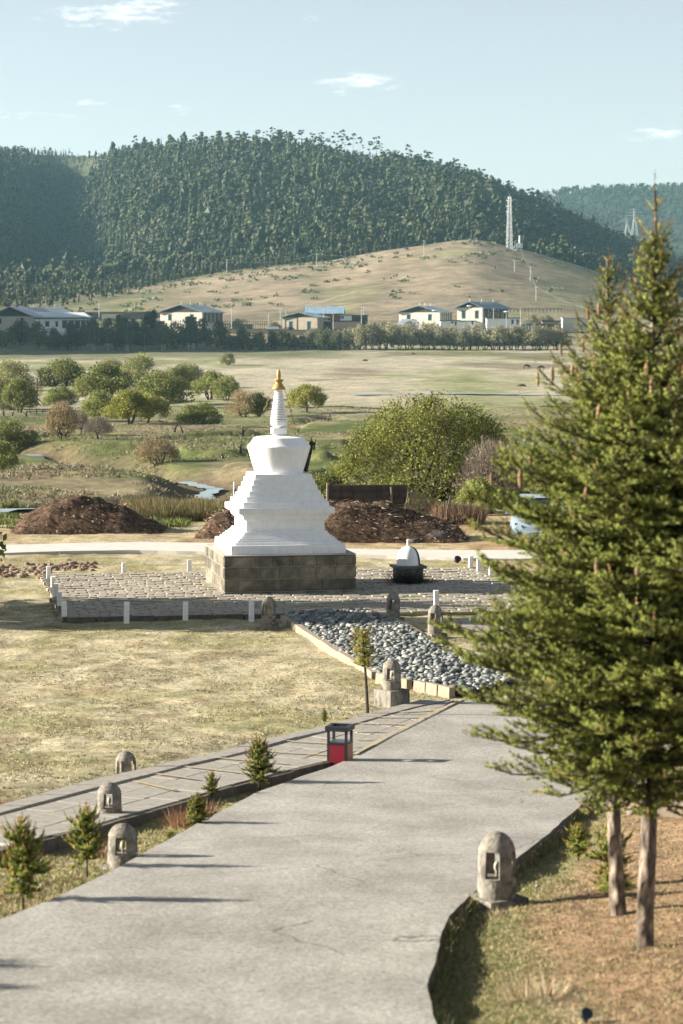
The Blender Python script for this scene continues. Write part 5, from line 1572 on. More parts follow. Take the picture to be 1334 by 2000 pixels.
# brown scrub between the earth heaps
r = np.random.default_rng(31); n = 5200
X = r.uniform(-8.6, -3.9, n); Y = r.uniform(88, 97, n); up = 667 + F * X / Y; k_ = (up > 235) & (up < 470); X, Y = X[k_], Y[k_]
P = np.stack([X, Y, H(X, Y)], 1); hh = .35 + .75 * fbm(X / 1.2, Y / 1.2, 3, 5)[:, None].repeat(5, axis=0) 
tufts('scrub', P, r, np.squeeze(hh) * .72, .016, [(.13, .085, .045), (.16, .12, .055), (.11, .11, .04), (.14, .15, .05), (.2, .145, .075)], .32, blades=5)
X = r.uniform(-15, -4, 3000); Y = r.uniform(85, 91, 3000); up = 667 + F * X / Y; k_ = (((up > 285) & (up < 372)) | (up < 45)) & (fbm(X, Y, 2, 4) > .42); P = np.stack([X[k_], Y[k_], H(X[k_], Y[k_])], 1)
tufts('verge_weeds', P, r, .22, .02, [(.13, .2, .03), (.17, .22, .045), (.2, .2, .07)], .4)
# low scrub, tussocks and dead stalks of the valley floor
def val_ok(X, Y, U, V_): return (fbm(X / 5, Y / 9, 3, 7) > .47)
P = scatter(16000, val_ok, -40, 1080, 765, 985, r, 1.0); P = P[(P[:, 1] > 104)]
o = tufts('tussocks', P, r, .26, .045, [(.24, .21, .12), (.17, .17, .07), (.30, .25, .16), (.16, .12, .09)], .9)

# ---------------------------------------------------------------- heaps of brown litter
def heap(name, pix, vb, topv, lab, seed, yd, depth=3.0, twigs=2500):
    """pix: list of (u, crest row) that gives the outline of the heap"""
    us = [p[0] for p in pix]; vs = [p[1] for p in pix]; k = ppm(yd); nx, ny = 90, 34; V = []
    xc = (us[0] + us[-1]) / 2; X0 = (xc - 667) / k; zb = pix_z(vb, yd)
    zg = h1(X0, yd) - .05
    for j in range(ny):
        t = j / (ny - 1)
        for i in range(nx):
            u = us[0] + (us[-1] - us[0]) * i / (nx - 1); hh = max(0, (np.interp(u, us, vs) * -1 + vb)) / k + .03
            prof = math.sin(math.pi * t) ** .75; x = (u - 667) / k; y = yd - depth * .35 + depth * t
            e = min(1, i / 6, (nx - 1 - i) / 6)
            n_ = float(fbm(np.array([x * 1.4 + seed]), np.array([y * 1.8]), 5, seed)[0]) - .5
            V.append((x - X0, y - yd, (hh * prof + n_ * .62 * min(1, hh * 2) * prof * e) - .06))
    Fc = np.array([[j * nx + i, j * nx + i + 1, (j + 1) * nx + i + 1, (j + 1) * nx + i] for j in range(ny - 1) for i in range(nx - 1)])
    root = empty(name, (X0, yd, zg), 0, lab, 'earth heap', 'heaps of brown litter along the lane')
    V = np.array(V); mk('mound', V, Fc, M['heap'], root, smooth=True)
    rr = np.random.default_rng(seed); q = rr.integers(0, len(V), twigs); P = V[q] + rr.normal(0, .05, (twigs, 3)); P = P[V[q][:, 2] > .08]; n = len(P)
    a = unit(n, rr); a[:, 2] *= .45; s = np.cross(a, unit(n, rr)) * .02; L_ = rr.uniform(.08, .30, n)[:, None]
    TV = np.stack([P - s, P + s, P + a * L_], 1).reshape(-1, 3); cc = np.array([(.26, .18, .12), (.13, .08, .055), (.40, .30, .20), (.06, .04, .03)])[rr.integers(0, 4, n)]
    tag(mk('litter', TV, np.arange(n * 3).reshape(-1, 3), M['twig'], root, col=np.repeat(cc, 3, axis=0)), kind='stuff')
heap('earth_heap', [(12, 1040), (40, 1012), (75, 988), (100, 974), (150, 971), (180, 974), (215, 985), (240, 988), (262, 1006), (300, 1022), (318, 1028)], 1040, 970, 'long dark brown heap of litter at the left beyond the lane', 3, 83.5, 3.4)
heap('earth_heap', [(372, 1050), (395, 1030), (420, 1008), (445, 993), (470, 990), (510, 995), (560, 1015)], 1050, 990, 'reddish brown heap partly hidden behind the stupa left side', 9, 81.5, 2.6, 1800)
heap('earth_heap', [(560, 1050), (600, 1020), (640, 1001), (700, 1003), (760, 1005), (800, 1015), (850, 1030), (890, 1045), (918, 1070)], 1076, 1000, 'largest twiggy brown heap right of the stupa below the stone wall', 14, 80.0, 3.6, 4200)
def boulder(u, v, wpx, seed, lab, col=(.075, .068, .06), yd=None, flat=.7, name='boulder', grp='boulders', parts=8):
    if yd: y = yd; x = (u - 667) * y / F
    else: x, y = on_s0(u, v)
    V, Fc = rock(seed, 12, 8, flat, .5, .07); s = wpx / ppm(y) / 2
    o = mk(name, V, Fc, M['rock_' + str(col)] if 'rock_' + str(col) in M else M.setdefault('rock_' + str(col), simple('boulder_stone', col, .9, .3, 4, bmp=.6)), smooth=True, loc=(x, y, (h1(x, y) if y < 43 or y > 75 else float(S0(y))) + s * flat * .55), rz=seed)
    o.scale = (s, s * .9, s); tag(o, lab, 'boulder', grp)
boulder(858, 1056, 56, 3, 'large dark grey boulder set in the right end of the big heap', yd=79.3, flat=.55)
boulder(812, 1058, 22, 4, 'smaller grey boulder left of the large one in the big heap', yd=78.9)
boulder(620, 1503, 14, 6, 'pale stone at the kerb end beside the litter bin', (.45, .42, .37), name='stone', grp='loose stones')
boulder(1326, 1541, 26, 7, 'pale flat stone on the right bank beside the concrete box', (.42, .38, .33), name='stone', grp='loose stones')
boulder(1243, 1550, 30, 8, 'purplish brown stone between the two spruce trunks', (.2, .15, .14), name='stone', grp='loose stones', yd=29)
boulder(905, 1818, 10, 9, 'small white pebble in the shaded grass by the road edge', (.5, .5, .5), name='stone', grp='loose stones', yd=19.9)
boulder(1055, 1735, 10, 10, 'small white pebble behind the large near lantern', (.5, .48, .44), name='stone', grp='loose stones', yd=22.3)
for i, (u, v, w_) in enumerate(((745, 1213, 12), (660, 1378, 8), (118, 1083, 5))):
    boulder(u, v, w_, 20 + i, ('dark round stone beside the lantern at the stone bed corner', 'small grey stone on the lawn edge near the staked spruce', 'pebble on the near edge of the pale lane')[i], (.2, .2, .19), name='stone', grp='loose stones')
# rubble beyond the plaza
sv = []; sf = []; b0 = 0; r = np.random.default_rng(8)
rv = [rock(k + 90, 6, 4, .7, .3, .08) for k in range(4)]
for i in range(320):
    t = r.random(); u = (r.uniform(-50, 95) if t < .6 else r.normal(140, 26)); v = 1117 + r.normal(0, 5) + (-7 if u > 95 else 0)
    x, y = on_s0(u, v); V, Fc = rv[r.integers(0, 4)]; s = r.uniform(.05, .15); ca, sa = math.cos(i), math.sin(i)
    W_ = V * s; W_ = np.stack([W_[:, 0] * ca - W_[:, 1] * sa + x, W_[:, 0] * sa + W_[:, 1] * ca + y, W_[:, 2] + float(S0(y)) - .05 + s * .3], 1); sv.append(W_); sf += [tuple(q + b0 for q in f) for f in Fc]; b0 += len(V)
tag(mk('rubble', np.concatenate(sv), sf, M['rubble_mat']), kind='stuff')
# ---------------------------------------------------------------- stone wall and broken timber fence
def stone_wall():
    yd = 88.5; k = ppm(yd); xa, xb = (641 - 667) / k, (796 - 667) / k; z = h1((xa + xb) / 2, yd); top = pix_z(945, yd) - z
    root = empty('stone_wall', (xa, yd, z - .05), R(2), 'dark shaded block wall right of the stupa under the huge willow', 'wall')
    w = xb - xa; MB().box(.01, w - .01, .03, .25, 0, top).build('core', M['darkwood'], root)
    MB().box(-.06, .0, -.03, .28, 0, top + .05).build('end_pier', M['mortar'], root)
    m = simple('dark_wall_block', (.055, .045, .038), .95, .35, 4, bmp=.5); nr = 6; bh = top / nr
    for j in range(nr):
        x = 0.0
        while x < w - .1:
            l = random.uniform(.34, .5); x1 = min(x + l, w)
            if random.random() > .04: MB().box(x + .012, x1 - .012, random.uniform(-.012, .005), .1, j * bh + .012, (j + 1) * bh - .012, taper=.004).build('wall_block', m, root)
            x = x1
    MB().tube([(w - .55, -.06, 0), (w - .6, -.08, top * .95)], .045, 6).build('prop', M['wood'], root)
stone_wall()
def post_line(name, lab, cat, pts, yd, hpx, mat, rad=.03, rails=(), grp=None, extra=None, part='picket'):
    k = ppm(yd); x0 = (pts[0][0] - 667) / k; z0 = h1(x0, yd)
    root = empty(name, (x0, yd, z0), 0, lab, cat, grp)
    for (u, dh, lean) in pts:
        x = (u - 667) / k - x0; z = h1(x + x0, yd) - z0; MB().tube([(x, 0, z - .1), (x + lean, .03, z + (hpx + dh) / k)], [rad, rad * .7], 5).build(part, mat, root)
    for (ua, va, ub, vb2, rr) in rails:
        MB().tube([((ua - 667) / k - x0, -.05, pix_z(va, yd) - z0), ((ub - 667) / k - x0, -.05, pix_z(vb2, yd) - z0)], rr, 5).build('rail', mat, root)
    return root
def gate():
    yd = 87.0; k = ppm(yd); z0 = h1((825 - 667) / k, yd); x0 = (825 - 667) / k
    root = empty('broken_gate', (x0, yd, z0), 0, 'collapsed grey timber gate leaning beside the dark block wall', 'gate')
    def p(u, v, dy=0): return ((u - 667) / k - x0, dy, pix_z(v, yd) - z0)
    for a, b in (((796, 960), (853, 977)), ((792, 1002), (842, 1017)), ((790, 985), (860, 990))): MB().tube([p(*a), p(*b)], .035, 5).build('rail', M['wood'], root)
    for i in range(13):
        t = i / 12; MB().tube([p(798 + 52 * t, 961 + 15 * t), p(790 + 50 * t + 4 * math.sin(i), 1001 + 14 * t)], [.022, .018], 5).build('bar', M['wood'], root)
    MB().tube([p(793, 1008), p(806, 958)], .04, 5).build('post', M['wood'], root); MB().tube([p(845, 1018), p(818, 962)], .03, 5).build('brace', M['wood'], root)
gate()
sticks = [(868, -2, .0), (873, -12, .1), (878, 4, .02), (884, -6, -.1), (889, 2, .0), (896, -8, .06), (903, 6, 0), (909, -4, -.04), (915, 3, .05), (921, -6, .0), (929, -8, .05), (936, 2, -.04)]
post_line('stick_fence', 'ragged fence of upright sticks right of the broken gate', 'fence', sticks, 86.5, 46, M['wood'], .022, rails=((866, 985, 940, 990, .02),), part='stake')
r = np.random.default_rng(61); n = 2600; yd = 86.9; k = ppm(yd); U = r.uniform(850, 945, n); X = (U - 667) / k; Y = yd + r.normal(0, .35, n); P = np.stack([X, Y, H(X, Y)], 1)
tufts('brushwood', P, r, .62, .014, [(.30, .20, .12), (.22, .13, .08), (.38, .27, .17), (.16, .10, .065)], .28, blades=3)
def ladder():
    yd = 86.0; k = ppm(yd); x0 = (872 - 667) / k; z0 = h1(x0, yd); root = empty('wooden_trestle', (x0, yd, z0), 0, 'narrow pointed timber trestle standing before the stick fence', 'trestle')
    def p(u, v): return ((u - 667) / k - x0, 0, pix_z(v, yd) - z0)
    for a, b in (((868, 1022), (880, 968)), ((880, 1022), (880, 968))): MB().tube([p(*a), p(*b)], .02, 5).build('leg', M['wood'], root)
    for v in (985, 1000, 1012): MB().tube([p(870 + (1012 - v) * .2, v), p(880, v)], .015, 5).build('rung', M['wood'], root)
ladder()
# pale pole behind the stupa
x, y = on_s0(456, 1042); z = h1(x, y); kk = ppm(y); root = empty('utility_post', (x, y, z), 0, 'slim pale post with a small bracket left of the stupa cornice', 'post')
MB().tube([(0, 0, -.1), (0.03, 0, pix_z(941, y) - z)], .035, 6).build('shaft', M['galv'], root); MB().box(.02, .09, -.03, .03, (pix_z(965, y) - z), (pix_z(955, y) - z)).build('bracket', M['blackmetal'], root)
# little black floodlight, stake light, concrete box
def small_light(u, v, wpx, lab, yd=None):
    if yd: y = yd; x = (u - 667) * y / F; z = h1(x, y)
    else: x, y = on_s0(u, v); z = float(S0(y)) - .02
    w = wpx / ppm(y); root = empty('floodlight', (x, y, z), R(20), lab, 'floodlight', 'garden floodlights')
    MB().box(-w * .1, w * .1, -w * .1, w * .1, 0, w * .35).build('bracket', M['blackmetal'], root)
    MB().lathe([(w * .32, -w * .3), (w * .42, -w * .1), (w * .5, w * .35), (w * .46, w * .36)], 12, Matrix.Translation((0, 0, w * .62)) @ Matrix.Rotation(R(50), 4, 'X')).build('housing', M['blackmetal'], root, smooth=True)
    MB().lathe([(w * .44, 0), (w * .44, w * .01)], 12, Matrix.Translation((0, 0, w * .62)) @ Matrix.Rotation(R(50), 4, 'X') @ Matrix.Translation((0, 0, w * .355))).build('lens', M['winglass'], root)
small_light(893, 1101, 14, 'small black floodlight on the far plaza edge below the lane')
small_light(1153, 2010, 26, 'black garden spotlight stub in the mulch at the lower margin', yd=15.15)
yb_ = 28.5; root = empty('concrete_box', ((1312 - 667) * yb_ / F, yb_, h1((1312 - 667) * yb_ / F, yb_) - .02), R(-25), 'low brown concrete box at the right margin behind the tallest spruce', 'box')
MB().box(-.28, .28, -.16, .16, -.1, .17, taper=.01).build('body', M['edging'], root); MB().box(-.30, .30, -.18, .18, .172, .21, taper=.01).build('lid', M['edging'], root)
x, y = on_s0(955, 1241); root = empty('concrete_block', (x, y, float(S0(y)) - .02), R(5), 'dark low concrete block beside the paved apron left of the spruce boughs', 'block')
MB().box(-.16, .16, -.1, .1, -.05, .10, taper=.008).build('body', M['kerbside'], root); MB().box(-.17, .17, -.11, .11, .102, .13, taper=.008).build('top', M['edging'], root)

# ---------------------------------------------------------------- parked car, mostly behind the boughs
def car():
    yd = 78.0; x = (1054 - 667) * yd / F; z = float(S0(yd)) + .09
    root = empty('parked_car', (x, yd, z), R(-4), 'pale blue silver car facing the camera on the lane, half hidden by spruce', 'car')
    paint = simple('silver_blue_paint', (.42, .52, .60), .22, .04, 2, metal=.45, bmp=0)
    # cross sections along the length: y, half width low, half width high, z low, z belt
    S_ = [(-2.2, .62, .55, .32, .62), (-2.1, .84, .76, .24, .74), (-1.7, .90, .84, .20, .86), (-1.0, .92, .86, .20, .98), (0, .93, .87, .20, 1.0), (1.4, .92, .85, .22, 1.0), (2.1, .88, .78, .26, .98), (2.25, .7, .66, .34, .86)]
    V = []; Fc = []; n = 10
    for (yy, a, b, z0, z1) in S_:
        V += [(-a * .9, yy, z0), (-a, yy, z0 + .12), (-a * 1.0, yy, (z0 + z1) / 2), (-b, yy, z1 - .06), (-b * .86, yy, z1), (b * .86, yy, z1), (b, yy, z1 - .06), (a, yy, (z0 + z1) / 2), (a, yy, z0 + .12), (a * .9, yy, z0)]
    for j in range(len(S_) - 1):
        for i in range(n): k2 = (i + 1) % n; Fc.append((j * n + i, j * n + k2, (j + 1) * n + k2, (j + 1) * n + i))
    Fc.append(tuple(range(n - 1, -1, -1))); Fc.append(tuple(range((len(S_) - 1) * n, len(S_) * n)))
    mk('body', V, Fc, paint, root, smooth=True).data.set_sharp_from_angle(angle=R(35))
    G_ = [(-1.05, .80, .97), (-.45, .66, 1.42), (.2, .64, 1.48), (1.1, .64, 1.46), (1.9, .74, .99)]
    V = []; Fc = []
    for yy, a, zz in G_: V += [(-.84, yy, .96), (-a, yy, zz), (a, yy, zz), (.84, yy, .96)]
    for j in range(4):
        for i in range(3): Fc.append((j * 4 + i, j * 4 + i + 1, j * 4 + i + 5, j * 4 + i + 4))
    mk('glasshouse', V, Fc, M['winglass'], root)
    MB().box(-.64, .64, -.42, 1.15, 1.475, 1.50, taper=.04).build('roof', paint, root)
    for s in (-1, 1):
        MB().tube([(s * .84, -1.05, .99), (s * .67, -.45, 1.44), (s * .65, .2, 1.49)], .03, 5).build('pillar', paint, root)
        MB().box(s * 1.0 - .1, s * 1.0 + .1, -.78, -.66, .98, 1.12, taper=.02).build('mirror', paint, root)
        MB().add([(s * .80, -2.06, .62), (s * .50, -2.20, .60), (s * .52, -2.16, .72), (s * .78, -1.92, .80)], [(0, 1, 2, 3)]).build('headlight', M['winglass'], root)
        for yy in (-1.45, 1.4):
            w = MB().lathe([(.2, -.09), (.31, -.1), (.33, -.06), (.33, .06), (.31, .1), (.2, .09)], 20, Matrix.Translation((s * .82, yy, .33)) @ Matrix.Rotation(R(90), 4, 'Y')).build('tyre', simple('tyre_rubber', (.02, .02, .02), .9), root, smooth=True)
            MB().lathe([(.19, -.1), (.19, .1)], 12, Matrix.Translation((s * .83, yy, .33)) @ Matrix.Rotation(R(90), 4, 'Y')).build('rim', M['galv'], root)
    g = MB()
    for zz in (.36, .44, .52): g.box(-.5, .5, -2.235, -2.20, zz, zz + .03)
    g.build('grille', M['galv'], root); MB().box(-.72, .72, -2.19, -2.1, .22, .36).build('bumper', M['blackmetal'], root)
    MB().box(-.22, .22, -2.24, -2.2, .40, .51).build('number_plate', simple('blue_plate', (.05, .12, .35), .5, .05), root)
car()

# ---------------------------------------------------------------- valley small things
def stump(u, v, hpx, lab, seed):
    x, y = G(u, v); z = h1(x, y); h = hpx / ppm(y); r_ = np.random.default_rng(seed)
    m = MB(); a = r_.uniform(-.4, .4); m.tube([(0, 0, -.1), (a * h * .5, 0, h * .5), (a * h * 1.1, .1, h)], [h * .12 + .03, h * .09, .02], 5)
    m.tube([(a * h * .5, 0, h * .5), (a * h * .5 + h * .4, 0, h * .85)], [h * .07, .01], 5); m.tube([(a * h * .3, 0, h * .3), (-h * .35, 0, h * .62)], [h * .06, .01], 5)
    o = m.build('dead_stump', M['darkbark'], None, loc=(x, y, z)); tag(o, lab, 'tree stump', 'dead stumps in the pasture')
for i, (u, v, h, lab) in enumerate([(469, 888, 22, 'forked dark stump just left of the white vase'), (474, 853, 28, 'leaning dead trunk with twiggy head left of the spire base'), (436, 893, 15, 'thin upright dead stake left of the forked stump'),
    (357, 849, 16, 'short dead stick right of the flat crowned willow'), (340, 848, 18, 'slender dead stick below the bright willow pair'), (232, 939, 8, 'small dark stump on the grassy island of the stream'), (192, 826, 14, 'dark stump in front of the open yellow green willow'),
    (51, 822, 16, 'dark stump below the timber rack at the left'), (8, 820, 14, 'dark stump at the left margin by the brook'), (24, 820, 11, 'short stump second from the left margin by the brook'), (581, 850, 12, 'little leaning stick right of the spire base')]): stump(u, v, h, lab, i)
def rack():
    x, y = G(62, 792); k = ppm(y); z = h1(x, y); root = empty('drying_rack', (x, y, z), R(8), 'tall timber drying rack with many horizontal bars among the willows', 'drying rack')
    for dx in (-11, -2, 10): MB().tube([(dx / k, 0, -.2), (dx / k + .1, 0, 44 / k)], .09, 5).build('post', M['darkwood'], root)
    for i in range(9): MB().tube([(-14 / k, -.08, (20 + 2.9 * i) / k), (22 / k, -.08, (20 + 2.9 * i) / k)], .045, 4).build('bar', M['wood'], root)
    for dx in (6, 14, 22): MB().tube([(dx / k - .9, -.2, (16) / k), (dx / k + .3, 0, -.1)], .06, 4).build('brace', M['darkwood'], root)
rack()
def pen(u0, u1, vb, h, lab, n=7, mat='wood'):
    x, y = G((u0 + u1) / 2, vb); post_line('log_fence', lab, 'fence', [(u0 + (u1 - u0) * i / (n - 1), random.uniform(-2, 2), random.uniform(-.2, .2)) for i in range(n)], y, h, M[mat], .06, rails=((u0, vb - h * .4, u1, vb - h * .45, .05), (u0, vb - h * .8, u1, vb - h * .8, .05)), part='fence_post')
pen(609, 647, 824, 13, 'short grey log pen in the pasture right of the spire', 7)
pen(60, 118, 812, 10, 'low dark fence run at the foot of the timber rack', 6, 'darkwood')
def dung(u, v, w, h, lab):
    x, y = G(u, v); k = ppm(y); V, Fc = rock(int(u), 12, 6, 1, .2, .06); V[:, 2] = np.maximum(V[:, 2], -.1)
    o = mk('earth_mound', V, Fc, M['heap'], loc=(x, y, h1(x, y))); o.scale = (w / k / 2, w / k / 3, h / k); tag(o, lab, 'earth mound', 'small dark mounds in the meadow')
dung(1018, 754, 20, 5, 'small dark peaked mound in the far meadow nearest the spruce'); dung(713, 704, 12, 4, 'tiny dark mound in the far meadow below the tree row'); dung(806, 691, 9, 3, 'tiniest mound at the foot of the tree row'); dung(310, 733, 9, 3, 'tiny mound behind the pale willows')
def horse(u, v, lab, flip):
    x, y = G(u, v); s = .85; bm = bpy.data.meshes.new('horse'); z = h1(x, y)
    pts = [(0, 0, 1.05), (.55, 0, 1.1), (.78, 0, 1.0), (1.05, 0, .6), (1.22, 0, .28), (-.55, 0, 1.1), (-.72, 0, .85), (-.8, 0, .5)]
    legs = [(.5, .14, .6), (.5, .14, .02), (.5, -.14, .6), (.42, -.14, .02), (-.55, .14, .62), (-.6, .14, .02), (-.55, -.14, .62), (-.5, -.14, .02)]
    V = pts + legs; E = [(0, 1), (1, 2), (2, 3), (3, 4), (0, 5), (5, 6), (6, 7), (1, 8), (8, 9), (1, 10), (10, 11), (5, 12), (12, 13), (5, 14), (14, 15)]
    bm.from_pydata(V, E, []); o = link('horse', bm, None, (x, y, z)); o.scale = (flip * s, s, s)
    sk = o.modifiers.new('s', 'SKIN'); rad = [.27, .25, .17, .12, .06, .27, .05, .03, .09, .045, .09, .045, .1, .045, .1, .045]
    for d, q in zip(bm.skin_vertices[0].data, rad): d.radius = (q, q)
    bm.skin_vertices[0].data[0].use_root = True; o.modifiers.new('u', 'SUBSURF').levels = 1
    bm.materials.append(simple('dark_brown_coat', (.035, .025, .02), .8)); tag(o, lab, 'horse', 'horses grazing in the meadow')
horse(1028, 721, 'dark horse grazing in the far meadow, the one farther from the spruce', 1); horse(1058, 723, 'dark horse grazing in the far meadow, the one nearer the spruce', -1)
# stream
sv = []; sf = []
for ri, rr in enumerate(RIV):
    P = []
    for a, b in zip(rr[:-1], rr[1:]):
        for t in np.linspace(0, 1, 7)[:-1]: P.append((a[0] + (b[0] - a[0]) * t, a[1] + (b[1] - a[1]) * t))
    P.append(rr[-1]); b0 = len(sv)
    for i, (u, v) in enumerate(P):
        x, y = on_s0(u, v); wd = (.75 + .9 * abs(math.sin(i * .9))) * (.8 if ri == 1 else .9) * (2.6 if ri == 3 else 1) * (1.3 if ri == 2 else 1)
        ax, ay = on_s0(*P[max(0, i - 1)]); bx_, by_ = on_s0(*P[min(len(P) - 1, i + 1)]); l = math.hypot(bx_ - ax, by_ - ay) + 1e-6; nx, ny = -(by_ - ay) / l, (bx_ - ax) / l
        if ri < 3: z = min(h1(x, y), h1(x + nx * wd * .7, y + ny * wd * .7), h1(x - nx * wd * .7, y - ny * wd * .7)) + .16
        else: z = h1(x, y) + .14
        for s in (-1, 1): sv.append((x + nx * wd * s * .5, y + ny * wd * s * .5 * 1.6, z))
    for i in range(len(P) - 1): sf.append((b0 + 2 * i, b0 + 2 * i + 1, b0 + 2 * i + 3, b0 + 2 * i + 2))
tag(mk('stream', sv, sf, M['water']), kind='structure')

# ---------------------------------------------------------------- village
def house(u, vbase, yd, wpx, dpx, walltop, peak, lab, rz=-25, wall='housewall', roof='roofblue', storeys=2, loggia=True, annex=None, eave=1.0, finials=True):
    """gable front toward the viewer, long side to the right; u, vbase = front left corner"""
    k = ppm(yd); x = (u - 667) / k; zb = min(h1(x, yd), pix_z(vbase, yd)) - .5; a = R(rz)
    W_ = wpx / k / math.cos(a); D_ = dpx / k / abs(math.sin(a)); zt = pix_z(walltop, yd) - zb; zp_ = pix_z(peak, yd) - zb
    root = empty('village_house', (x, yd, zb), a, lab, 'house', 'village houses')
    MB().box(0, W_, 0, D_, -1.5, zt).build('wall', M[wall], root)
    # gable: dark timber, set back under the roof
    MB().add([(-.1, -.05, zt + .01), (W_ + .1, -.05, zt + .01), (W_ * .5, -.05, zp_ - .35), (-.1, D_ + .05, zt + .01), (W_ + .1, D_ + .05, zt + .01), (W_ * .5, D_ + .05, zp_ - .35)], [(0, 1, 2), (5, 4, 3), (0, 3, 4, 1)]).build('gable', M['gable'], root)
    e = eave; t = .16; sl = (zp_ - zt) / (W_ * .5)
    rf = MB()
    for s in (-1, 1):
        xo = W_ * .5 + s * (W_ * .5 + e); zo = zt - sl * e + .1
        P = [(xo, -e, zo), (xo, D_ + e, zo), (W_ * .5 + s * .0, D_ + e, zp_), (W_ * .5, -e, zp_)]
        V = P + [(p[0], p[1], p[2] + t) for p in P]; rf.add(V, [(0, 1, 2, 3), (4, 7, 6, 5)] + [(i, 4 + i, 4 + (i + 1) % 4, (i + 1) % 4) for i in range(4)])
    ro = rf.build('roof', M[roof], root)
    mm = MB()
    for i in range(9):
        yy = -e + (D_ + 2 * e) * (i + .5) / 9
        for s in (-1, 1): mm.tube([(W_ * .5 + s * (W_ * .5 + e), yy, zt - sl * e + .1 + t), (W_ * .5, yy, zp_ + t)], .05, 3, cap=False)
    mm.build('roof_seams', M[roof], ro)
    MB().add([(W_ * .55, D_ * .25, zp_ - .05 * W_ * sl + t + .06), (W_ * .78, D_ * .25, zp_ - .28 * W_ * sl + t + .06), (W_ * .78, D_ * .6, zp_ - .28 * W_ * sl + t + .06), (W_ * .55, D_ * .6, zp_ - .05 * W_ * sl + t + .06)], [(0, 1, 2, 3)]).build('solar_panel', M['winglass'], ro)
    def win(x0, x1, y0, z0, z1, side=False):
        T_ = Matrix.Identity(4) if not side else Matrix.Translation((W_, 0, 0)) @ Matrix.Rotation(R(90), 4, 'Z')
        f = MB(); f.box(x0 - .15, x1 + .15, y0 - .05, y0, z0 - .12, z0, T_); f.box(x0 - .15, x1 + .15, y0 - .12, y0, z1, z1 + .28, T_); f.box(x0 - .15, x0, y0 - .05, y0, z0, z1, T_); f.box(x1, x1 + .15, y0 - .05, y0, z0, z1, T_)
        wo = f.build('window', M['teal'], root); MB().box(x0, x1, y0 - .03, y0 - .005, z0, z1, T_).build('pane', M['winglass'], wo)
    hs = zt / storeys
    for fx in (.2, .72): win(W_ * fx, W_ * fx + 1.1, 0, zt - hs * .75, zt - hs * .25)
    if loggia:
        # open upper gallery on the long side
        lg = MB().box(W_ + .003, W_ + .02, .6, D_ - .4, zt - hs * .95, zt - .25).build('gallery_back', M['brownwall'], root)
        for i in range(6): MB().box(W_ + .03, W_ + .28, .5 + (D_ - 1.0) * i / 5 - .12, .5 + (D_ - 1.0) * i / 5 + .12, zt - hs, zt).build('gallery_post', M[wall], root)
        for i in range(4): win(.9 + (D_ - 2) * i / 4, .9 + (D_ - 2) * i / 4 + 1.0, -.04, zt - hs * .85, zt - hs * .3, True)
        MB().box(W_ + .02, W_ + .3, .3, D_, zt - hs - .2, zt - hs).build('gallery_floor', M['teal'], root)
    if finials:
        for yy in (0, D_ * .45, D_ * .9): MB().tube([(W_ * .5, yy, zp_), (W_ * .5, yy, zp_ + 1.2)], .09, 4).build('finial', M['housewhite'], root)
    return root, W_, D_, zt
def flat_house(u0, u1, vtop, vbase, yd, lab, wall='housewhite', wins=(), dpt=6, rz=0, trim='teal', grp='village outbuildings', name='outbuilding'):
    k = ppm(yd); x = (u0 - 667) / k; w = (u1 - u0) / k; zb = min(pix_z(vbase, yd), h1(x, yd)) - .6; zt = pix_z(vtop, yd) - zb
    root = empty(name, (x, yd, zb), R(rz), lab, 'outbuilding', grp)
    MB().box(0, w, 0, dpt, -1, zt).build('wall', M[wall], root); MB().box(-.3, w + .3, -.3, dpt + .3, zt + .003, zt + .35).build('parapet', M[trim], root)
    for (a, b, c, d) in wins:
        o = MB().box((a - u0) / k, (b - u0) / k, -.06, -.003, pix_z(d, yd) - zb, pix_z(c, yd) - zb).build('window', M['teal'], root)
        MB().box((a - u0) / k + .12, (b - u0) / k - .12, -.09, -.062, pix_z(d, yd) - zb + .1, pix_z(c, yd) - zb - .1).build('pane', M['winglass'], o)
        MB().box((a - u0) / k - .15, (b - u0) / k + .15, -.16, -.01, pix_z(c, yd) - zb + .02, pix_z(c, yd) - zb + .3).build('lintel', M['brownwall'], root)
    return root
house(-18, 640, 860, 90, 75, 618, 600, 'long grey roofed farmhouse at the left margin behind the white house', roof='roofgrey', loggia=False)
house(314, 645, 880, 84, 36, 610, 596, 'white gabled farmhouse with blue roof above the dark round tree')
house(552, 640, 870, 68, 20, 620, 611, 'low mud walled farmhouse with flat blue gable roof in the village middle', wall='mud', storeys=1, loggia=False, finials=False)
house(779, 645, 880, 78, 26, 610, 598, 'white farmhouse with blue roof left of the tallest farmhouse')
house(892, 648, 870, 48, 58, 601, 590, 'tallest two storey farmhouse with open gallery near the spruce', eave=1.2)
house(600, 632, 905, 66, 14, 617, 599, 'long blue roofed barn with brown timber front behind the mud farmhouse', rz=-80, wall='brownwall', loggia=False, finials=False) if False else None
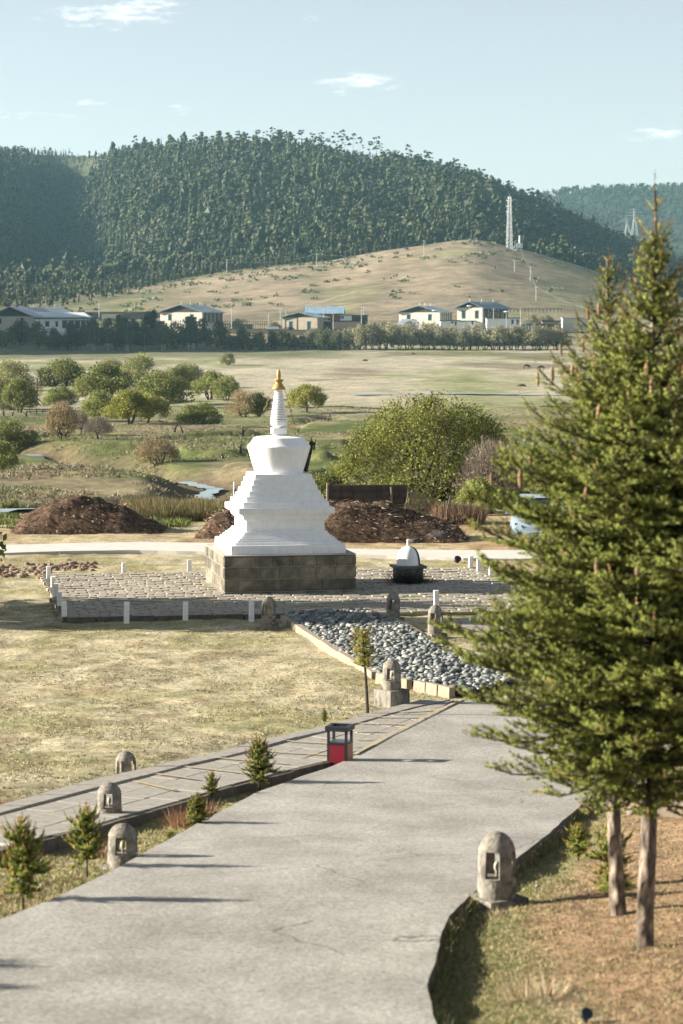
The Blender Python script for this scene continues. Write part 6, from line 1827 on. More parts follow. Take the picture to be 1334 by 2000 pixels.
def barn():
    yd = 905; k = ppm(yd); x = (594 - 667) / k; w = 78 / k; zb = pix_z(640, yd) - .5; root = empty('barn', (x, yd, zb), R(-3), 'wide barn with bright blue sheet roof behind the mud farmhouse', 'barn')
    MB().box(1, w - 1, 0, 8, -1, pix_z(612, yd) - zb).build('wall', M['brownwall'], root)
    z0, z1 = pix_z(613, yd) - zb, pix_z(599, yd) - zb
    V = [(0, -1, z0), (w, -1, z0), (w, 5, z1), (0, 5, z1)]; m = MB(); m.add(V + [(p[0], p[1], p[2] + .15) for p in V], [(3, 2, 1, 0), (4, 5, 6, 7), (0, 1, 5, 4), (1, 2, 6, 5), (2, 3, 7, 6), (3, 0, 4, 7)])
    m.add([(0, 5.01, z1), (w, 5.01, z1), (w, 10, z0), (0, 10, z0)], [(0, 1, 2, 3)]); ro = m.build('roof', simple('bright_blue_sheet', (.25, .36, .46), .5, .2, .4, bmp=.1), root)
    for fx in (.3, .62): MB().box(w * fx, w * fx + 2.2, -.08, -.003, 1, 3.8).build('door', M['gable'], root)
    for i in range(16): MB().tube([(w * i / 15, -1, z0 + .17), (w * i / 15, 5, z1 + .17)], .05, 3, cap=False).build('roof_seam', M['galv'], ro)
barn()
flat_house(70, 190, 623, 650, 845, 'white farmhouse wing with green fascia and a row of dark windows at the left', wins=[(72, 80, 630, 638), (90, 98, 629, 638), (110, 115, 629, 638), (123, 133, 627, 641), (135, 146, 627, 641), (148, 158, 627, 641), (160, 169, 627, 641), (170, 177, 627, 641), (181, 185, 627, 636)], dpt=7)
def hip_roof(u0, u1, v0, v1, yd, lab, mat='roofbright', dpt=8):
    k = ppm(yd); x = (u0 - 667) / k; w = (u1 - u0) / k; z0, z1 = pix_z(v0, yd), pix_z(v1, yd)
    root = empty('low_roof_hall', (x, yd, z0 - 3), 0, lab, 'outbuilding', 'village outbuildings')
    MB().box(.5, w - .5, .5, dpt - .5, -1, 2.98).build('wall', M['housewhite'], root)
    MB().add([(0, 0, 3), (w, 0, 3), (w, dpt, 3), (0, dpt, 3), (w * .2, dpt * .5, 3 + z1 - z0), (w * .85, dpt * .5, 3 + z1 - z0)], [(0, 1, 5, 4), (1, 2, 5), (2, 3, 4, 5), (3, 0, 4), (3, 2, 1, 0)]).build('roof', M[mat], root)
hip_roof(82, 178, 619, 610, 847, 'bright pale hipped roof on top of the white wing at the left')
hip_roof(775, 820, 635, 623, 862, 'small pale hipped roof before the white farmhouse with blue roof', 'roofgrey', 7)
flat_house(860, 897, 627, 642, 862, 'small white flat roofed annex between the two right farmhouses', wins=[(881, 884, 630, 636), (888, 891, 630, 636)])
flat_house(897, 928, 628, 643, 864, 'white flat roofed annex left of the long white terrace house', wins=[(921, 924, 630, 634)])
flat_house(950, 1017, 622, 640, 858, 'long white terrace house in front of the tallest farmhouse', wins=[(998, 1002, 626, 634), (1008, 1012, 626, 634)])
flat_house(664, 687, 616, 626, 880, 'small white shed with blue windows beside the bright blue barn', wins=[(664.5, 667, 619, 623), (668.5, 671, 619, 623)])
flat_house(687, 718, 617, 628, 885, 'dark open shed right of the small white shed', wall='gable')
flat_house(648, 705, 628, 644, 868, 'grey mud yard wall with flat roof in front of the blue barn', wall='mud', trim='gable')
flat_house(632, 648, 628, 644, 869, 'dark low shed between mud farmhouse and mud yard wall', wall='gable', trim='roofgrey')
flat_house(1058, 1092, 628, 640, 875, 'low pale shed in shade just left of the spruce boughs', wall='mud', trim='gable')
flat_house(1098, 1150, 622, 640, 880, 'pale shed behind the spruce boughs at the village end', wall='housewall', trim='roofgrey')
# blue truck tarps and stacked boards near the terrace house
def tarp(u, v, w, h, lab, c):
    yd = 855; k = ppm(yd); root = empty('tarp_stack', ((u - 667) / k, yd, pix_z(v, yd)), 0, lab, 'tarpaulin', 'covered stacks in the village')
    MB().box(-w / k / 2, w / k / 2, -1, 1, 0, h / k, taper=.3).build('cover', simple('tarp_cloth', c, .6, .1), root); MB().box(-w / k / 2 - .1, w / k / 2 + .1, -1.1, 1.1, -.5, -.01).build('stack', M['brownwall'], root)
tarp(1032, 638, 14, 6, 'bright blue tarpaulin stack right of the long white terrace house', (.03, .16, .36)); tarp(1048, 636, 16, 5, 'brown covered stack right of the blue tarpaulin', (.2, .09, .06)); tarp(533, 643, 26, 5, 'white plastic covered stack left of the mud farmhouse', (.6, .65, .68)); tarp(616, 647, 34, 4, 'low teal covered stack before the mud farmhouse', (.10, .22, .24))
# village fences, poles, lamps
def fence_run(u0, u1, vb, h, yd, lab, n=14, mat='galv'):
    k = ppm(yd); x0 = (u0 - 667) / k; root = empty('paling_fence', (x0, yd, pix_z(vb, yd)), 0, lab, 'fence', 'village fences'); w = (u1 - u0) / k
    for i in range(n): MB().box(w * i / (n - 1) - .1, w * i / (n - 1) + .1, -.08, .08, -.8, h / k * random.uniform(.85, 1.1)).build('paling', M[mat], root)
    for t in (.35, .8): MB().box(0, w, .085, .15, h / k * t, h / k * t + .12).build('rail', M[mat], root)
fence_run(335, 400, 640, 15, 866, 'row of dark pointed palings before the white gabled farmhouse', 15, 'darkwood')
fence_run(432, 530, 638, 12, 872, 'long dark open rack fence right of the white gabled farmhouse', 24, 'teal')
fence_run(195, 300, 618, 7, 925, 'long pale fence running behind the left farmhouse', 26, 'wood')
fence_run(960, 1095, 606, 4, 960, 'thin dark fence across the foot of the bare hill', 20, 'darkwood')
def yard_wall(u0, u1, v0, v1, yd, lab, mat):
    k = ppm(yd); root = empty('yard_wall', ((u0 - 667) / k, yd, pix_z(v1, yd) - 1), 0, lab, 'wall', 'village yard walls'); w = (u1 - u0) / k; h = (v1 - v0) / k
    MB().box(0, w, 0, .5, 0, h + 1).build('wall_body', M[mat], root); MB().box(-.1, w + .1, -.1, .6, h + 1.003, h + 1.2).build('coping', M['wood'], root)
yard_wall(200, 240, 613, 618, 920, 'short sand coloured wall right of the left farmhouse', 'housewall'); yard_wall(440, 560, 643, 646, 862, 'low grey yard wall below the open rack fence', 'mud'); yard_wall(560, 720, 645, 649, 850, 'long low grey wall in front of the mud farmhouse', 'mud'); yard_wall(1018, 1095, 634, 637, 868, 'low brown yard wall running toward the spruce', 'brownwall')
def pole(u, vb, vt, lab, yd=None, cross=True, rad=.16, name='utility_pole', grp='utility poles', lamp=False):
    if yd: y = yd; x = (u - 667) * y / F; z = pix_z(vb, y) - .3
    else:
        x, y = G(u, vb, 880); z = h1(x, y) - .2
    h = pix_z(vt, y) - z; root = empty(name, (x, y, z), R(random.uniform(-20, 20)), lab, 'street lamp' if lamp else 'utility pole', grp)
    MB().tube([(0, 0, 0), (0, 0, h)], [rad, rad * .7], 6).build('shaft', M['polemat'], root)
    if cross: MB().box(-.9, .9, -.07, .07, h - .55, h - .38).build('crossarm', M['polemat'], root)
    if lamp: MB().lathe([(.1, h + .02), (1.0, h + .15), (.9, h + .35), (.1, h + .5)], 10).build('lamp_head', M['galv'], root)
    return (x, y, z + h)
tops = []
for u, vb, vt, lab in [(232, 560, 531, 'pole on the shaded forest edge at the left end of the line'), (443, 536, 506, 'pole on the bare slope above the white gabled farmhouse'), (618, 522, 495, 'pole at the forest edge above the barn'), (828, 500, 469, 'pole near the hill crest left of the lattice tower')]:
    tops.append(pole(u, vb, vt, lab))
tops2 = []
for u, vb, vt, lab in [(1005, 531, 508, 'short pole just below the lattice tower'), (1036, 548, 521, 'pole halfway down the hill below the mast'), (1047, 588, 559, 'lowest pole on the hill near the village fence')]: tops2.append(pole(u, vb, vt, lab))
for u, vb, vt, lab, yd, lamp in [(195, 618, 592, 'pole beside the short sand coloured wall', 915, 0), (548, 632, 601, 'left one of two close poles beside the mud farmhouse', 868, 0), (559, 630, 600, 'right one of two close poles beside the mud farmhouse', 900, 0), (632, 620, 597, 'pole rising through the blue barn roof line', 866, 0), (651, 652, 610, 'tall pale pole in front of the barn', 850, 0),
    (706, 632, 600, 'pole at the right end of the dark open shed', 862, 0), (710, 622, 598, 'pole close behind the one at the dark open shed', 900, 0), (848, 630, 608, 'street lamp with flat head before the white farmhouse', 856, 1), (916, 625, 599, 'street lamp with flat head before the tallest farmhouse', 855, 1), (963, 622, 602, 'pole on the terrace of the tallest farmhouse', 856, 0),
    (988, 640, 610, 'street lamp in front of the long white terrace house', 852, 1), (1016, 640, 600, 'pole at the right end of the long white terrace house', 856, 0), (453, 640, 602, 'pole right of the white gabled farmhouse', 862, 0), (525, 635, 606, 'pole at the end of the rack fence', 870, 0)]:
    pole(u, vb, vt, lab, yd, cross=not lamp, rad=.13, lamp=bool(lamp), name='street_lamp' if lamp else 'utility_pole', grp='street lamps' if lamp else 'utility poles')
def wire(A, B, sag, lab, n=10, rad=.035):
    P = []
    for i in range(n + 1):
        t = i / n; P.append((A[0] + (B[0] - A[0]) * t, A[1] + (B[1] - A[1]) * t, A[2] + (B[2] - A[2]) * t - sag * 4 * t * (1 - t)))
    o = MB().tube(P, rad, 3, cap=False).build('power_line', M['wire']); tag(o, lab, 'cable', 'power lines')
gp = lambda u, v, y: ((u - 667) * y / F, y, pix_z(v, y))
wire(gp(-60, 547, 1150), tops[0], 5, 'sagging cable from the left margin to the first hill pole'); wire(tops[0], tops[1], 6, 'sagging cable between the first and second hill pole'); wire(tops[1], tops[2], 3, 'sagging cable between the second and third hill pole'); wire(tops[2], tops[3], 4, 'sagging cable between the third and fourth hill pole'); wire(tops[3], gp(990, 482, 1240), 2.5, 'cable from the fourth hill pole to the lattice tower')
wire(gp(1012, 478, 1235), tops2[1], 2, 'steep cable from the mast to the middle pole below it'); wire(tops2[1], tops2[2], 2, 'cable between the middle and lowest pole on the hill'); wire(tops2[2], gp(1180, 606, 880), 2, 'cable dropping from the lowest hill pole behind the spruce')
wire(gp(-80, 235, 700), gp(78, 284, 1900), 6, 'upper high cable against the sky at the left margin', rad=.06); wire(gp(-80, 250, 700), gp(70, 286, 1900), 6, 'lower high cable against the sky at the left margin', rad=.06)
# lattice tower
def lattice():
    x, y = G(993, 492, 900); y = 1246.0; x = (993 - 667) * y / F; z = pix_z(494, y) - .5; h = pix_z(384, y) - z; k = ppm(y)
    root = empty('lattice_tower', (x, y, z), R(15), 'tall white lattice telecom tower with antenna panels on the hill crest', 'tower')
    b0_, b1 = 1.35, .62; w = lambda t: b0_ + (b1 - b0_) * t
    for sx, sy in ((-1, -1), (1, -1), (1, 1), (-1, 1)): MB().tube([(sx * b0_, sy * b0_, 0), (sx * b1, sy * b1, h)], .11, 4).build('leg', M['galv'], root)
    n = 16; m = MB()
    for i in range(n):
        t0, t1 = i / n, (i + 1) / n; a, b = w(t0), w(t1); z0, z1 = h * t0, h * t1
        for (p, q) in (((-1, -1), (1, -1)), ((1, -1), (1, 1)), ((1, 1), (-1, 1)), ((-1, 1), (-1, -1))):
            m.tube([(p[0] * a, p[1] * a, z0), (q[0] * b, q[1] * b, z1)], .05, 3, cap=False); m.tube([(q[0] * a, q[1] * a, z0), (p[0] * b, p[1] * b, z1)], .05, 3, cap=False); m.tube([(p[0] * b, p[1] * b, z1), (q[0] * b, q[1] * b, z1)], .05, 3, cap=False)
    m.build('bracing', M['galv'], root)
    for zz in (.93, .83, .73):
        for a in (0, 120, 240):
            MB().box(-.17, .17, .0, .16, h * zz - 1.2, h * zz + 1.2, Matrix.Rotation(R(a + 10), 4, 'Z') @ Matrix.Translation((0, -1.75, 0))).build('antenna_panel', M['housewhite'], root)
        MB().lathe([(1.6, h * zz - .06), (1.72, h * zz - .06), (1.72, h * zz + .06), (1.6, h * zz + .06)], 14, cap=False).build('antenna_ring', M['galv'], root)
    MB().tube([(0, 0, h), (0, 0, h + 1.6)], .06, 4).build('lightning_rod', M['galv'], root)
lattice()
def mast():
    y = 1244.0; x = (1013 - 667) * y / F; z = pix_z(500, y) - .4; k = ppm(y); h = pix_z(460, y) - z; root = empty('short_mast', (x, y, z), 0, 'short white mast with a transformer box right of the lattice tower', 'mast')
    for dx in (-.9, .9): MB().tube([(dx * 1.4, 0, 0), (dx * 1.4, 0, h * .58)], .16, 6).build('leg', M['polemat'], root)
    MB().box(-1.5, 1.5, -.6, .6, h * .42, h * .64).build('transformer_box', M['housewhite'], root); MB().tube([(0, 0, h * .62), (0, 0, h)], [.5, .45], 8).build('antenna_drum', M['galv'], root)
mast()
y = 1243.0; root = empty('equipment_cabinet', ((999 - 667) * y / F, y, pix_z(491, y) - .5), R(-10), 'pale blue equipment cabinet at the foot of the lattice tower', 'cabinet')
MB().box(-1.3, 1.3, -1, 1, 0, 2.9, taper=.05).build('body', M['housewhite'], root); MB().box(-1.4, 1.4, -1.1, 1.1, 2.91, 3.1).build('roof', M['roofgrey'], root); MB().box(.3, 1.0, -1.03, -.96, .4, 2.2).build('door', M['galv'], root)
pole(1004, 497, 471, 'pole between the cabinet and the short mast', yd=1240)
M['pylonm'] = simple('dull_steel', (.33, .35, .36), .6, .1, 1, bmp=0)
def pylon(u, vb, vt, yd, lab, w=3.5):
    x = (u - 667) * yd / F; z = pix_z(vb, yd); h = pix_z(vt, yd) - z; root = empty('power_pylon', (x, yd, z), R(10), lab, 'pylon', 'high voltage pylons')
    for sx, sy in ((-1, -1), (1, -1), (1, 1), (-1, 1)): MB().tube([(sx * w, sy * w, -6), (sx * w * .3, sy * w * .3, h * .6), (sx * w * .25, sy * w * .25, h)], .35, 4).build('leg', M['pylonm'], root)
    m = MB(); n = 7
    for i in range(n):
        t0, t1 = i / n, (i + 1) / n; a, b = w * (1 - .75 * min(1, t0 * 1.4)), w * (1 - .75 * min(1, t1 * 1.4))
        m.tube([(-a, -a, h * t0), (b, -b, h * t1)], .2, 3, cap=False); m.tube([(a, -a, h * t0), (-b, -b, h * t1)], .2, 3, cap=False)
    m.build('bracing', M['pylonm'], root)
    for t, l in ((.72, 11), (.86, 9), (1.0, 6)): MB().tube([(-l, 0, h * t), (0, 0, h * t + 1.4), (l, 0, h * t)], .4, 4).build('crossarm', M['pylonm'], root)
pylon(1236, 452, 410, 2960, 'distant steel pylon on the far wooded ridge, the taller one'); pylon(1222, 450, 428, 2990, 'distant steel pylon, smaller one left of the taller'); pylon(1180, 552, 512, 1500, 'steel pylon behind the shorter spruce tip', 2.5)

# tree rows of the village meadow
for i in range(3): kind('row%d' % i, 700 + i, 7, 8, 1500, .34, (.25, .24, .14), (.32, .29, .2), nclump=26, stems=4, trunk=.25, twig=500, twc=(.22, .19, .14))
for i in range(2): kind('shade%d' % i, 720 + i, 7, 8, 1500, .36, (.13, .15, .08), (.19, .18, .11), nclump=26, stems=4, trunk=.2, twig=400, twc=(.13, .12, .09))  # row trees again, with the wood's shade put into darker leaf and twig colours
def birch(seed):
    r_ = np.random.default_rng(seed); paths = []; 
    for s in range(2):
        x = r_.uniform(-.6, .6); paths.append(([Vector((x, 0, -.3)), Vector((x + r_.normal(0, .2), 0, 4)), Vector((x + r_.normal(0, .4), 0, 9))], [.16, .12, .03]))
    tm = tubes_mesh(paths, 4); n = 900; P = np.stack([r_.normal(0, 1.3, n), r_.normal(0, 1.3, n), r_.uniform(2.5, 10.5, n)], 1); P[:, :2] *= (1 - np.abs(P[:, 2:3] - 6) / 7)
    V, Fq = leaf_quads(P, .30, r_, 2.4, 1.5); c = np.array([.11, .12, .075]) * r_.uniform(.7, 1.4, n)[:, None]
    return make_mesh('crown', V, Fq, M['leaf'], np.repeat(c, 4, axis=0)), tm.mesh('trunk', M['birch'])
BI = [birch(k) for k in range(3)]
r = np.random.default_rng(17)
def rowtree(u, vb, wpx, hpx, key, lab, grp, yd, name='row_tree'):
    x = (u - 667) * yd / F; z = h1(x, yd); k = ppm(yd); cr, tk, w0, h0 = kinds[key]
    root = empty(name, (x, yd, z - .1), r.uniform(0, 6.28), lab, 'tree', grp)
    for nm, me in (('crown', cr), ('trunk', tk)): o = link(nm, me, root); o.scale = (wpx / k / w0, wpx / k / w0, hpx / k / h0)
ORD = 'first second third fourth fifth sixth seventh eighth ninth tenth eleventh twelfth thirteenth fourteenth fifteenth sixteenth seventeenth eighteenth nineteenth twentieth'.split() + ['twenty-' + q for q in 'first second third fourth fifth sixth seventh eighth ninth'.split()] + ['thirtieth']
for i in range(30):    # pale rounded row on the right
    u = 700 + 13.6 * i + r.uniform(-4, 4); rowtree(u, 690, r.uniform(32, 46), r.uniform(42, 56), 'row%d' % r.integers(0, 3), ORD[i] + ' pale rounded tree from the left in the close row along the far meadow', 'close row of pale trees', 775 + r.uniform(-7, 7))
for i in range(22):    # darker row in the middle
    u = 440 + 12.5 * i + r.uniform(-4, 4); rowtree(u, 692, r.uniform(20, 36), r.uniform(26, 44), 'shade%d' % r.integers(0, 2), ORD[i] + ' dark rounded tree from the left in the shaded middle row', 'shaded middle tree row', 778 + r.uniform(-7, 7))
for i in range(26):
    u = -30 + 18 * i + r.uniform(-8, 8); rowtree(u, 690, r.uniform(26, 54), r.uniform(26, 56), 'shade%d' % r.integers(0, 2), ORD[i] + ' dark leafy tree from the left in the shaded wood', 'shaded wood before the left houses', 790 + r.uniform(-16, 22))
for i, u in enumerate(sorted(r.uniform(120, 410, 30))):
    yd = 770 + r.uniform(-6, 20); x = (u - 667) * yd / F; root = empty('birch_tree', (x, yd, h1(x, yd) - .1), r.uniform(0, 6), ORD[i] + ' slender pale stemmed birch from the left in the shaded wood', 'tree', 'birches in the shaded wood')
    s = r.uniform(.75, 1.0)
    for nm, me in zip(('crown', 'trunk'), BI[r.integers(0, 3)]): o = link(nm, me, root); o.scale = (s, s, s * r.uniform(.85, 1.1))
for (u, w, h, key, yd, lab) in [(295, 40, 70, 'dark0', 812, 'dark round dense tree left of the white gabled farmhouse'), (678, 34, 30, 'row0', 835, 'round pale bush tree below the dark open shed'), (725, 44, 34, 'row1', 838, 'large rounded tree in the gap right of the barn'), (748, 40, 38, 'row2', 842, 'darker tree right of the large rounded one beyond the barn'), (800, 60, 44, 'row1', 832, 'broad pale tree before the white farmhouse'),
    (848, 46, 42, 'row0', 834, 'full pale tree below the flat headed street lamp'), (612, 34, 24, 'row2', 845, 'pale bush against the mud farmhouse wall'), (538, 26, 26, 'shade0', 868, 'olive tree by the two close poles'), (1036, 30, 28, 'row2', 900, 'pale round tree on the hill foot right of the terrace house'), (1062, 36, 26, 'row0', 905, 'brownish tree at the hill foot near the spruce'), (470, 44, 24, 'row1', 885, 'yellowish tree behind the rack fence'), (208, 30, 30, 'shade1', 870, 'dark tree at the right end of the white wing'), (245, 34, 34, 'shade0', 850, 'dark tree beside the sand coloured wall'), (60, 60, 20, 'shade1', 940, 'dark low thicket tree behind the left farmhouse')]:
    rowtree(u, 0, w, h, key, lab, 'trees between the houses', yd, 'village_tree')

# ---------------------------------------------------------------- hill scrub and forest
r = np.random.default_rng(5)
n = 900; U = r.uniform(120, 1120, n); D = r.uniform(1010, 1250, n); X = (U - 667) * D / F
k_ = (fbm(U / 60, D / 18, 3, 12) + .25 * sst(1130, 1250, D) - .12 * sst(700, 900, U)) > .60; X, D = X[k_], D[k_]; Zg = H(X, D)
P = np.repeat(np.stack([X, D, Zg], 1), 14, axis=0); P += r.normal(0, 1, P.shape) * np.array([.9, .9, .35]) + np.array([0, 0, .5])
V, Fq = leaf_quads(P, .8, r, 1.3); tag(mk('hill_scrub', V, Fq, M['pineleaf'], col=np.repeat(np.array([.10, .12, .06]) * r.uniform(.6, 1.4, len(P))[:, None], 4, axis=0)), kind='stuff')
def conifer(seed, kind_):
    r_ = np.random.default_rng(seed); V = []; Fc = []; C = []
    def tri(a, b, c, col):
        i = len(V); V.extend([a, b, c]); Fc.append((i, i + 1, i + 2)); C.extend([col] * 3)
    tc = (.10, .08, .06)
    def blob(cx, cy, z, a, b, c_, cc):
        P = np.array([(1, 0, 0), (0, 1, 0), (-1, 0, 0), (0, -1, 0), (0, 0, 1), (0, 0, -1)], float)
        th = r_.uniform(0, 6.28); P = np.stack([P[:, 0] * math.cos(th) - P[:, 1] * math.sin(th), P[:, 0] * math.sin(th) + P[:, 1] * math.cos(th), P[:, 2]], 1)
        P = P * r_.uniform(.65, 1.35, (6, 1)) + r_.normal(0, .15, (6, 3)); P = P * np.array([a, b, c_]) + np.array([cx, cy, z])
        for i, j, k in ((0, 1, 4), (1, 2, 4), (2, 3, 4), (3, 0, 4), (1, 0, 5), (2, 1, 5), (3, 2, 5), (0, 3, 5)): tri(tuple(P[i]), tuple(P[j]), tuple(P[k]), tuple(cc * r_.uniform(.85, 1.15)))
    for i in range(3):
        a = i * 2.094; b = a + 2.094; tri((.16 * math.cos(a), .16 * math.sin(a), -1), (.16 * math.cos(b), .16 * math.sin(b), -1), (0, 0, 9.0), tc)
    g = np.array([.042, .050, .021])
    if kind_ == 'pine':
        ncl = 10 + int(r_.integers(0, 4))
        for c in range(ncl):
            t = r_.uniform(.28, 1) ** .8; z = 10 * t; rad = 2.1 * (1.12 - t) ** .6 * (.55 + .45 * min(1, (t - .2) * 3)); a = r_.uniform(0, 6.28); cx, cy = rad * math.cos(a) * r_.uniform(.2, 1), rad * math.sin(a) * r_.uniform(.2, 1); s = r_.uniform(.7, 1.25)
            cc = g * r_.uniform(.75, 1.3)
            blob(cx, cy, z, s * 1.15, s * 1.15, s * 1.1, cc)
    elif kind_ == 'open':
        for c in range(11):
            t = .5 + .5 * r_.random() ** .8; z = 10 * t; rad = 2.6 * (1.15 - t) ** .5; a = r_.uniform(0, 6.28); cx, cy = rad * math.cos(a), rad * math.sin(a); s = r_.uniform(.6, 1.0); cc = g * r_.uniform(.6, 1.1)
            tri((0, 0, z - .8), (.12, 0, z - .8), (cx, cy, z), tc)
            blob(cx, cy, z, s * 1.2, s * 1.2, s * .45, cc)
    else:
        for l in range(9):
            t = l / 8; z = 1.6 + 8.2 * t; rad = 1.75 * (1 - t) + .25; m = 8 if t < .7 else 5
            for q in range(m):
                a = 2 * math.pi * (q + r_.uniform(-.3, .3)) / m; rr = rad * r_.uniform(.75, 1.2); w = .42
                tri((0, 0, z + .9), (rr * math.cos(a - w), rr * math.sin(a - w), z - .5 * r_.random()), (rr * math.cos(a + w), rr * math.sin(a + w), z - .4), tuple(g * r_.uniform(.7, 1.25)))
    return np.array(V), np.array(Fc), np.array(C)
CV = [conifer(800 + i, 'pine') for i in range(5)] + [conifer(820 + i, 'open') for i in range(3)] + [conifer(840 + i, 'cone') for i in range(4)]
CM = [make_mesh('pine_tree', v, f, M['pineleaf'], c) for v, f, c in CV]
def place_forest():
    pos = []
    for i in range(26000):
        u = r.uniform(-330, 1660); on = np.interp(u, ONS_X, ONS_D); on = max(on, 1330)
        d = r.uniform(1264, on + 735)
        if r.random() < .12 and u < 560: d = r.uniform(1264 - 130 * max(0, min(1, (330 - u) / 200)) - 20, 1264)
        lo = 1264 if u < 740 else 1300
        if d < lo and u > 560: continue
        if (u < -40 or u > 1380) and r.random() < .6: continue
        if d > on + 700 and not 440 < u < 1020: continue
        pos.append((u, d))
    pos = np.array(pos); X = (pos[:, 0] - 667) * pos[:, 1] / F; Z = H(X, pos[:, 1]); key = {}; out = []
    for (u, d), x, z in zip(pos, X, Z):
        c = (int(x / 4.0), int(d / 6.6))
        if c in key: continue
        key[c] = 1; out.append((x, d, z, u))
    return out
FT = place_forest()
ry_ = lambda u: np.interp(u, RIDGE_X, RIDGE_Y)
items = []
for (x, d, z, u) in FT:
    v = 640 - F * z / d; on = max(float(np.interp(u, ONS_X, ONS_D)), 1330.); t = (d - on) / 720.
    edge = v - float(ry_(u)) 
    h = r.uniform(8, 14) * (1.2 if t < .35 else 1.0)
    big = r.random()
    sky = t > .93 and 470 < u < 1010
    if sky: kk = int(r.integers(5, 8)) if r.random() < .6 else int(r.integers(0, 12)); h = r.uniform(13, 20) if r.random() < .5 else r.uniform(6, 10)
    elif t > .93: kk = int(r.integers(8, 12)) if r.random() < .6 else int(r.integers(0, 5)); h = r.uniform(6, 9)
    else:
        kk = int(r.integers(0, 5)) if r.random() < .6 else int(r.integers(8, 12))
        if big < .16: h *= 1.4; kk = int(r.integers(0, 7))
    if d < 1300 and u < 800: h = r.uniform(4, 9)
    if t > .80: h = r.uniform(4.2, 8.0); sky = False
    items.append((h * ppm(d) + (12 if sky else 0), x, d, z, u, kk, h, sky))
vis = [it for it in items if 5 < it[4] < 1329 and (it[7] or it[2] < 1500)]
vis.sort(key=lambda t: -t[0]); chosen = vis[:255]; ids = {id(t) for t in chosen}
for it in chosen:
    s = it[6] / 10; o = link('pine_tree', CM[it[5]], None, (it[1], it[2], it[3] - .3)); o.rotation_euler = (0, 0, r.uniform(0, 6.28)); o.scale = (s * .88, s * .88, s)
    if it[7]: tag(o, 'small conifer in the jagged tree line along the forest ridge', 'tree', 'conifers on the ridge line')
    else: tag(o, 'large conifer among many alike in the lower forest above the bare hill', 'tree', 'conifers of the lower forest')
Vs = []; Fs = []; Cs = []; b0 = 0
for it in items:
    if id(it) in ids: continue
    v, f, c = CV[it[5]]; s = it[6] / 10; a = r.uniform(0, 6.28); ca, sa = math.cos(a), math.sin(a); w = s * r.uniform(.68, 1.05)
    Vs.append(np.stack([(v[:, 0] * ca - v[:, 1] * sa) * w + it[1], (v[:, 0] * sa + v[:, 1] * ca) * w + it[2], v[:, 2] * s + it[3] - .3], 1)); Fs.append(f + b0); Cs.append(c * r.uniform(.75, 1.3)); b0 += len(v)
tag(mk('forest', np.concatenate(Vs), np.concatenate(Fs), M['pineleaf'], col=np.concatenate(Cs)), kind='stuff')
print('FOREST', len(items), sum(len(f) for f in Fs))
PU = [466, 478, 505, 520, 534, 548, 561, 575, 590, 611, 628, 640, 655, 667, 674, 690, 702, 722, 735, 741, 772, 779, 798, 818, 832, 838, 879, 888, 893, 922, 935, 962, 1048, 1075, 1102, 1130]
PH = [16, 11, 18, 16, 19, 19, 17, 14, 20, 17, 18, 15, 20, 22, 19, 21, 18, 18, 22, 17, 15, 14, 21, 17, 20, 19, 13, 21, 17, 18, 15, 14, 17, 18, 16, 17]
CARD = ORD + ['thirty-' + q for q in ORD[:9]]
for i, (u, hh) in enumerate(zip(PU, PH)):
    d = max(float(np.interp(u, _ux, _ons)), 1330.) + (700 if u < 1000 else 420); x = (u - 667) * d / F; s = hh / 10
    o = link('ridge_pine', CM[5 + i % 3], None, (x, d, h1(x, d) - .3)); o.rotation_euler = (0, 0, i * 1.7); o.scale = (s * .8, s * .8, s)
    tag(o, CARD[i] + ' tall open crowned pine from the left on the skyline', 'tree', 'tall pines on the skyline')
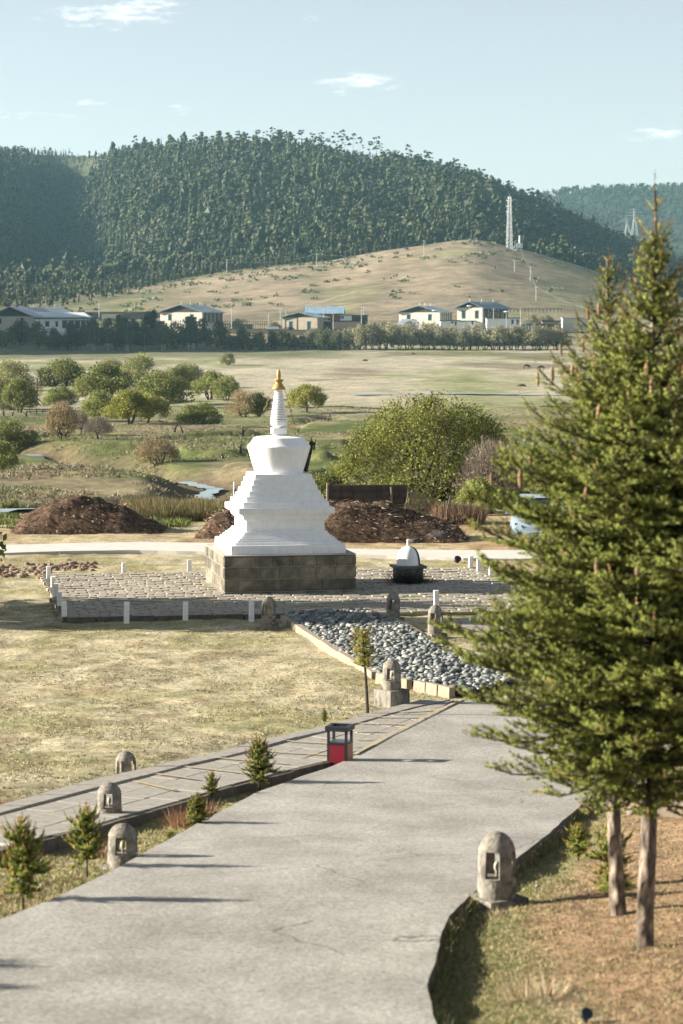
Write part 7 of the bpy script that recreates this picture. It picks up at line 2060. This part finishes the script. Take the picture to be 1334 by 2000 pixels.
# forest of the far ridge
Vs = []; Fs = []; Cs = []; b0 = 0
small = [CV[8], CV[9], CV[0], CV[2]]
for i in range(3600):
    u = r.uniform(930, 1500); d = 2960 + 930 * r.random(); z = float(HF(np.array(u), np.array(d))); x = (u - 667) * d / F; v, f, c = small[r.integers(0, 4)]
    f = f[::2]; s = r.uniform(.8, 1.5); Vs.append(v * np.array([s * 1.5, s * 1.5, s]) + np.array([x, d, z - .5])); Fs.append(f + b0); Cs.append(c * r.uniform(.7, 1.4)); b0 += len(v)
tag(mk('far_forest', np.concatenate(Vs), np.concatenate(Fs), M['pineleaf'], col=np.concatenate(Cs)), kind='stuff')

# spruces to the left of the picture: they throw the long shadows over lawn and road
for i, (x, y, h) in enumerate(((-11.6, 61.0, 5.8), (-5.6, 17.6, 1.5), (-5.0, 16.6, 1.3))):
    z = h1(x, y); root = empty('spruce_sapling', (x, y, z - .05), i, ('tall young spruce outside the picture left of the plaza', 'bushy young spruce outside the lower left corner', 'smallest young spruce outside the lower left corner')[i], 'sapling', 'spruces outside the left margin')
    for nm, me in zip(('crown', 'trunk'), SAP[i % 3]): o = link(nm, me, root); o.scale = (h * .9, h * .9, h)

for u_, yd_, w_, h_, key_ in ((-170, 57.7, 250, 330, 'green0'), (-330, 58.0, 300, 470, 'green1')):
    tree(u_, 0, w_, h_, key_, ('broad willow outside the picture, nearer the plaza corner' if u_ > -200 else 'tall willow outside the picture, farther from the plaza corner'), grp='willows outside the left margin', yd=yd_)
# ---------------------------------------------------------------- evening haze
hz = MB().box(-2700, 2700, -100, 4350, -15.5, 275).build('haze', None)
hm = bpy.data.materials.new('haze'); hm.use_nodes = True; nt = hm.node_tree; nt.nodes.clear()
o_ = nt.nodes.new('ShaderNodeOutputMaterial'); pvn = nt.nodes.new('ShaderNodeVolumePrincipled'); pvn.inputs['Color'].default_value = (.40, .75, .93, 1); pvn.inputs['Density'].default_value = .00006; pvn.inputs['Anisotropy'].default_value = .2
nt.links.new(pvn.outputs[0], o_.inputs['Volume']); hz.data.materials.clear(); hz.data.materials.append(hm); tag(hz, kind='stuff')
